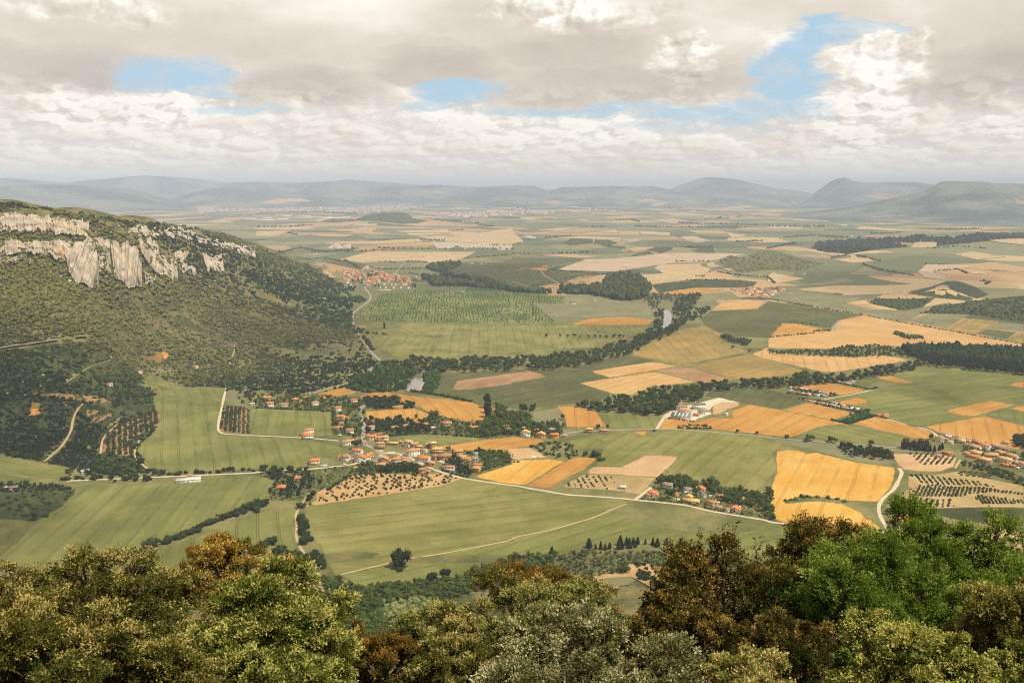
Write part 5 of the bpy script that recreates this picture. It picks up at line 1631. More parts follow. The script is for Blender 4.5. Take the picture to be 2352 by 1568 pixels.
ROOF = {k: tile_mat('roof_tiles_' + nm, C(*c, .42)) for k, nm, c in (
    ('O', 'orange', (228, 146, 80)), ('B', 'brown', (200, 142, 96)), ('T', 'tan', (216, 168, 116)), ('Y', 'yellow', (236, 196, 128)), ('P', 'pink', (218, 164, 130)),
    ('G', 'grey', (178, 150, 128)), ('R', 'red', (208, 126, 78)), ('W', 'white', (240, 236, 228)), ('D', 'slate', (150, 136, 120)), ('E', 'teal', (120, 158, 146)))}
WALL = {k: plain('render_' + nm, C(*c, .62), .10, .5) for k, nm, c in (
    ('w', 'white', (246, 240, 228)), ('c', 'cream', (238, 214, 172)), ('s', 'stone', (184, 152, 108)), ('t', 'tan', (214, 170, 122)), ('o', 'ochre', (216, 156, 84)), ('g', 'grey', (205, 200, 195)), ('p', 'pinkish', (226, 196, 172)))}
GLASS = plain('dark_window', C(58, 48, 40), .2, 1, .3, .5)
WOOD = plain('brown_door', C(96, 66, 44), .2, 2)
POOL = plain('pool_water', C(96, 190, 214), .05, .3, .1, .5)
PALE = plain('pale_stone', C(238, 230, 214, .55), .06, .5)


def box(x0, x1, y0, y1, z0, z1):
    V = np.array([(x, y, z) for x in (x0, x1) for y in (y0, y1) for z in (z0, z1)], float)
    return V, np.array([(0, 1, 3, 2), (4, 6, 7, 5), (0, 4, 5, 1), (2, 3, 7, 6), (0, 2, 6, 4), (1, 5, 7, 3)], np.int32)


WIN = mk('window', *[(lambda b: (b[0], [b[1]]))(box(-.5, .5, -.04, .04, -.5, .5))][0], [GLASS])
DOOR = mk('door', *[(lambda b: (b[0], [b[1]]))(box(-.5, .5, -.05, .05, 0, 1))][0], [WOOD])


def poly3(V, tris, quads):
    return np.array(V, float), np.array(tris, np.int32).reshape(-1, 3), np.array(quads, np.int32).reshape(-1, 4)


def gable_parts(w, d, h, rise, ov=.55, th=.28):
    """walls with gables (ridge along x) and a two-slope roof slab"""
    a, b = w / 2, d / 2
    wv = [(-a, -b, -1), (a, -b, -1), (a, b, -1), (-a, b, -1), (-a, -b, h), (a, -b, h), (a, b, h), (-a, b, h), (-a, 0, h + rise), (a, 0, h + rise)]
    wq = [(0, 1, 5, 4), (2, 3, 7, 6), (1, 2, 6, 5), (3, 0, 4, 7)]
    wt = [(5, 6, 9), (7, 4, 8)]
    A, B = a + ov, b + ov
    s = rise / b
    e = h - ov * s
    pr = [(-B, e), (0, h + rise), (B, e), (B, e + th), (0, h + rise + th * 1.2), (-B, e + th)]
    rv = [(x, y, z + .02) for x in (-A, A) for y, z in pr]
    rq = [(0, 6, 7, 1), (1, 7, 8, 2), (2, 8, 9, 3), (3, 9, 10, 4), (4, 10, 11, 5), (5, 11, 6, 0), (0, 1, 4, 5), (1, 2, 3, 4), (6, 11, 10, 7), (7, 10, 9, 8)]
    return poly3(wv, wt, wq), poly3(rv, [], rq)


def hip_parts(w, d, h, rise, ov=.6, th=.25):
    a, b = w / 2, d / 2
    wv, wf = box(-a, a, -b, b, -1, h)
    A, B = a + ov, b + ov
    r = max(a - b, .28 * a)
    rv = [(-A, -B, h + .02), (A, -B, h + .02), (A, B, h + .02), (-A, B, h + .02), (-A, -B, h + th), (A, -B, h + th), (A, B, h + th), (-A, B, h + th), (-r, 0, h + rise), (r + .01, 0, h + rise)]
    rq = [(3, 2, 1, 0), (0, 1, 5, 4), (1, 2, 6, 5), (2, 3, 7, 6), (3, 0, 4, 7), (4, 5, 9, 8), (6, 7, 8, 9)]
    return (wv, np.zeros((0, 3), np.int32), wf), poly3(rv, [(5, 6, 9), (7, 4, 8)], rq)


def shed_parts(w, d, h, rise, ov=.4, th=.22):
    a, b = w / 2, d / 2
    wv = [(-a, -b, -1), (a, -b, -1), (a, b, -1), (-a, b, -1), (-a, -b, h), (a, -b, h), (a, b, h + rise), (-a, b, h + rise)]
    wq = [(0, 1, 5, 4), (2, 3, 7, 6), (1, 2, 6, 5), (3, 0, 4, 7)]
    A, B = a + ov, b + ov
    s = rise / d
    lo, hi = h - ov * s + .03, h + rise + ov * s + .03
    rv = [(-A, -B, lo), (A, -B, lo), (A, B, hi), (-A, B, hi), (-A, -B, lo + th), (A, -B, lo + th), (A, B, hi + th), (-A, B, hi + th)]
    rq = [(3, 2, 1, 0), (0, 1, 5, 4), (1, 2, 6, 5), (2, 3, 7, 6), (3, 0, 4, 7), (4, 5, 6, 7)]
    return poly3(wv, [], wq), poly3(rv, [], rq)


def building(pos, w, d, floors, typ, rc, wc, rot, label, group=None, name='house', cat='house', detail=2, rise=None):
    h = floors * 2.8 + .3
    o = bpy.data.objects.new(name, None)
    COL.objects.link(o)
    o.location = pos
    rr = rot
    W, Dp = w, d
    if typ == 'g':
        rr = rot + math.pi / 2
        W, Dp = d, w
    o.rotation_euler = (0, 0, rr)
    rise = rise or .17 * min(W, Dp) + .3
    if typ in 'eg':
        wp, rp = gable_parts(W, Dp, h, Dp * .21)
    elif typ == 'h':
        wp, rp = hip_parts(W, Dp, h, rise)
    else:
        wp, rp = shed_parts(W, Dp, h, .8 if typ == 's' else .15)
    link('wall', mk('wall', wp[0], [wp[2], wp[1]], [WALL[wc]]), o)
    rf = link('roof', mk('roof', rp[0], [rp[2], rp[1]], [ROOF[rc]]), o)
    if detail and typ in 'egh' and w > 6:
        cx, cy = random.uniform(-.3, .3) * W, random.choice((-.16, .16)) * Dp
        V, f = box(cx - .4, cx + .4, cy - .35, cy + .35, h + .3, h + Dp * .21 + .9)
        link('chimney', mk('chimney', V, [f], [PALE]), rf)
    if detail > 1:
        # openings on the side that faces the valley road, a few on the sunny end
        sides = [(-Dp / 2, 'y', W), (W / 2, 'x', Dp)] if typ != 'g' else [(-W / 2, 'x', Dp), (-Dp / 2, 'y', W)]
        for off, ax, L in sides:
            n = max(1, min(5, int(L / 3.9)))
            for fl in range(floors):
                for i in range(n):
                    c = (i + .5) / n * L - L / 2
                    dr = fl == 0 and i == n // 2 and off == sides[0][0]
                    z = fl * 2.8 + 1.75
                    q = link('door' if dr else 'window', DOOR if dr else WIN, o)
                    q.scale = (1.25, 1, 2.2) if dr else (.95, 1, 1.2)
                    zz = .05 if dr else z
                    if ax == 'y':
                        q.location = (c, off - .03, zz)
                    else:
                        q.location = (off + (.03 if off > 0 else -.03), c, zz)
                        q.rotation_euler = (0, 0, math.pi / 2)
    tag(o, label, cat, group)
    return o


def place(tile, x, y, wpx, dr=.75):
    """front-middle foot of a building in the picture -> centre on the ground, width, depth, facing angle"""
    t = TILES[tile]
    uv = np.array([((t[0] + x * t[2]) * OV, (t[1] + y * t[2]) * OV)])
    p = unproject(uv)[0]
    Ds = math.sqrt(p[0] ** 2 + p[1] ** 2 + (CAMZ - p[2]) ** 2)
    w = wpx * t[2] * OV / F * Ds
    d = max(3.0, w * dr)
    D = math.hypot(p[0], p[1])
    c = p[:2] * (1 + d * .5 / D)
    z = float(H(c[0], c[1])) + .25
    az = math.atan2(p[0], p[1])
    return (c[0], c[1], z), w, d, -az


HOUSES = '''
V1 810,190 150|2|h|O|c|.15|.8|cream two storey house with orange roof where the street meets the orange field
V1 425,378 150|2|e|O|w|0|.75|white house with bright orange roof, topmost at the green field's corner
V1 475,545 200|1|h|O|t|.1|.6|tan house under a wide hipped orange roof beside the green field
V1 605,603 190|1|g|O|w|.15|.7|white gabled house with orange roof below the hipped one
V1 495,702 145|1|e|B|w|-.1|.6|low white bungalow with long brown orange roof
V1 425,818 220|1|e|R|t|0|.6|long tan house with red orange roof on the green field's edge
V1 705,908 180|2|e|B|w|-.05|.7|white two storey house with flat brown orange roof slope
V1 1190,215 150|1|e|B|c|.2|.8|brown roofed villa half hidden by dark garden trees
V1 1270,150 70|1|e|T|w|.2|.8|small pale annexe behind the brown roofed villa
V1 1830,322 250|1|s|T|t|.1|.5|long low tan shed at the inner orange field
V1 1965,305 70|1|f|W|w|.1|.8|small flat white box beside the long tan shed
V1 1215,832 150|2|h|T|w|-.1|.8|white house with hipped tan roof right of the main street
V1 1755,808 180|1|h|T|t|0|.7|house with broad hipped tan roof above the small pool
V1 2030,802 150|2|h|P|w|-.2|.8|white house with hipped pinkish roof among dark trees
V1 80,115 100|1|h|P|t|0|.7|small pinkish roof poking out of the trees at the orange field
V2 330,238 320|2|e|T|w|.25|.35|long white house with tan roof beside a big dark tree
V2 690,232 130|1|h|B|w|0|.8|small white house with brown orange roof at the street corner
V2 850,118 250|2|e|O|c|-.25|.6|long cream house with orange roof at the top of the street
V2 1010,62 180|2|f|R|o|-.1|.6|brick orange flat roofed block behind the long cream house
V2 1035,150 120|2|h|T|s|0|.8|small stone house with tan roof next to the white one
V2 1185,132 140|2|e|Y|w|-.1|.7|white house with pale yellow roof behind the stone block
V2 1065,330 190|3|h|T|s|.1|.8|tall square stone block with tan roof by the wide lane
V2 1180,175 110|1|e|O|s|-.3|.6|low stone wing with a patch of orange roof
V2 1360,235 260|1|e|Y|s|-.3|.35|long low stone house with faded yellow roof
V2 1560,205 110|1|e|T|t|-.1|.7|low tan roofed barn at the green field edge
V2 1735,285 200|3|e|Y|w|-.45|.6|tall white house with yellow tan roof by the green field
V2 1830,505 320|3|e|T|w|.15|.5|big white three storey house with tan roof and many windows
V2 1870,345 190|3|e|T|s|.3|.6|tan roofed block rising behind the big white house
V2 1985,355 130|2|e|Y|s|-.2|.6|narrow stone house with yellow roof behind the big white one
V2 2110,405 120|1|s|P|w|-.5|.9|white lean to with pale pink roof
V2 525,452 240|2|e|O|w|-.4|.6|white house with orange roof, upper one of the white farm group
V2 260,602 200|2|e|B|w|-.3|.7|white house with brown orange roof at the green field corner
V2 95,562 90|1|s|O|w|-.4|.7|low lean to with orange roof at the end of the white farm group
V2 430,612 110|1|e|P|w|-.1|.6|small white porch house between two larger white houses
V2 610,645 260|2|g|B|w|-.2|.8|white gabled house with brown orange roof facing the lane
V2 755,602 150|2|e|O|w|.2|.9|white end house with wide orange roof by the lane
V2 820,500 170|1|e|O|c|.2|.6|low orange roofed wing behind the white end house
V2 935,675 190|1|e|G|w|-.2|.7|white cottage with dull brown roof beside the lane
V2 1150,668 230|2|g|T|s|-.2|.9|large stone barn with pale tan roof in the village middle
V2 1110,792 170|2|e|T|s|-.15|.8|square stone house with tan roof at the orchard side
V2 1430,665 210|2|e|O|g|.1|.6|grey white house with small orange roof in the village middle
V2 1350,545 210|1|f|D|s|0|.4|dark walled ruin with flat roof in the village middle
V2 1640,645 120|1|e|T|s|-.1|.7|small tan roofed store by the pink terrace
V2 1775,695 120|1|s|P|p|-.5|.8|small pinkish lean to beside the lane
V2 1640,590 230|1|f|P|p|-.3|.5|flat pink terrace building with a white roof light
V2 2090,640 280|2|e|O|w|-.35|.7|large white house with orange roof at the lane bend
V2 2250,745 250|2|e|T|s|-.45|.45|long windowless stone barn with tan roof along the lane
V2 2060,912 170|2|e|B|t|-.1|.7|tan two storey house with brown orange roof above the orchard
V2 2190,902 120|1|f|T|t|-.3|.8|low tan annexe of the house above the orchard
V2 490,825 90|1|s|Y|t|-.3|.7|tiny tan roofed shed in the garden below the lane
V3 535,325 165|3|e|Y|s|0|.8|tall stone house with pale yellow roof beside the tan field
V3 415,300 80|2|f|W|s|0|.9|low annexe with white roof left of the tall stone house
V3 640,425 240|2|h|Y|t|.1|.7|wide house with pale hipped roof behind the long stone house
V3 825,585 310|2|e|B|s|.08|.45|long stone house with red brown roof and rows of windows
V3 595,585 130|2|e|B|s|.2|.8|stone house with red brown roof joined to the long one
V3 1130,475 210|2|e|T|t|.1|.7|house with stepped tan roof east of the long stone house
V3 1230,565 200|1|e|T|w|-.15|.7|white walled bungalow with tan roof by the parked cars
V3 1310,610 230|1|e|B|o|.12|.6|house with broad orange brown roof above the car lane
V3 1530,612 150|1|e|B|w|0|.6|low white house with orange brown roof near the blue covers
V3 1400,645 100|1|h|B|t|.1|.8|small hip roofed store near the blue covers
V3 930,853 240|2|h|B|w|-.15|.6|white two storey house with brown orange roof behind the clipped hedge
V3 1560,882 190|2|h|T|o|-.3|.9|brown brick house with flat tan roof and balcony near the golden field
V3 1590,750 200|1|e|O|c|.05|.5|orange roofed house behind the brown brick one
V3 1550,470 100|1|f|W|g|0|.5|small shed with grey white roof in the eastern gardens
B2 470,1022 85|2|h|O|w|0|.8|front white house of the cluster on the pale lane
B2 475,975 80|2|h|O|w|.1|.8|rear house of the cluster on the pale lane with orange roof
B2 430,990 50|1|h|O|w|.1|.8|small side house of the cluster on the pale lane
B2 525,1252 90|2|h|O|c|-.1|.8|cream house with orange roof beside a pale swimming pool on the west road
B2 350,1398 105|1|h|R|t|-.1|.7|wide villa with red orange hipped roof among dark trees
B2 240,1478 105|1|h|O|t|-.2|.7|low villa with bright orange hipped roof next to the blue pool
B2 98,668 72|1|e|O|t|0|.7|leftmost orange roofed house of the row at the hill foot
B2 128,732 58|2|e|O|w|0|.8|white house with orange roof, lower left of the row at the hill foot
B2 250,727 76|1|e|B|w|0|.6|white bungalow with brown roof above the green field
B2 350,682 52|1|e|O|o|0|.8|brick house with orange roof in the row at the hill foot
B2 415,705 48|1|h|O|t|0|.8|orange hipped roof deep among the garden trees
B2 532,727 62|2|h|P|w|0|.9|pale house with hipped pinkish roof at the hill foot
B2 445,664 40|1|e|O|c|0|.8|small orange roof behind the hill foot trees
B2 1710,896 85|1|e|O|w|-.15|.6|white bungalow with orange roof by the lane of the curved field
B2 1945,935 80|1|h|O|w|-.1|.7|white house with orange hipped roof east of the bungalow
B2 1515,905 60|1|e|O|w|-.2|.6|small white house with orange roof at the garden corner
B2 1585,938 55|1|s|W|w|-.4|.6|white garden building with pale roof
V4 430,402 105|1|s|O|o|-.1|.6|orange roofed shelter right of the three poplars
V4 620,462 110|1|e|O|o|0|.6|orange house, upper of the pair below the conifers
V4 640,525 125|1|h|O|o|0|.8|orange hipped pavilion, lower of the pair below the conifers
V4 740,782 140|1|h|O|c|-.2|.7|orange roofed house behind the larger red one
V4 770,855 210|1|h|R|o|-.2|.6|wide red orange roof west of the ochre houses
V4 1140,818 115|1|h|O|o|.2|.8|orange roofed house half hidden by a tree in the eastern hamlet
V4 1190,972 220|2|g|Y|w|-.1|.7|cream gabled house with pale roof at the tan field edge
V4 1470,872 140|1|h|O|w|-.1|.9|white house with bright orange hipped roof and white chimney
V4 1550,1012 200|2|g|Y|o|-.15|.8|ochre gabled house with pale yellow roof facing the tan field
V4 1805,892 130|2|h|P|w|-.1|.9|white house with pale hipped roof near the meadow
V4 1865,1018 200|2|e|O|o|0|.6|ochre house with long orange roof and balcony
V4 2110,1002 105|1|e|P|p|0|.6|small pinkish shed beside the lawn
B3 690,965 65|2|h|Y|o|0|.7|ochre house with pale roof on the crossing road
B3 825,960 70|1|h|P|c|0|.6|low house with pinkish roof on the crossing road
B3 990,1472 60|1|h|W|w|-.1|.7|little white hut in the young vineyard
V5 1070,862 110|1|e|P|t|0|.6|small pink roofed house inside the dark hedge
V5 960,475 270|2|h|G|p|.35|.5|brown roofed hall left of the pool court
V5 1380,450 290|3|h|D|w|.35|.5|tall white winery block with brown roof and tall windows
V5 1500,570 270|2|e|G|w|.35|.4|white hall with brown roof right of the pool court
V5 1055,545 290|1|e|O|w|-.2|.3|long low wing with orange roof behind the green hall
V5 1320,615 130|1|s|O|t|-.1|.5|small orange roofed porch at the end of the green hall
V5 880,310 190|1|f|P|p|.2|.6|flat pale outbuilding among the grove trees
V5 590,412 130|1|s|P|t|.1|.6|pinkish lean to at the grove edge
V5 2030,595 70|1|s|W|w|-.4|.7|small white shed on the bare plot
V6 655,295 220|1|e|G|w|-.15|.8|white house with large grey brown roof behind double hedges
V6 1130,395 180|1|e|G|w|-.2|.8|house with ribbed grey roof in the hamlet middle
V6 1430,395 190|1|g|O|g|-.2|.9|grey gabled house with big bright orange roof at the field edge
V6 295,515 270|1|g|O|p|-.25|.7|house with broad orange gable roof at the crossroads
V6 180,525 110|1|g|O|p|-.25|.7|small orange roofed garage of the crossroads house
V6 830,495 120|1|e|O|t|-.5|.9|orange roof behind the large walnut tree
V6 1210,668 370|1|e|Y|t|-.15|.45|very wide cream roofed bungalow on the white road
V6 1150,580 160|1|g|Y|t|-.15|1.0|cream roofed wing of the very wide bungalow
V6 1900,545 120|1|h|O|t|0|.8|small square orange roofed house by the oval pool
V6 1700,745 230|2|e|O|p|-.15|.5|pinkish two storey house with tall strip windows
V6 1870,815 120|1|e|P|p|-.15|.7|low pinkish annexe of the tall windowed house
V6 2240,875 240|1|g|O|g|-.2|.8|grey gabled house with orange roof at the end of the hamlet
V6 1500,525 110|1|f|G|w|-.2|.6|dark flat roofed pavilion by the long pool
V6 2060,860 110|1|f|P|w|-.2|.8|pale garage left of the last grey gabled house
V7 1040,402 160|1|h|T|t|.15|.8|tan hipped cottage alone behind the hamlet
V8 370,285 180|2|g|T|w|-.15|.7|white gabled house with tan roof, westernmost of the tan village
V8 540,185 150|2|h|P|w|-.25|.8|white house with pinkish hipped roof at the lane end
V8 510,295 100|2|f|T|s|-.2|.8|square stone tower house beside the white gabled one
V8 600,318 140|1|s|Y|w|-.2|.6|low white shed with pale yellow roof
V8 690,285 120|1|e|G|s|-.4|.8|grey roofed stone store
V8 870,315 190|3|h|T|c|-.1|.8|tall cream house with hipped tan roof
V8 1020,320 120|3|h|T|t|-.2|.8|tall tan house joined to the cream one
V8 1060,400 180|1|e|P|t|.3|.6|low tan house with pinkish roof behind trees
V8 1190,440 250|1|e|T|w|-.5|.6|white walled barn with broad tan roof
V8 1300,340 220|1|e|T|t|-.4|.7|tan roof at the edge of the wide orange field
V8 1420,450 210|2|e|O|w|-.4|.6|white house with orange roof in the tan village
V8 1230,585 230|1|e|Y|t|-.2|.7|tan house with yellow roof right of the dark trees
V8 1160,665 240|1|e|O|t|-.2|.5|long house with orange tan roof
V8 1000,590 110|1|s|T|t|-.2|.8|tan lean to at the square
V8 1420,790 260|2|e|Y|s|-.25|.6|large stone house with pale roof and small windows above the vines
V8 1560,640 280|1|e|T|t|.4|.6|broad tan barn roof in the middle of the tan village
V8 1790,570 170|1|h|T|t|-.3|.8|tan roofed house behind a round dark tree
V8 1900,780 260|2|e|Y|c|-.3|.6|cream house with pale roof and a row of windows
V8 2060,700 220|2|e|T|p|-.4|.7|pinkish barn with tan roof
V8 2240,835 200|1|e|Y|t|-.2|.8|tan house with pale roof at the eastern edge
V8 2330,890 150|2|e|T|w|-.4|.8|white house cut by the eastern edge
V8 1900,860 150|1|e|O|o|-.3|.4|low orange roofed store
V8 2080,890 130|1|e|O|o|-.3|.6|bright orange roofed store below the cream house
V8 1690,420 170|1|e|P|p|-.2|.7|pink roofed barn at the field edge
V8 1850,480 220|1|f|D|s|-.2|.5|roofless grey walled yard
V8 1920,335 130|1|s|P|p|-.2|.6|pinkish shed in the orange field corner
V8 2180,285 110|1|s|P|w|-.2|.7|white shed by the corner trees
V8 545,580 200|1|e|O|o|-.1|.4|low orange roofed shed above the vines
V8 340,645 120|1|s|P|p|-.1|.7|tiny pink hut among the vine rows
C4 1005,385 115|1|g|O|g|-.2|1.1|grey gabled farmhouse with large orange roof beside the white lane
X4 1840,905 90|2|h|O|t|-.15|.8|taller end of the single barn between fields
X4 1730,880 110|1|e|O|t|-.15|.5|low wing of the single barn between fields
A2 940,1375 80|1|e|P|w|-.1|.5|pale house with pinkish roof beside the valley road
A2 903,1360 25|1|h|O|w|0|.8|small house at the valley road by the cypress
A2 862,1378 26|1|h|O|t|0|.8|tiny roof on the hill side of the valley road
A2 970,1050 25|1|h|O|t|0|.8|small house at the far village entrance
B1 1235,435 70|1|f|P|w|0|.5|small pale hut above the sloping green field
B1 1745,385 60|1|s|O|w|-.2|.6|orange roofed hut among the hillside gardens
B1 985,548 45|1|s|P|w|0|.6|small pale hut in the dark scrub
B1 765,1328 60|1|s|W|w|0|.6|white roofed hut under dark trees by the village road
B1 1690,1408 195|1|f|W|w|-.1|.38|low white walled enclosure with a flat pale top beside the village road
B1 1705,1368 42|1|h|O|w|0|.8|small orange roofed pump house behind the white enclosure
B1 65,1475 40|1|f|W|w|0|.8|white box hut at the western edge
B1 120,1478 70|1|s|D|t|-.1|.6|grey roofed shed at the western edge
B1 2215,600 34|1|s|W|w|-.3|.7|white roofed shed at the hill foot
B1 2260,720 40|1|s|W|g|0|.5|long white garden shed at the green field corner
'''
for ln in HOUSES.strip().split('\n'):
    f = ln.split('|')
    t, xy, wp = f[0].split()
    x, y = map(float, xy.split(','))
    pos, w, d, a0 = place(t, x, y, float(wp), float(f[6]))
    HOUSE_XY.append((pos[0], pos[1], max(w, d) * .55))
    nm = 'shed' if f[2] in 's' or 'shed' in f[7] or 'hut' in f[7] else 'barn' if 'barn' in f[7] else 'house'
    building(pos, w, d, int(f[1]), f[2], f[3], f[4], a0 + float(f[5]), f[7], None, nm, nm, 2 if w > 7 else 1)

# the hall with the teal roof
pos, w, d, a0 = place('V5', 960, 700, 440, .42)
HOUSE_XY.append((pos[0], pos[1], w * .55))
hall = bpy.data.objects.new('farm_hall', None)
COL.objects.link(hall)
hall.location = pos
hall.rotation_euler = (0, 0, a0 - .2)
wp, rp = shed_parts(w, d, 6.2, 2.6)
link('wall', mk('wall', wp[0], [wp[2]], [WALL['p']]), hall)
rf = link('roof', mk('roof', rp[0], [rp[2]], [ROOF['E']]), hall)
for i in range(4):
    x = -w / 2 + w * (i + 1) / 5
    s_ = 2.6 / d
    V = np.array([(x - .8, -d / 2 - .3, 6.2 - .3 * s_ + .30), (x + .8, -d / 2 - .3, 6.2 - .3 * s_ + .30), (x + .8, d / 2 + .3, 8.8 + .3 * s_ + .30), (x - .8, d / 2 + .3, 8.8 + .3 * s_ + .30)])
    V = np.concatenate([V, V - (0, 0, .12)])
    q = mk('skylight', V, [np.array([(0, 1, 2, 3), (7, 6, 5, 4), (0, 4, 5, 1), (1, 5, 6, 2), (2, 6, 7, 3), (3, 7, 4, 0)])], [PALE])
    link('skylight', q, rf)
tag(hall, 'long pinkish hall with teal green roof crossed by four white strips', 'hall')
w_ = along('V5 670,665 1240,740', 4.2, .1)
plant('clipped_shrub', w_, 2.4, 'clipped dark shrub in the row along the front of the green roofed hall', 'clipped shrubs before the green hall', 'hedge', 'bush', False, 'shrub', (.9, 1.1))

# swimming pools and coloured covers
def pool(tile, x, y, wpx, dr, rot, label, oval=False, name='swimming_pool', mat=None):
    pos, w, d, a0 = place(tile, x, y, wpx, dr)
    o = bpy.data.objects.new(name, None)
    COL.objects.link(o)
    o.location = pos
    o.rotation_euler = (0, 0, a0 + rot)
    k = 20 if oval else 4
    an = (np.arange(k) + .5) / k * 6.2832
    c, s = np.cos(an), np.sin(an)
    if not oval:
        c, s = np.sign(c), np.sign(s)
    for nm, g, z, mt in (('rim', 1.0, .35, PALE), ('water', .80, .42, mat or POOL)):
        r = np.stack([c * w / 2 * (g if nm == 'rim' else 1 - .9 / w), s * d / 2 * (g if nm == 'rim' else 1 - .9 / d)], -1)
        V = np.concatenate([np.c_[r, np.full(k, z)], np.c_[r, np.full(k, -.6)]])
        i = np.arange(k)
        j = (i + 1) % k
        link(nm, mk(nm, V, [np.arange(k)[None, :], np.stack([i + k, j + k, j, i], -1)], [mt]), o)
    tag(o, label, 'pool')


pool('B2', 315, 1458, 62, .55, -.15, 'bright blue rectangular pool with white rim beside the low orange villa')
pool('V1', 1805, 880, 85, .7, 0, 'blue pool with white rim under the hipped tan roof')
pool('B2', 605, 1258, 62, .55, -.1, 'pale blue pool on the west road beside the cream house')
pool('V6', 1820, 640, 180, .3, -.15, 'long oval pale green pool in the hamlet', True)
pool('V6', 1600, 480, 150, .3, -.1, 'long pale pool beside the dark pavilion')
pool('V6', 2320, 740, 110, .6, -.2, 'grey white rectangular pool behind the last orange roof')
pool('V6', 870, 590, 120, .55, -.1, 'white covered pool behind the clipped hedge', False, 'covered_pool', PALE)
pool('V5', 1220, 500, 190, .4, -.1, 'blue pool in the court between the halls')
BLUE = plain('blue_cover', C(110, 184, 226), .08, 1)


def tarp(tile, x, y, wpx, label):
    pos, w, d, a0 = place(tile, x, y, wpx, .6)
    g = np.linspace(-1, 1, 7)
    A, B = np.meshgrid(g, g)
    z = 1.5 + .5 * (1 - A ** 2) - .2 * B ** 2 + .05 * np.sin(A * 9)
    V = np.stack([A.ravel() * w / 2, B.ravel() * d / 2, z.ravel()], -1)
    edge = [i for i in range(49) if i % 7 in (0, 6) or i // 7 in (0, 6)]
    i = np.array([r * 7 + c_ for r in range(6) for c_ in range(6)])
    f = np.stack([i, i + 1, i + 8, i + 7], -1)
    o = bpy.data.objects.new('garden_shelter', None)
    COL.objects.link(o)
    o.location = pos
    o.rotation_euler = (0, 0, a0)
    link('cover', mk('cover', V, [f], [BLUE], smooth=True), o)
    for sx in (-1, 1):
        for sy in (-1, 1):
            b = box(sx * w * .44 - .06, sx * w * .44 + .06, sy * d * .42 - .06, sy * d * .42 + .06, -.4, 1.55)
            link('post', mk('post', b[0], [b[1]], [BARK]), o)
    tag(o, label, 'shelter')


tarp('V3', 1530, 545, 130, 'light blue sheet shelter behind the low white house')
tarp('V3', 1625, 605, 70, 'small bright blue covered shelter at the garden corner')
tarp('V3', 1745, 525, 70, 'blue covered shelter alone in the eastern gardens')

# polytunnel
pos, w, d, a0 = place('B3', 205, 1192, 45, .45)
an = np.linspace(0, math.pi, 9)
prof = np.stack([np.cos(an) * d / 2, np.sin(an) * 2.4], -1)
V = np.concatenate([np.c_[np.full(9, x), prof] for x in np.linspace(-w / 2, w / 2, 6)])
f = np.array([(r * 9 + c_, r * 9 + c_ + 1, (r + 1) * 9 + c_ + 1, (r + 1) * 9 + c_) for r in range(5) for c_ in range(8)])
ends = np.array([list(range(9)), list(range(53, 44, -1))])
o = link('polytunnel', mk('polytunnel', V, [f, ends], [WALL['w']], smooth=False), None, pos)
o.rotation_euler = (0, 0, a0 - .5)
tag(o, 'white plastic growing tunnel on the bare building plot', 'polytunnel')


# parked vehicles
CARP = [plain('white_paint', C(246, 244, 238, .6), .03, 1, .35, .5), plain('silver_paint', C(190, 190, 188), .03, 1, .3, .5), plain('dark_paint', C(60, 60, 62), .05, 1, .3, .5)]
TYRE = plain('rubber', C(40, 40, 40), .1, 3)


def car(tile, x, y, rot, label, paint=0, van=False):
    pos, w, d, a0 = place(tile, x, y, 40, .5)
    L, W_, Hh = (5.0, 2.0, 2.3) if van else (4.3, 1.8, 1.45)
    side = [(-.5, .18), (.5, .18), (.5, .55), (.46, .62), (.30, 1), (-.46, 1), (-.5, .6)] if van else [(-.5, .2), (.5, .2), (.5, .5), (.28, .62), (.12, 1), (-.30, 1), (-.46, .64), (-.5, .6)]
    k = len(side)
    V = np.concatenate([np.array([(a * L, s * W_ / 2 * (1 if b < .7 else .86), b * Hh) for a, b in side]) for s in (-1, 1)])
    i = np.arange(k)
    j = (i + 1) % k
    o = bpy.data.objects.new('parked_van' if van else 'parked_car', None)
    COL.objects.link(o)
    o.location = (pos[0], pos[1], pos[2] - .05)
    o.rotation_euler = (0, 0, a0 + rot)
    link('body', mk('body', V, [np.stack([i, j, j + k, i + k], -1), np.array([i[::-1], i + k])], [CARP[paint]]), o)
    for s in (-1, 1):
        b = box(-.22 * L, .1 * L, s * W_ * .46 - .04, s * W_ * .46 + .04, .66 * Hh, .92 * Hh)
        link('window', mk('window', b[0], [b[1]], [GLASS]), o)
        for e in (-.32, .32):
            t_, f_ = tube([(e * L, s * W_ * .42, .32), (e * L, s * W_ * .52, .32)], [.32, .32], 10)
            link('wheel', mk('wheel', t_, [f_, np.array([range(10), range(19, 9, -1)])], [TYRE]), o)
    tag(o, label, 'van' if van else 'car')


car('V2', 228, 712, 0, 'white van parked on the pale lane before the white farm group', 0, True)
car('V3', 710, 640, -.5, 'white car, left of the two side by side in the paved court')
car('V3', 785, 672, -.5, 'white car, right of the two side by side in the paved court')
car('V3', 855, 620, -.9, 'pale car parked closest to the long stone house', 1)
car('V3', 705, 580, .2, 'dark car against the long stone house', 2)
car('V3', 1235, 685, -.9, 'white car on the lane under the dark trees')
car('V6', 1075, 415, 0, 'white car parked under the ribbed grey roof')
car('V6', 1320, 300, .3, 'white car beside the grey gabled house')
car('V8', 2200, 910, 0, 'white van at the edge of the tan village', 0, True)
car('V1', 465, 965, 0, 'white van on the yard beside the pale lane', 0, True)

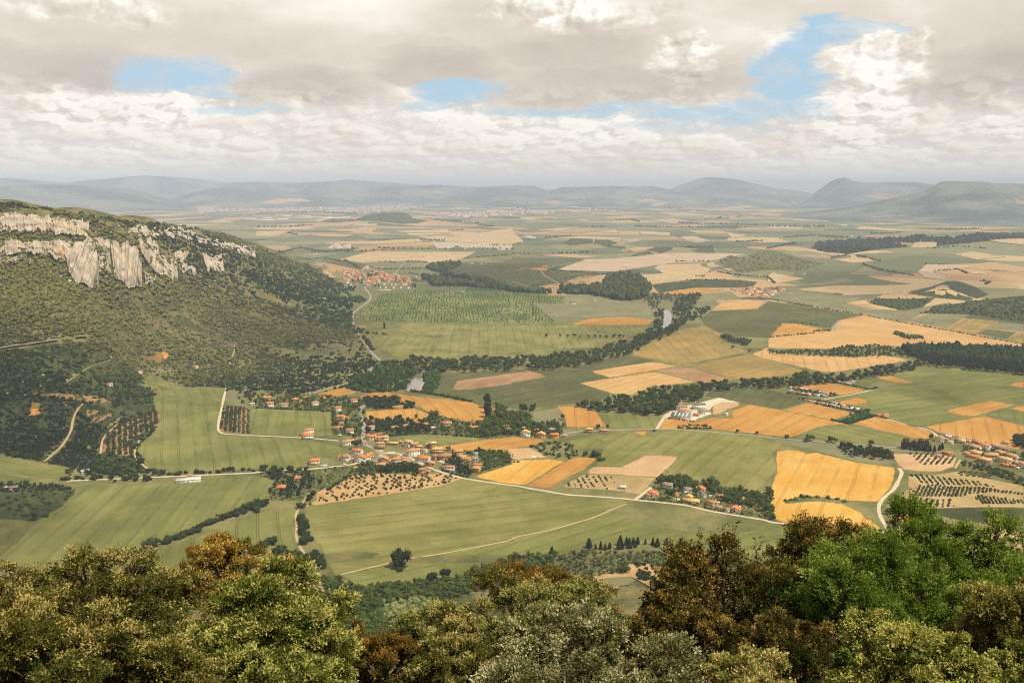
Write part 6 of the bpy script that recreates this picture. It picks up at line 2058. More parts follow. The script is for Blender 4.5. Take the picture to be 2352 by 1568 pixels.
# ------------------------------------------------------------------ the far villages: every roof its own house
def village(path, n, gap, wr, label, group, cols, walls, hmax=2):
    pts_ = dart(path, gap, 0, nmax=n, n=8000)
    for p in pts_:
        w = random.uniform(*wr)
        az = math.atan2(p[0], p[1])
        HOUSE_XY.append((p[0], p[1], w * .6))
        building((p[0], p[1], p[2] + .3), w, w * random.uniform(.6, .9), random.randint(1, hmax), random.choice('eeegh'), random.choice(cols), random.choice(walls),
                 -az + random.uniform(-.5, .5), label, group, 'village_house', 'house', 0)


ROW = ('W 1270,715 26 W 1370,720 40 W 1340,655 50 W 1520,725 46 W 1480,660 40 W 1560,665 36 W 1658,715 44 W 1800,725 46 W 1720,660 100 W 1790,610 44 W 830,640 44 W 740,555 46 W 715,520 44 W 650,625 60 W 720,665 36').split()
for i in range(0, len(ROW), 3):
    x, y = map(float, ROW[i + 1].split(','))
    pos, w, d, a0 = place('W', x, y, float(ROW[i + 2]) * 1.25, .6)
    HOUSE_XY.append((pos[0], pos[1], w * .6))
    building(pos, w, d, 2, 'e', 'OORO'[i // 3 % 4], 'w', a0 + .05, 'white house with orange roof in the front rows of the far village', 'front row houses of the far village', 'village_house', 'house', 1)
village('W 430,400 640,385 800,395 1000,430 1030,480 940,520 900,600 900,700 830,690 680,560 560,560 600,490 440,430', 46, 17, (12, 20), 'small roof packed into the western half of the far village', 'roofs in the west of the far village', 'ORBT', 'wct')
village('W 1060,420 1180,390 1330,420 1420,450 1700,480 1860,560 1850,640 1600,600 1300,600 1250,640 1020,680 1010,560 1080,500', 90, 15, (12, 21), 'small tan or orange roof packed into the eastern half of the far village', 'roofs in the east of the far village', 'TBTORP', 'cts')
pos, w, d, a0 = place('W', 1985, 565, 120, .5)
ch = building(pos, w, d, 2, 'e', 'T', 's', a0, 'stone church with a square tower at the eastern end of the far village', None, 'church', 'church', 0)
b = box(-w * .42, -w * .16, -d * .3, d * .3, -1, 17)
link('tower', mk('tower', b[0], [b[1]], [WALL['s']]), ch)
pos, w, d, a0 = place('W', 1340, 760, 260, .1)
wall_ = link('garden_wall', mk('garden_wall', *[(lambda q: (q[0], [q[1]]))(box(-w / 2, w / 2, -.4, .4, -1, 2.6))][0], [WALL['p']]), None, pos)
wall_.rotation_euler = (0, 0, a0 + .03)
tag(wall_, 'long pale wall along the front of the far village', 'wall')
village('A3 1960,1030 2040,1010 2130,1010 2294,1025 A4 0,1010 80,1020 170,1045 60,1070 A3 2294,1110 2180,1090 2010,1045', 44, 15, (14, 24), 'pale roof in the hamlet on the rise east of the river', 'roofs of the hill hamlet', 'TPTOD', 'wct')
for p_, wd, typ, rc_, wc_, nf, lb in (('A3 235,858 150', .3, 'e', 'T', 't', 1, 'long tan barn in the dark fields, front one'), ('A3 220,845 130', .3, 'e', 'B', 't', 1, 'long tan barn in the dark fields, middle one'), ('A3 290,835 60', .6, 'e', 'T', 't', 2, 'tan barn at the right end of the dark field group'),
                                      ('A3 570,1145 110', .25, 'e', 'G', 'c', 1, 'cream farmhouse among dark trees in the river meadow'), ('A3 545,1160 50', .3, 'f', 'W', 'w', 1, 'white wall building before the cream farmhouse'), ('A3 742,1130 30', .7, 'e', 'O', 'w', 1, 'small orange roofed house in the river meadow'),
                                      ('A3 1848,1138 80', .4, 'e', 'P', 'w', 1, 'white barn with striped orange roof by the river slope'), ('A3 635,965 60', .4, 'e', 'G', 'c', 1, 'pale farm in the orange field by the dark wood'), ('A3 500,970 60', .4, 'e', 'B', 't', 1, 'small farm with cypresses by the orange field'),
                                      ('A3 150,565 120', .5, 'f', 'W', 'w', 2, 'large white factory block on the far plain'), ('A3 130,550 90', .4, 'f', 'W', 'w', 2, 'second white factory block on the far plain'), ('A2 1690,990 150', .12, 'f', 'W', 'w', 1, 'long white barn under the river trees'), ('A2 1840,1048 50', .3, 'f', 'P', 'w', 1, 'small pale shed in the poplar nursery'),
                                      ('A2 560,1110 130', .12, 'f', 'P', 'p', 1, 'long pinkish shed at the ridge foot'), ('A4 735,550 55', .3, 'f', 'W', 'w', 2, 'white warehouse on the eastern plain'), ('A4 960,420 70', .3, 'f', 'W', 'w', 2, 'white farm works on the eastern plain'), ('A4 1210,1055 40', .5, 'f', 'W', 'w', 1, 'white hut at the foot of the hillock'),
                                      ('A4 320,890 34', .5, 'f', 'W', 'w', 1, 'white hut on the straw terraces'), ('A4 1110,355 140', .3, 'h', 'P', 'p', 2, 'pink village block under the flat topped mountain'), ('A4 630,1070 60', .4, 'e', 'B', 's', 1, 'dark low farm in the long straw field'), ('A2 1480,870 16', .8, 'h', 'O', 'w', 1, 'tiny house by the far river wood'),
                                      ('A2 520,712 120', .1, 'f', 'W', 'w', 1, 'long white glasshouse at the ridge end'), ('A3 2015,305 110', .2, 'f', 'W', 'w', 2, 'white warehouse far on the plain'), ('A3 30,722 80', .2, 'h', 'P', 'w', 1, 'white walled farm at the far field edge')):
    t, xy, wp_ = p_.split()
    x, y = map(float, xy.split(','))
    pos, w, d, a0 = place(t, x, y, float(wp_), wd)
    HOUSE_XY.append((pos[0], pos[1], w * .55))
    building(pos, w, d, nf, typ, rc_, wc_, a0 + random.uniform(-.15, .15), lb, None, 'barn' if 'barn' in lb else 'warehouse' if typ == 'f' else 'farmhouse', 'building', 0 if math.hypot(*pos[:2]) > 2500 else 1)

# allotment sheds along the garden strips
k_ = 0
for pth, n in (('X4 20,410 150,430 300,470 430,480 700,500', 12), ('X4 60,350 200,370 480,400 620,440 760,470', 9), ('X4 340,590 460,610 680,650 880,690 1100,740 1300,770', 13), ('X4 840,640 980,665 1120,720 1320,745', 7), ('X4 950,230 1080,262 1150,275 1220,245', 5)):
    q = at(pth)
    w = along(pth, np.hypot(*(q[-1] - q[0])[:2]) / n, 1.2)
    for p in w:
        az = math.atan2(p[0], p[1])
        HOUSE_XY.append((p[0], p[1], 3))
        building((p[0], p[1], p[2] + .2), random.uniform(4, 8), random.uniform(3, 4.5), 1, random.choice('ssfe'), random.choice('WWWPOGW'), random.choice('wwgpt'), -az + random.uniform(-.6, .2),
                 'small garden shed in the allotment strips between the orange fields', 'allotment sheds', 'garden_shed', 'shed', 0)

# far town: a haze-softened mass of roofs, with its big white works standing out
TOWN = ('A2 0,262 200,250 500,262 900,255 1300,270 1500,300 1250,325 900,345 500,330 0,340', 'A2 1500,360 1700,340 2294,330 2294,375 1800,385', 'A1 1800,290 2294,280 2294,330 1750,345', 'A2 250,200 700,190 600,215', 'A3 0,300 400,340 300,355 0,350')
bp_, bf_ = [], []
o_ = 0
tc_ = []
w = np.concatenate([unproject(pxgrid(t, 3.0, .9)) for t in TOWN])
for p in w:
    sx, sy, hh = random.uniform(9, 32), random.uniform(9, 25), random.uniform(6, 26)
    V, f = box(p[0] - sx, p[0] + sx, p[1] - sy, p[1] + sy, p[2] - 3, p[2] + hh)
    bp_.append(V)
    bf_.append(f + o_)
    o_ += 8
    tc_ += [random.choice((0, 0, 1, 2, 3))] * 6
me = mk('distant_town', np.concatenate(bp_), [np.concatenate(bf_)], [plain('town_walls', C(200, 178, 164, .42)), plain('town_roofs', C(190, 158, 140, .40)), plain('town_pale_walls', C(216, 204, 190, .48)), plain('town_streets', C(170, 160, 150, .40))], mi=tc_)
tag(link('distant_town', me), 'far off town of pinkish roofs spread under the blue range', 'town', kind='stuff')
for p_, wd in (('A2 60,405 180', .3), ('A2 210,395 150', .3), ('A2 420,372 140', .25), ('A2 640,388 230', .2), ('A2 780,382 130', .3), ('A2 540,410 110', .3), ('A2 260,370 110', .3), ('A2 90,385 100', .3), ('A2 540,318 50', .3), ('A2 1530,280 60', .3), ('A2 2130,275 90', .3), 
               ('A1 2230,400 130', .3), ('A3 40,270 80', .3), ('A3 290,284 80', .25), ('A3 520,288 140', .2), ('A3 1000,300 140', .2), ('A3 880,325 90', .2), ('A3 1600,325 90', .2), ('A3 380,210 45', .3), ('A2 1750,350 70', .3), ('A2 2060,345 80', .3),
               ('A4 640,455 120', .2), ('A3 380,392 40', .3), ('A3 600,405 150', .15)):
    t, xy, wp_ = p_.split()
    x, y = map(float, xy.split(','))
    pos, w, d, a0 = place(t, x, y, float(wp_), wd)
    building(pos, w, d, 3, 'f', 'W', 'w', a0, 'long white works building shining on the plain before the far town', 'white works before the far town', 'warehouse', 'building', 0)

# power poles, wind turbines, quarry bank
STEEL = plain('pale_steel', C(235, 235, 235), .02, 1)
for i, p_ in enumerate(('A4 2128,122', 'A4 2155,128', 'A4 2180,135', 'A4 2210,148', 'A4 2250,155', 'A4 2285,160')):
    t = P(p_)[0]
    d = pix_dir(t[:1], t[1:])[0]
    h = math.hypot(d[0], d[1])
    D = 13300.0
    o = bpy.data.objects.new('wind_turbine', None)
    COL.objects.link(o)
    o.location = (d[0] / h * D, d[1] / h * D, CAMZ + d[2] / h * D - 50)
    V, f = tube([(0, 0, -40), (0, 0, 40), (0, 0, 82)], [3.2, 2.6, 1.8], 8)
    link('tower', mk('tower', V, [f], [STEEL]), o)
    for k in range(3):
        a = i * .7 + k * 2.094
        V, f = tube([(0, -3, 82), (math.sin(a) * 14, -3, 82 + math.cos(a) * 14), (math.sin(a) * 36, -3, 82 + math.cos(a) * 36)], [1.4, 1.6, .4], 6)
        link('blade', mk('blade', V, [f], [STEEL]), o)
    tag(o, 'tiny white wind turbine in the line on the flat topped mountain', 'wind turbine', 'wind turbines on the mountain')
cliff('A2 1590,610 1700,600 1900,602 2080,612 2100,640 2294,625', 'A2 1590,640 1700,642 1900,645 2080,640 2120,660 2294,655', 'pale eroded bank above the far river', 6, 5, 12)
cliff('A2 650,640 720,622 850,620 880,650', 'A2 650,650 720,645 850,650 880,660', 'small pale bank at the ridge end', 4, 3, 13)

# ------------------------------------------------------------------ unseen clouds added overhead to cast shade on chosen ground
cv = bpy.data.materials.new('shade_cloud_vapour')
cv.use_nodes = True
cv.node_tree.nodes.clear()
cn_ = N(cv.node_tree)
co_ = cn_.new('ShaderNodeOutputMaterial')
cvv = cn_.new('ShaderNodeVolumePrincipled')
cvv.inputs['Color'].default_value = (.95, .95, .95, 1)
cvv.inputs['Density'].default_value = .0036
cv.node_tree.links.new(cvv.outputs[0], co_.inputs['Volume'])
for i, (u, v, rx, ry, hh) in enumerate(((720, 775, 260, 420, 110), (1180, 640, 420, 700, 110), (2080, 650, 480, 600, 110), (40, 1215, 130, 110, 70), (60, 960, 180, 150, 60), (1480, 760, 200, 260, 70), (2250, 900, 160, 150, 70), (900, 900, 120, 160, 50), (1650, 560, 500, 600, 80))):
    g = unproject([(u, v)])[0]
    zc = 1900.0
    k = (zc - g[2]) / sv.z
    ex = ICO2[0].copy()
    b_ = bmesh.new()
    bmesh.ops.create_icosphere(b_, subdivisions=4, radius=1)
    V = np.array([q.co[:] for q in b_.verts])
    f = np.array([[q.index for q in x.verts] for x in b_.faces], np.int32)
    b_.free()
    lump = 1 + .16 * fbm(V[:, 0] * 3, V[:, 1] * 3 + V[:, 2] * 2, 4, i + 60)
    V = V * lump[:, None]
    V[:, 2] = np.where(V[:, 2] < 0, V[:, 2] * .35, V[:, 2])
    o = link('cloud', mk('cloud', V * (rx, ry, hh), [f], [cv], smooth=True), None, (g[0] + sv.x * k, g[1] + sv.y * k, zc))
    tag(o, 'soft unseen cloud added high over the valley to shade it', 'cloud', None, 'structure')
# ------------------------------------------------------------------ garden trees of the village, the hamlets and the slope foot
GT = (('B2 0,640 100,620 250,600 470,640 700,650 700,770 500,765 370,750 200,745 0,740', 'garden tree at the hill foot above the green field', 'garden trees at the hill foot', 70, (5, 10), 7),
      ('B2 690,650 850,640 930,660 960,720 930,780 950,900 960,990 880,1010 700,960 700,780', 'garden tree west of the main street', 'garden trees west of the main street', 60, (4, 9), 7),
      ('B2 1000,660 1280,680 1300,720 1420,720 1420,745 1230,755 990,750 970,710', 'dark tree in the villa garden between two orange fields', 'villa garden trees', 60, (7, 13), 6),
      ('B2 980,860 1270,850 1450,890 1540,880 1560,960 1280,985 1200,960 990,960', 'dark tree round the pool gardens', 'pool garden trees', 70, (6, 12), 6.5),
      ('B2 1480,850 1600,830 1850,880 2060,880 2150,900 2294,960 2294,990 2000,1000 1700,960 1560,960', 'tree in the gardens under the curved orange field', 'gardens under the curved orange field', 80, (4, 9), 7),
      ('V4 480,250 640,250 720,350 850,420 1100,440 1320,460 1320,680 1900,680 2000,740 2010,940 1680,940 1300,960 1000,940 640,960 300,960 100,900 280,640 300,540 560,520 480,430', 'tree of the shady hamlet on the eastern gardens', 'trees of the eastern gardens', 130, (6, 12), 6.5),
      ('V4 1030,300 1250,260 1400,270 1560,370 1300,390 1130,390', 'dark tree of the copse under the green field', 'copse under the green field', 14, (6, 10), 6),
      ('V2 650,640 800,640 1000,780 1040,880 700,890 380,900 420,830 640,720', 'tree in the gardens below the stone houses', 'trees below the stone houses', 30, (4, 8), 6),
      ('V2 1200,780 1560,720 1900,720 1990,760 1990,890 1300,880 1050,880 1080,820', 'dark tree in the belt above the sandy orchard', 'belt above the sandy orchard', 50, (5, 9), 5.5),
      ('V3 1000,560 1180,560 1160,700 1060,760 1300,780 1500,880 1400,960 1200,920 1100,760 800,690', 'dark tree behind the white two storey house', 'trees behind the white house', 32, (5, 10), 6),
      ('V3 1300,430 1560,380 2100,370 2352,470 2352,640 2200,720 1700,820 1780,640 1600,480', 'bush or small tree in the eastern vegetable gardens', 'eastern vegetable gardens', 90, (2.5, 5.5), 5.5),
      ('B2 0,1300 200,1320 470,1300 500,1400 600,1420 480,1470 300,1568 100,1500 190,1400 60,1350', 'dark tree round the two orange villas', 'trees round the orange villas', 45, (5, 11), 7.5),
      ('B3 160,1090 330,1045 500,1060 640,1110 560,1200 350,1190', 'bush in the walled garden by the rolling field', 'bushes of the walled garden', 40, (2.5, 6), 6),
      ('V6 340,200 500,80 900,80 1200,150 1320,220 1300,340 900,320 560,170', 'tree along the back of the hamlet', 'trees at the back of the hamlet', 30, (6, 11), 6),
      ('V6 1450,200 1800,200 1960,400 2352,360 2352,620 2100,640 1950,600 1900,450 1700,430 1560,280', 'green tree in the hamlet gardens', 'green trees of the hamlet gardens', 60, (4, 9), 6.5),
      ('V7 560,160 900,110 1240,190 1500,230 1600,80 1680,220 1700,620 1760,820 1480,800 1640,640 1100,480 700,400 600,300', 'tree between the hamlet and the yellow field', 'trees before the yellow field', 75, (4, 9), 7),
      ('B4 620,1090 720,1085 860,1110 1000,1130 1090,1150 1110,1210 1030,1215 880,1195 720,1180', 'tree of the dark garden behind the yellow field', 'dark garden behind the yellow field', 40, (5, 12), 7),
      ('B4 1700,1120 1980,1130 2160,1160 2294,1180 2294,1240 2140,1230 1960,1160', 'garden tree between the houses of the tan village', 'tan village garden trees', 24, (5, 9), 9),
      ('B4 1740,1220 1900,1250 2100,1310 2294,1380 2294,1440 2000,1330 1750,1260', 'bush on the slope under the tan village', 'bushes under the tan village', 60, (3, 6), 7),
      ('B4 2160,1050 2294,1010 2294,1110 2200,1080', 'dark tree in the corner of the wide orange field', 'orange field corner trees', 14, (6, 12), 7),
      ('X4 0,330 300,370 700,440 960,470 900,500 600,500 300,460', 'small tree between the allotment sheds', 'allotment trees', 60, (3, 6), 5),
      ('X4 190,545 480,550 700,600 1000,650 1350,730 1540,770 1500,850 1150,860 1300,780 800,670 440,590', 'bush between the lower allotment sheds', 'lower allotment bushes', 60, (2.5, 5), 5),
      ('B1 1650,380 1750,330 2000,280 2090,340 2110,430 2000,530 1800,520 1560,500 1470,470 1600,430', 'bush in the gardens at the ridge foot', 'ridge foot garden bushes', 90, (3, 7), 8),
      ('B1 2130,700 2160,590 2294,590 2294,740', 'dark tree left of the row at the hill foot', 'trees left of the hill foot row', 14, (6, 11), 8),
      ('C1 0,200 160,120 300,100 420,110 560,130 500,220 330,330 180,330 0,260', 'bush on the rough grass west of the sloping field', 'rough grass bushes', 40, (2.5, 5.5), 8),
      ('C1 0,60 180,60 400,80 520,110 300,120 0,130', 'dark bush above the rough grass', 'dark bushes above the rough grass', 40, (3, 6), 7),
      ('W 600,740 700,700 820,720 800,780 640,780', 'conifer in the dark group at the far village entrance', 'conifers of the far village', 24, (8, 14), 8),
      ('W 700,900 900,890 1000,960 900,1000 720,970', 'brown green tree beside the valley road', 'trees beside the far valley road', 50, (8, 12), 9))
for pth, lb, gr, n, h, md in GT:
    w = dart(pth, md, 0, nmax=n, clear=1.5)
    kd, sh = ('garden', 'round')
    if 'bush' in lb:
        sh = 'bush'
    if 'conifer' in lb:
        kd, sh = 'pine', 'cone'
    if 'dark' in lb:
        kd = 'hedge'
    nm = 'garden_bush' if sh == 'bush' else 'conifer' if sh == 'cone' else 'shade_tree' if 'dark' in lb else 'hamlet_tree' if 'hamlet' in lb or 'eastern gardens' in lb else 'garden_tree'
    plant(nm, w, h, lb, gr, kd, sh, True if len(w) and math.hypot(*w[0][:2]) < 1500 else False, 'bush' if sh == 'bush' else 'tree', (.85, 1.2), 260, .10)
w = dart('W 960,470 1080,440 1240,430 1240,480 1100,520 960,490', 11, 0, nmax=20, clear=1)
w = np.concatenate([w, dart('W 740,560 900,560 960,640 860,640 740,620', 12, 0, nmax=18, clear=1), dart('W 1130,700 1240,640 1250,700', 11, 0, nmax=6), dart('W 1860,640 1940,660 1940,730 1880,720', 10, 0, nmax=8)])
plant('village_tree', w, (7, 12), 'green tree between the roofs of the far village', 'trees inside the far village', 'broad', 'round', False)

# low planting that fills the gardens between the houses
gw = []
for ln in FIELDS.strip().split('\n'):
    f = ln.split('|')
    if f[0] == 'N':
        gw.append(dart(f[2], 5.0, 0, n=30000, nmax=1300, clear=.5))
gw = np.concatenate(gw)
kp_ = np.ones(len(gw), bool)
for ln in ROADS.strip().split('\n'):
    f = ln.split('|')
    if f[0] in ('village_road', 'main_street', 'field_road', 'farm_lane', 'country_road', 'crossing_lane', 'winding_track'):
        kp_ &= far_of(f[4], 5.5)(gw)
sq_ = unproject(dens(P('V2 620,220 850,230 1000,330 1180,360 1400,380 1560,450 1800,560 2150,680 2352,760 2352,830 2000,690 1700,560 1500,480 1180,400 1080,520 1000,520 1080,420 850,280 620,240')))[:, :2]
kp_ &= ~inside(gw[:, :2], sq_)
mass('garden_planting', gw[kp_], rng.uniform(.8, 2.0, kp_.sum()), 'low shrubs and vegetable beds filling the gardens of the villages', 'garden', .8, 'planting', None, True)

# woods on the foot of the slope below the viewpoint
w = dart('C2 500,770 640,790 760,850 1000,830 1290,815 1500,775 1860,650 1932,625 C3 0,620 100,615 330,600 C3 330,640 200,700 0,720 C2 1932,800 1500,920 1350,950 1250,900 1000,960 850,1010 900,1120 1100,1110 1500,1100 1300,1240 800,1240 600,1000', 6.2, 3, nmax=300)
plant('slope_tree', w, (5, 9), 'rounded green tree in the wood at the slope foot', 'wood at the slope foot', 'garden', 'round', True, 'tree', (.9, 1.25), 420, .085)
w = dart('C3 60,620 330,600 560,570 930,590 1270,570 1270,700 1050,680 900,670 780,730 740,740 600,760 300,720 100,680', 6.5, 3, nmax=160)
plant('thicket_tree', w, (3.5, 7), 'light green small tree round the sandy terrace', 'small trees round the sandy terrace', 'light', 'round', True, 'tree', (.9, 1.25), 420, .085)
sheet('bare_field', 'C3 600,760 780,740 800,710 900,670 1010,660 1100,680 1240,740 1330,800 1400,860 1200,900 1050,850 960,800 900,770 740,900 700,850', 'R', 'sandy orange terrace with rows of small trees below the trees', 1, 'C3 1000,680 1080,790', .6)
sheet('meadow', 'C3 650,790 760,775 900,768 930,800 880,830 740,850', 'E', 'small green plot on the sandy terrace', 2, None, .7)
w = rows('C3 880,680 1010,665 1240,740 1230,790 1120,800 1000,720 920,740', 'C3 1000,680 1080,790', 8, 4.2, .4, .75)
plant('terrace_tree', w[:70], (2, 3.4), 'little dark tree in a row on the sandy orange terrace', 'rows on the sandy terrace', 'olive', 'bush', False, 'tree', (.8, 1.1), 150, .14)
plant('terrace_oak', at('C3 845,740'), 10, 'spreading oak with a clear shadow on the sandy terrace', None, 'garden', 'round', True, 'tree', (1.1, 1.2))
w = dart('C3 940,740 1010,720 1110,820 1100,840 1020,800 960,780', 4.5, 2, nmax=14)
plant('terrace_bush', w, (3.5, 5.5), 'dark bush clump between the sandy terraces', 'bush clump on the sandy terrace', 'hedge', 'bush', True, 'bush')
for i in range(4):
    ribbon('track', 'C2 %d,805 %d,880 %d,960' % (345 + 45 * i, 365 + 48 * i, 400 + 52 * i), 2.2, 'track', 'bare orange strip of the small terraced plot by the trees', 4, .4, 'strip')
w = dart('C2 640,970 900,1000 1000,1120 1300,1230 1400,1400 900,1400 700,1200', 5.5, 2, nmax=160)
plant('slope_bush', w, (3, 6), 'green bush on the steep slope below the viewpoint', 'bushes of the steep slope', 'garden', 'bush', True, 'bush', (.9, 1.25), 420, .085)

# undergrowth on the steep slope just below, between the big crowns
n_ = 2600
yy = rng.uniform(8, 480, n_) ** 1.0
xx = rng.uniform(-.75, .75, n_) * (yy + 18)
w = np.stack([xx, yy, H(xx, yy)], -1)
mass('undergrowth', w, np.clip(.5 + .012 * yy, .6, 3.6), 'green undergrowth covering the steep slope', 'garden', .8, 'undergrowth', None, True)


# ------------------------------------------------------------------ the big trees in front
def big_tree(name, u, v, ru, rv, y, label, mat, leaf=.085, tips=2600, per=9, spread=.85, lobes=22, sparse=0.0, seed=0, spike=.3, depth=1.0, hang=.55):
    """crown ellipse centred on a line of sight at ground distance y: limbs carry lobes of twigs, each twig a rosette of leaves"""
    r = np.random.default_rng(500 + seed)
    tips = int(tips * 2.5)
    d = pix_dir(np.array([float(u)]), np.array([float(v)]))[0]
    t = y / d[1]
    c = np.array([d[0] * t, d[1] * t, CAMZ + d[2] * t])
    L = np.linalg.norm(d) * t
    a, b = ru / F * L, rv / F * L
    g = np.array([c[0], c[1] + .2 * a, 0.0])
    g[2] = float(H(g[0], g[1]))
    rad = np.array([a, a * .9 * depth, b])
    # lobes over the crown
    lob = []
    for i in range(lobes * 3):
        n = r.normal(size=3)
        n[2] = n[2] * .8 + .25
        n /= np.linalg.norm(n)
        p = n * r.uniform(.42, .88)
        if all(np.linalg.norm(p - q) > .30 for q, _ in lob):
            lob.append((p, r.uniform(.19, .36)))
        if len(lob) >= lobes:
            break
    # limbs
    parts = []
    base = g - c
    hub = np.array([0, .1 * a, -.55 * b])
    hub[2] = max(hub[2], base[2] + .5)
    pth = np.array([base + (0, 0, -.5), base * .6 + hub * .4 + r.normal(0, .08, 3), hub])
    tr = .045 * a + .05
    parts.append(tube(pth, [tr * 1.3, tr, tr * .85], 8))
    for p, q in lob:
        e = p * rad
        m = hub * .5 + e * .5 + r.normal(0, .10, 3) * a * .4 - np.array([0, 0, .08 * b])
        parts.append(tube([hub, hub * .72 + m * .28, m, m * .4 + e * .6, e], np.array([.55, .48, .36, .25, .14]) * tr, 6))
        for _ in range(5):
            n = r.normal(size=3)
            n[2] = abs(n[2]) * .8 + .1
            n /= np.linalg.norm(n)
            e2 = e + n * q * rad * r.uniform(.7, 1.05)
            parts.append(tube([m * .3 + e * .7, (e + e2) / 2 + r.normal(0, .03, 3) * a, e2], np.array([.2, .12, .04]) * tr, 4))
    # shoots standing out of the top
    shoots = []
    for _ in range(int(10 * spike / .3)):
        p, q = lob[r.integers(len(lob))]
        n = np.array([r.normal(0, .3), r.normal(0, .3), 1])
        e = p * rad + n / np.linalg.norm(n) * q * b * r.uniform(.9, 1.0 + spike * 1.6)
        shoots.append((p * rad, e))
        parts.append(tube([p * rad, (p * rad + e) / 2 + r.normal(0, .02, 3) * a, e], np.array([.14, .10, .03]) * tr, 4))
    tv, tf = join(parts)
    # twig tips on the lobes
    w = np.array([q ** 2 for _, q in lob])
    T, Dn, lid, sp, rf_ = [], [], [], [], []
    for k, ((p, q), n_t) in enumerate(zip(lob, np.round(tips * w / w.sum()).astype(int))):
        n = r.normal(size=(n_t, 3))
        n[:, 2] = n[:, 2] + .35
        n /= np.linalg.norm(n, axis=1, keepdims=True)
        # each lobe breaks up into sprays
        ns = max(10, n_t // 13)
        spr = r.normal(size=(ns, 3))
        spr[:, 2] += .3
        spr /= np.linalg.norm(spr, axis=1, keepdims=True)
        si = r.integers(0, ns, n_t)
        s_ = spr[si]
        ln_ = r.uniform(.72, 1.22, ns)[si][:, None]
        n = n * .20 + s_ * .95
        n[:, 2] += .08
        n /= np.linalg.norm(n, axis=1, keepdims=True)
        rr_ = q * ln_ * (1.08 - .50 * r.uniform(0, 1, (n_t, 1)) ** 1.5)
        T.append(p * rad + n * rr_ * rad * np.array([1, 1, 1]))
        Dn.append(n)
        lid.append(np.full(n_t, k))
        sp.append(r.normal(0, .13, ns)[si])
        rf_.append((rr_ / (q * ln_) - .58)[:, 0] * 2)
    for s0, e in shoots:
        k = 16
        f_ = r.uniform(.35, 1.02, (k, 1))
        T.append(s0 + (e - s0) * f_ + r.normal(0, .03, (k, 3)) * a)
        n = r.normal(size=(k, 3)) * .7 + (e - s0) / np.linalg.norm(e - s0)
        Dn.append(n / np.linalg.norm(n, axis=1, keepdims=True))
        lid.append(np.full(k, r.integers(len(lob))))
        sp.append(np.zeros(k))
        rf_.append(f_[:, 0])
    T, Dn, lid, sp, rf_ = [np.concatenate(z_) for z_ in (T, Dn, lid, sp, rf_)]
    if sparse:
        kp = r.uniform(0, 1, len(T)) > sparse * (.4 + .6 * (T[:, 2] / b > .1))
        T, Dn, lid, sp, rf_ = T[kp], Dn[kp], lid[kp], sp[kp], rf_[kp]
    n = len(T) * per
    ti = np.repeat(np.arange(len(T)), per)
    ax = Dn[ti] * .75 + r.normal(0, spread * .62, (n, 3)) + np.array([0, 0, .18])
    ax /= np.linalg.norm(ax, axis=1, keepdims=True)
    p0 = T[ti] + ax * leaf * .25 + Dn[ti] * (r.uniform(-1.6, .5, (n, 1)) * leaf) + r.normal(0, leaf * .35, (n, 3))
    ta, tb = frame(ax)
    th = r.uniform(0, 6.28, (n, 1))
    sd_ = ta * np.cos(th) + tb * np.sin(th)
    up = np.cross(ax, sd_)
    ln = .80 * leaf * r.uniform(.7, 1.35, (n, 1))
    wd_ = ln * r.uniform(.22, .34, (n, 1))
    q = np.stack([p0, p0 + ax * ln * .5 + sd_ * wd_ + up * ln * .06, p0 + ax * ln - up * ln * .05, p0 + ax * ln * .5 - sd_ * wd_ + up * ln * .06], 1).reshape(-1, 3)
    lt = r.uniform(0, .25, len(lob))
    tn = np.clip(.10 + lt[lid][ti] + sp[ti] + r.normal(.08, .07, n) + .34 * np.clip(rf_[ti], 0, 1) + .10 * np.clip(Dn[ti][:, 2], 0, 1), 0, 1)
    o = bpy.data.objects.new(name, None)
    COL.objects.link(o)
    o.location = tuple(c)
    link('trunk', mk('trunk', tv, [tf], [BARK], smooth=True), o)
    link('crown', mk('crown', q, [np.arange(n * 4).reshape(-1, 4)], [mat], attrs={'tint': ('FACE', 'FLOAT', tn)}), o)
    tag(o, label, 'tree')


FGM = {
    'gold': leaf_mat('olive_gold_leaves', C(64, 64, 26, .51), C(128, 122, 56, .51), 0, .25, C(204, 184, 112, .51), .70, C(92, 98, 44, .51)),
    'amber': leaf_mat('amber_leaves', C(100, 84, 32, .58), C(168, 130, 52, .58), 0, .25, C(206, 168, 88, .58), .75, C(112, 106, 48, .58)),
    'light': leaf_mat('fresh_oak_leaves', C(54, 66, 24, .62), C(122, 130, 56, .62), 0, .28, C(192, 186, 104, .62), .62),
    'rust': leaf_mat('rusty_leaves', C(84, 74, 32, .53), C(138, 108, 48, .53), 0, .25, C(180, 124, 60, .53), .8, C(98, 102, 48, .53)),
    'green': leaf_mat('oak_leaves', C(52, 68, 28, .62), C(110, 120, 56, .62), 0, .28, C(172, 164, 96, .62), .62),
    'silver': leaf_mat('silver_leaves', C(82, 86, 46, .62), C(146, 142, 96, .62), 0, .2, C(196, 188, 144, .62), .7),
    'brown': leaf_mat('dark_brown_leaves', C(62, 58, 26, .53), C(112, 100, 48, .53), 0, .2, C(170, 140, 78, .53), .74, C(72, 78, 36, .53)),
    'bright': leaf_mat('bright_green_leaves', C(64, 86, 30, .8), C(112, 132, 54, .8), 0, .4, C(154, 162, 86, .8), .78),
    'olive': leaf_mat('dull_olive_leaves', C(64, 68, 28, .62), C(128, 122, 60, .62), 0, .25, C(186, 172, 104, .62), .7),
    'pale': leaf_mat('pale_yellow_leaves', C(112, 112, 56, .62), C(176, 168, 96, .62), 0, .3, C(216, 196, 130, .62), .7),
}
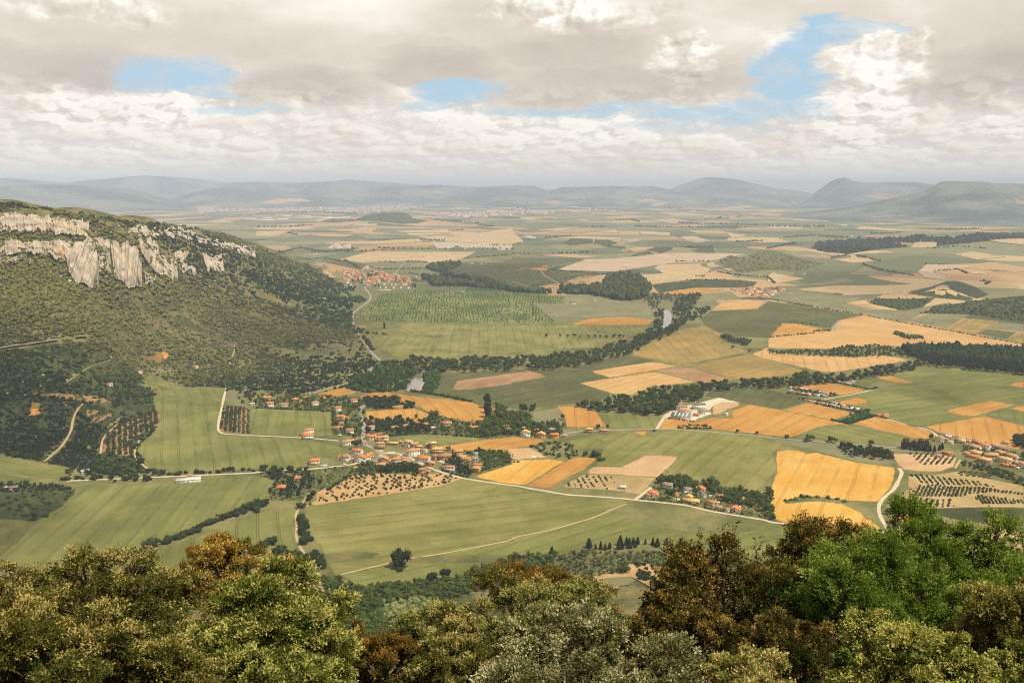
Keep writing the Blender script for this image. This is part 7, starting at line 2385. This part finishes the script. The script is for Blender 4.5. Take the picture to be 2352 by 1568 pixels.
big_tree('holm_oak', 90, 1395, 190, 85, 33, 'olive gold crown at the back of the western trees', FGM['gold'], .10, 2600, 9, seed=1)
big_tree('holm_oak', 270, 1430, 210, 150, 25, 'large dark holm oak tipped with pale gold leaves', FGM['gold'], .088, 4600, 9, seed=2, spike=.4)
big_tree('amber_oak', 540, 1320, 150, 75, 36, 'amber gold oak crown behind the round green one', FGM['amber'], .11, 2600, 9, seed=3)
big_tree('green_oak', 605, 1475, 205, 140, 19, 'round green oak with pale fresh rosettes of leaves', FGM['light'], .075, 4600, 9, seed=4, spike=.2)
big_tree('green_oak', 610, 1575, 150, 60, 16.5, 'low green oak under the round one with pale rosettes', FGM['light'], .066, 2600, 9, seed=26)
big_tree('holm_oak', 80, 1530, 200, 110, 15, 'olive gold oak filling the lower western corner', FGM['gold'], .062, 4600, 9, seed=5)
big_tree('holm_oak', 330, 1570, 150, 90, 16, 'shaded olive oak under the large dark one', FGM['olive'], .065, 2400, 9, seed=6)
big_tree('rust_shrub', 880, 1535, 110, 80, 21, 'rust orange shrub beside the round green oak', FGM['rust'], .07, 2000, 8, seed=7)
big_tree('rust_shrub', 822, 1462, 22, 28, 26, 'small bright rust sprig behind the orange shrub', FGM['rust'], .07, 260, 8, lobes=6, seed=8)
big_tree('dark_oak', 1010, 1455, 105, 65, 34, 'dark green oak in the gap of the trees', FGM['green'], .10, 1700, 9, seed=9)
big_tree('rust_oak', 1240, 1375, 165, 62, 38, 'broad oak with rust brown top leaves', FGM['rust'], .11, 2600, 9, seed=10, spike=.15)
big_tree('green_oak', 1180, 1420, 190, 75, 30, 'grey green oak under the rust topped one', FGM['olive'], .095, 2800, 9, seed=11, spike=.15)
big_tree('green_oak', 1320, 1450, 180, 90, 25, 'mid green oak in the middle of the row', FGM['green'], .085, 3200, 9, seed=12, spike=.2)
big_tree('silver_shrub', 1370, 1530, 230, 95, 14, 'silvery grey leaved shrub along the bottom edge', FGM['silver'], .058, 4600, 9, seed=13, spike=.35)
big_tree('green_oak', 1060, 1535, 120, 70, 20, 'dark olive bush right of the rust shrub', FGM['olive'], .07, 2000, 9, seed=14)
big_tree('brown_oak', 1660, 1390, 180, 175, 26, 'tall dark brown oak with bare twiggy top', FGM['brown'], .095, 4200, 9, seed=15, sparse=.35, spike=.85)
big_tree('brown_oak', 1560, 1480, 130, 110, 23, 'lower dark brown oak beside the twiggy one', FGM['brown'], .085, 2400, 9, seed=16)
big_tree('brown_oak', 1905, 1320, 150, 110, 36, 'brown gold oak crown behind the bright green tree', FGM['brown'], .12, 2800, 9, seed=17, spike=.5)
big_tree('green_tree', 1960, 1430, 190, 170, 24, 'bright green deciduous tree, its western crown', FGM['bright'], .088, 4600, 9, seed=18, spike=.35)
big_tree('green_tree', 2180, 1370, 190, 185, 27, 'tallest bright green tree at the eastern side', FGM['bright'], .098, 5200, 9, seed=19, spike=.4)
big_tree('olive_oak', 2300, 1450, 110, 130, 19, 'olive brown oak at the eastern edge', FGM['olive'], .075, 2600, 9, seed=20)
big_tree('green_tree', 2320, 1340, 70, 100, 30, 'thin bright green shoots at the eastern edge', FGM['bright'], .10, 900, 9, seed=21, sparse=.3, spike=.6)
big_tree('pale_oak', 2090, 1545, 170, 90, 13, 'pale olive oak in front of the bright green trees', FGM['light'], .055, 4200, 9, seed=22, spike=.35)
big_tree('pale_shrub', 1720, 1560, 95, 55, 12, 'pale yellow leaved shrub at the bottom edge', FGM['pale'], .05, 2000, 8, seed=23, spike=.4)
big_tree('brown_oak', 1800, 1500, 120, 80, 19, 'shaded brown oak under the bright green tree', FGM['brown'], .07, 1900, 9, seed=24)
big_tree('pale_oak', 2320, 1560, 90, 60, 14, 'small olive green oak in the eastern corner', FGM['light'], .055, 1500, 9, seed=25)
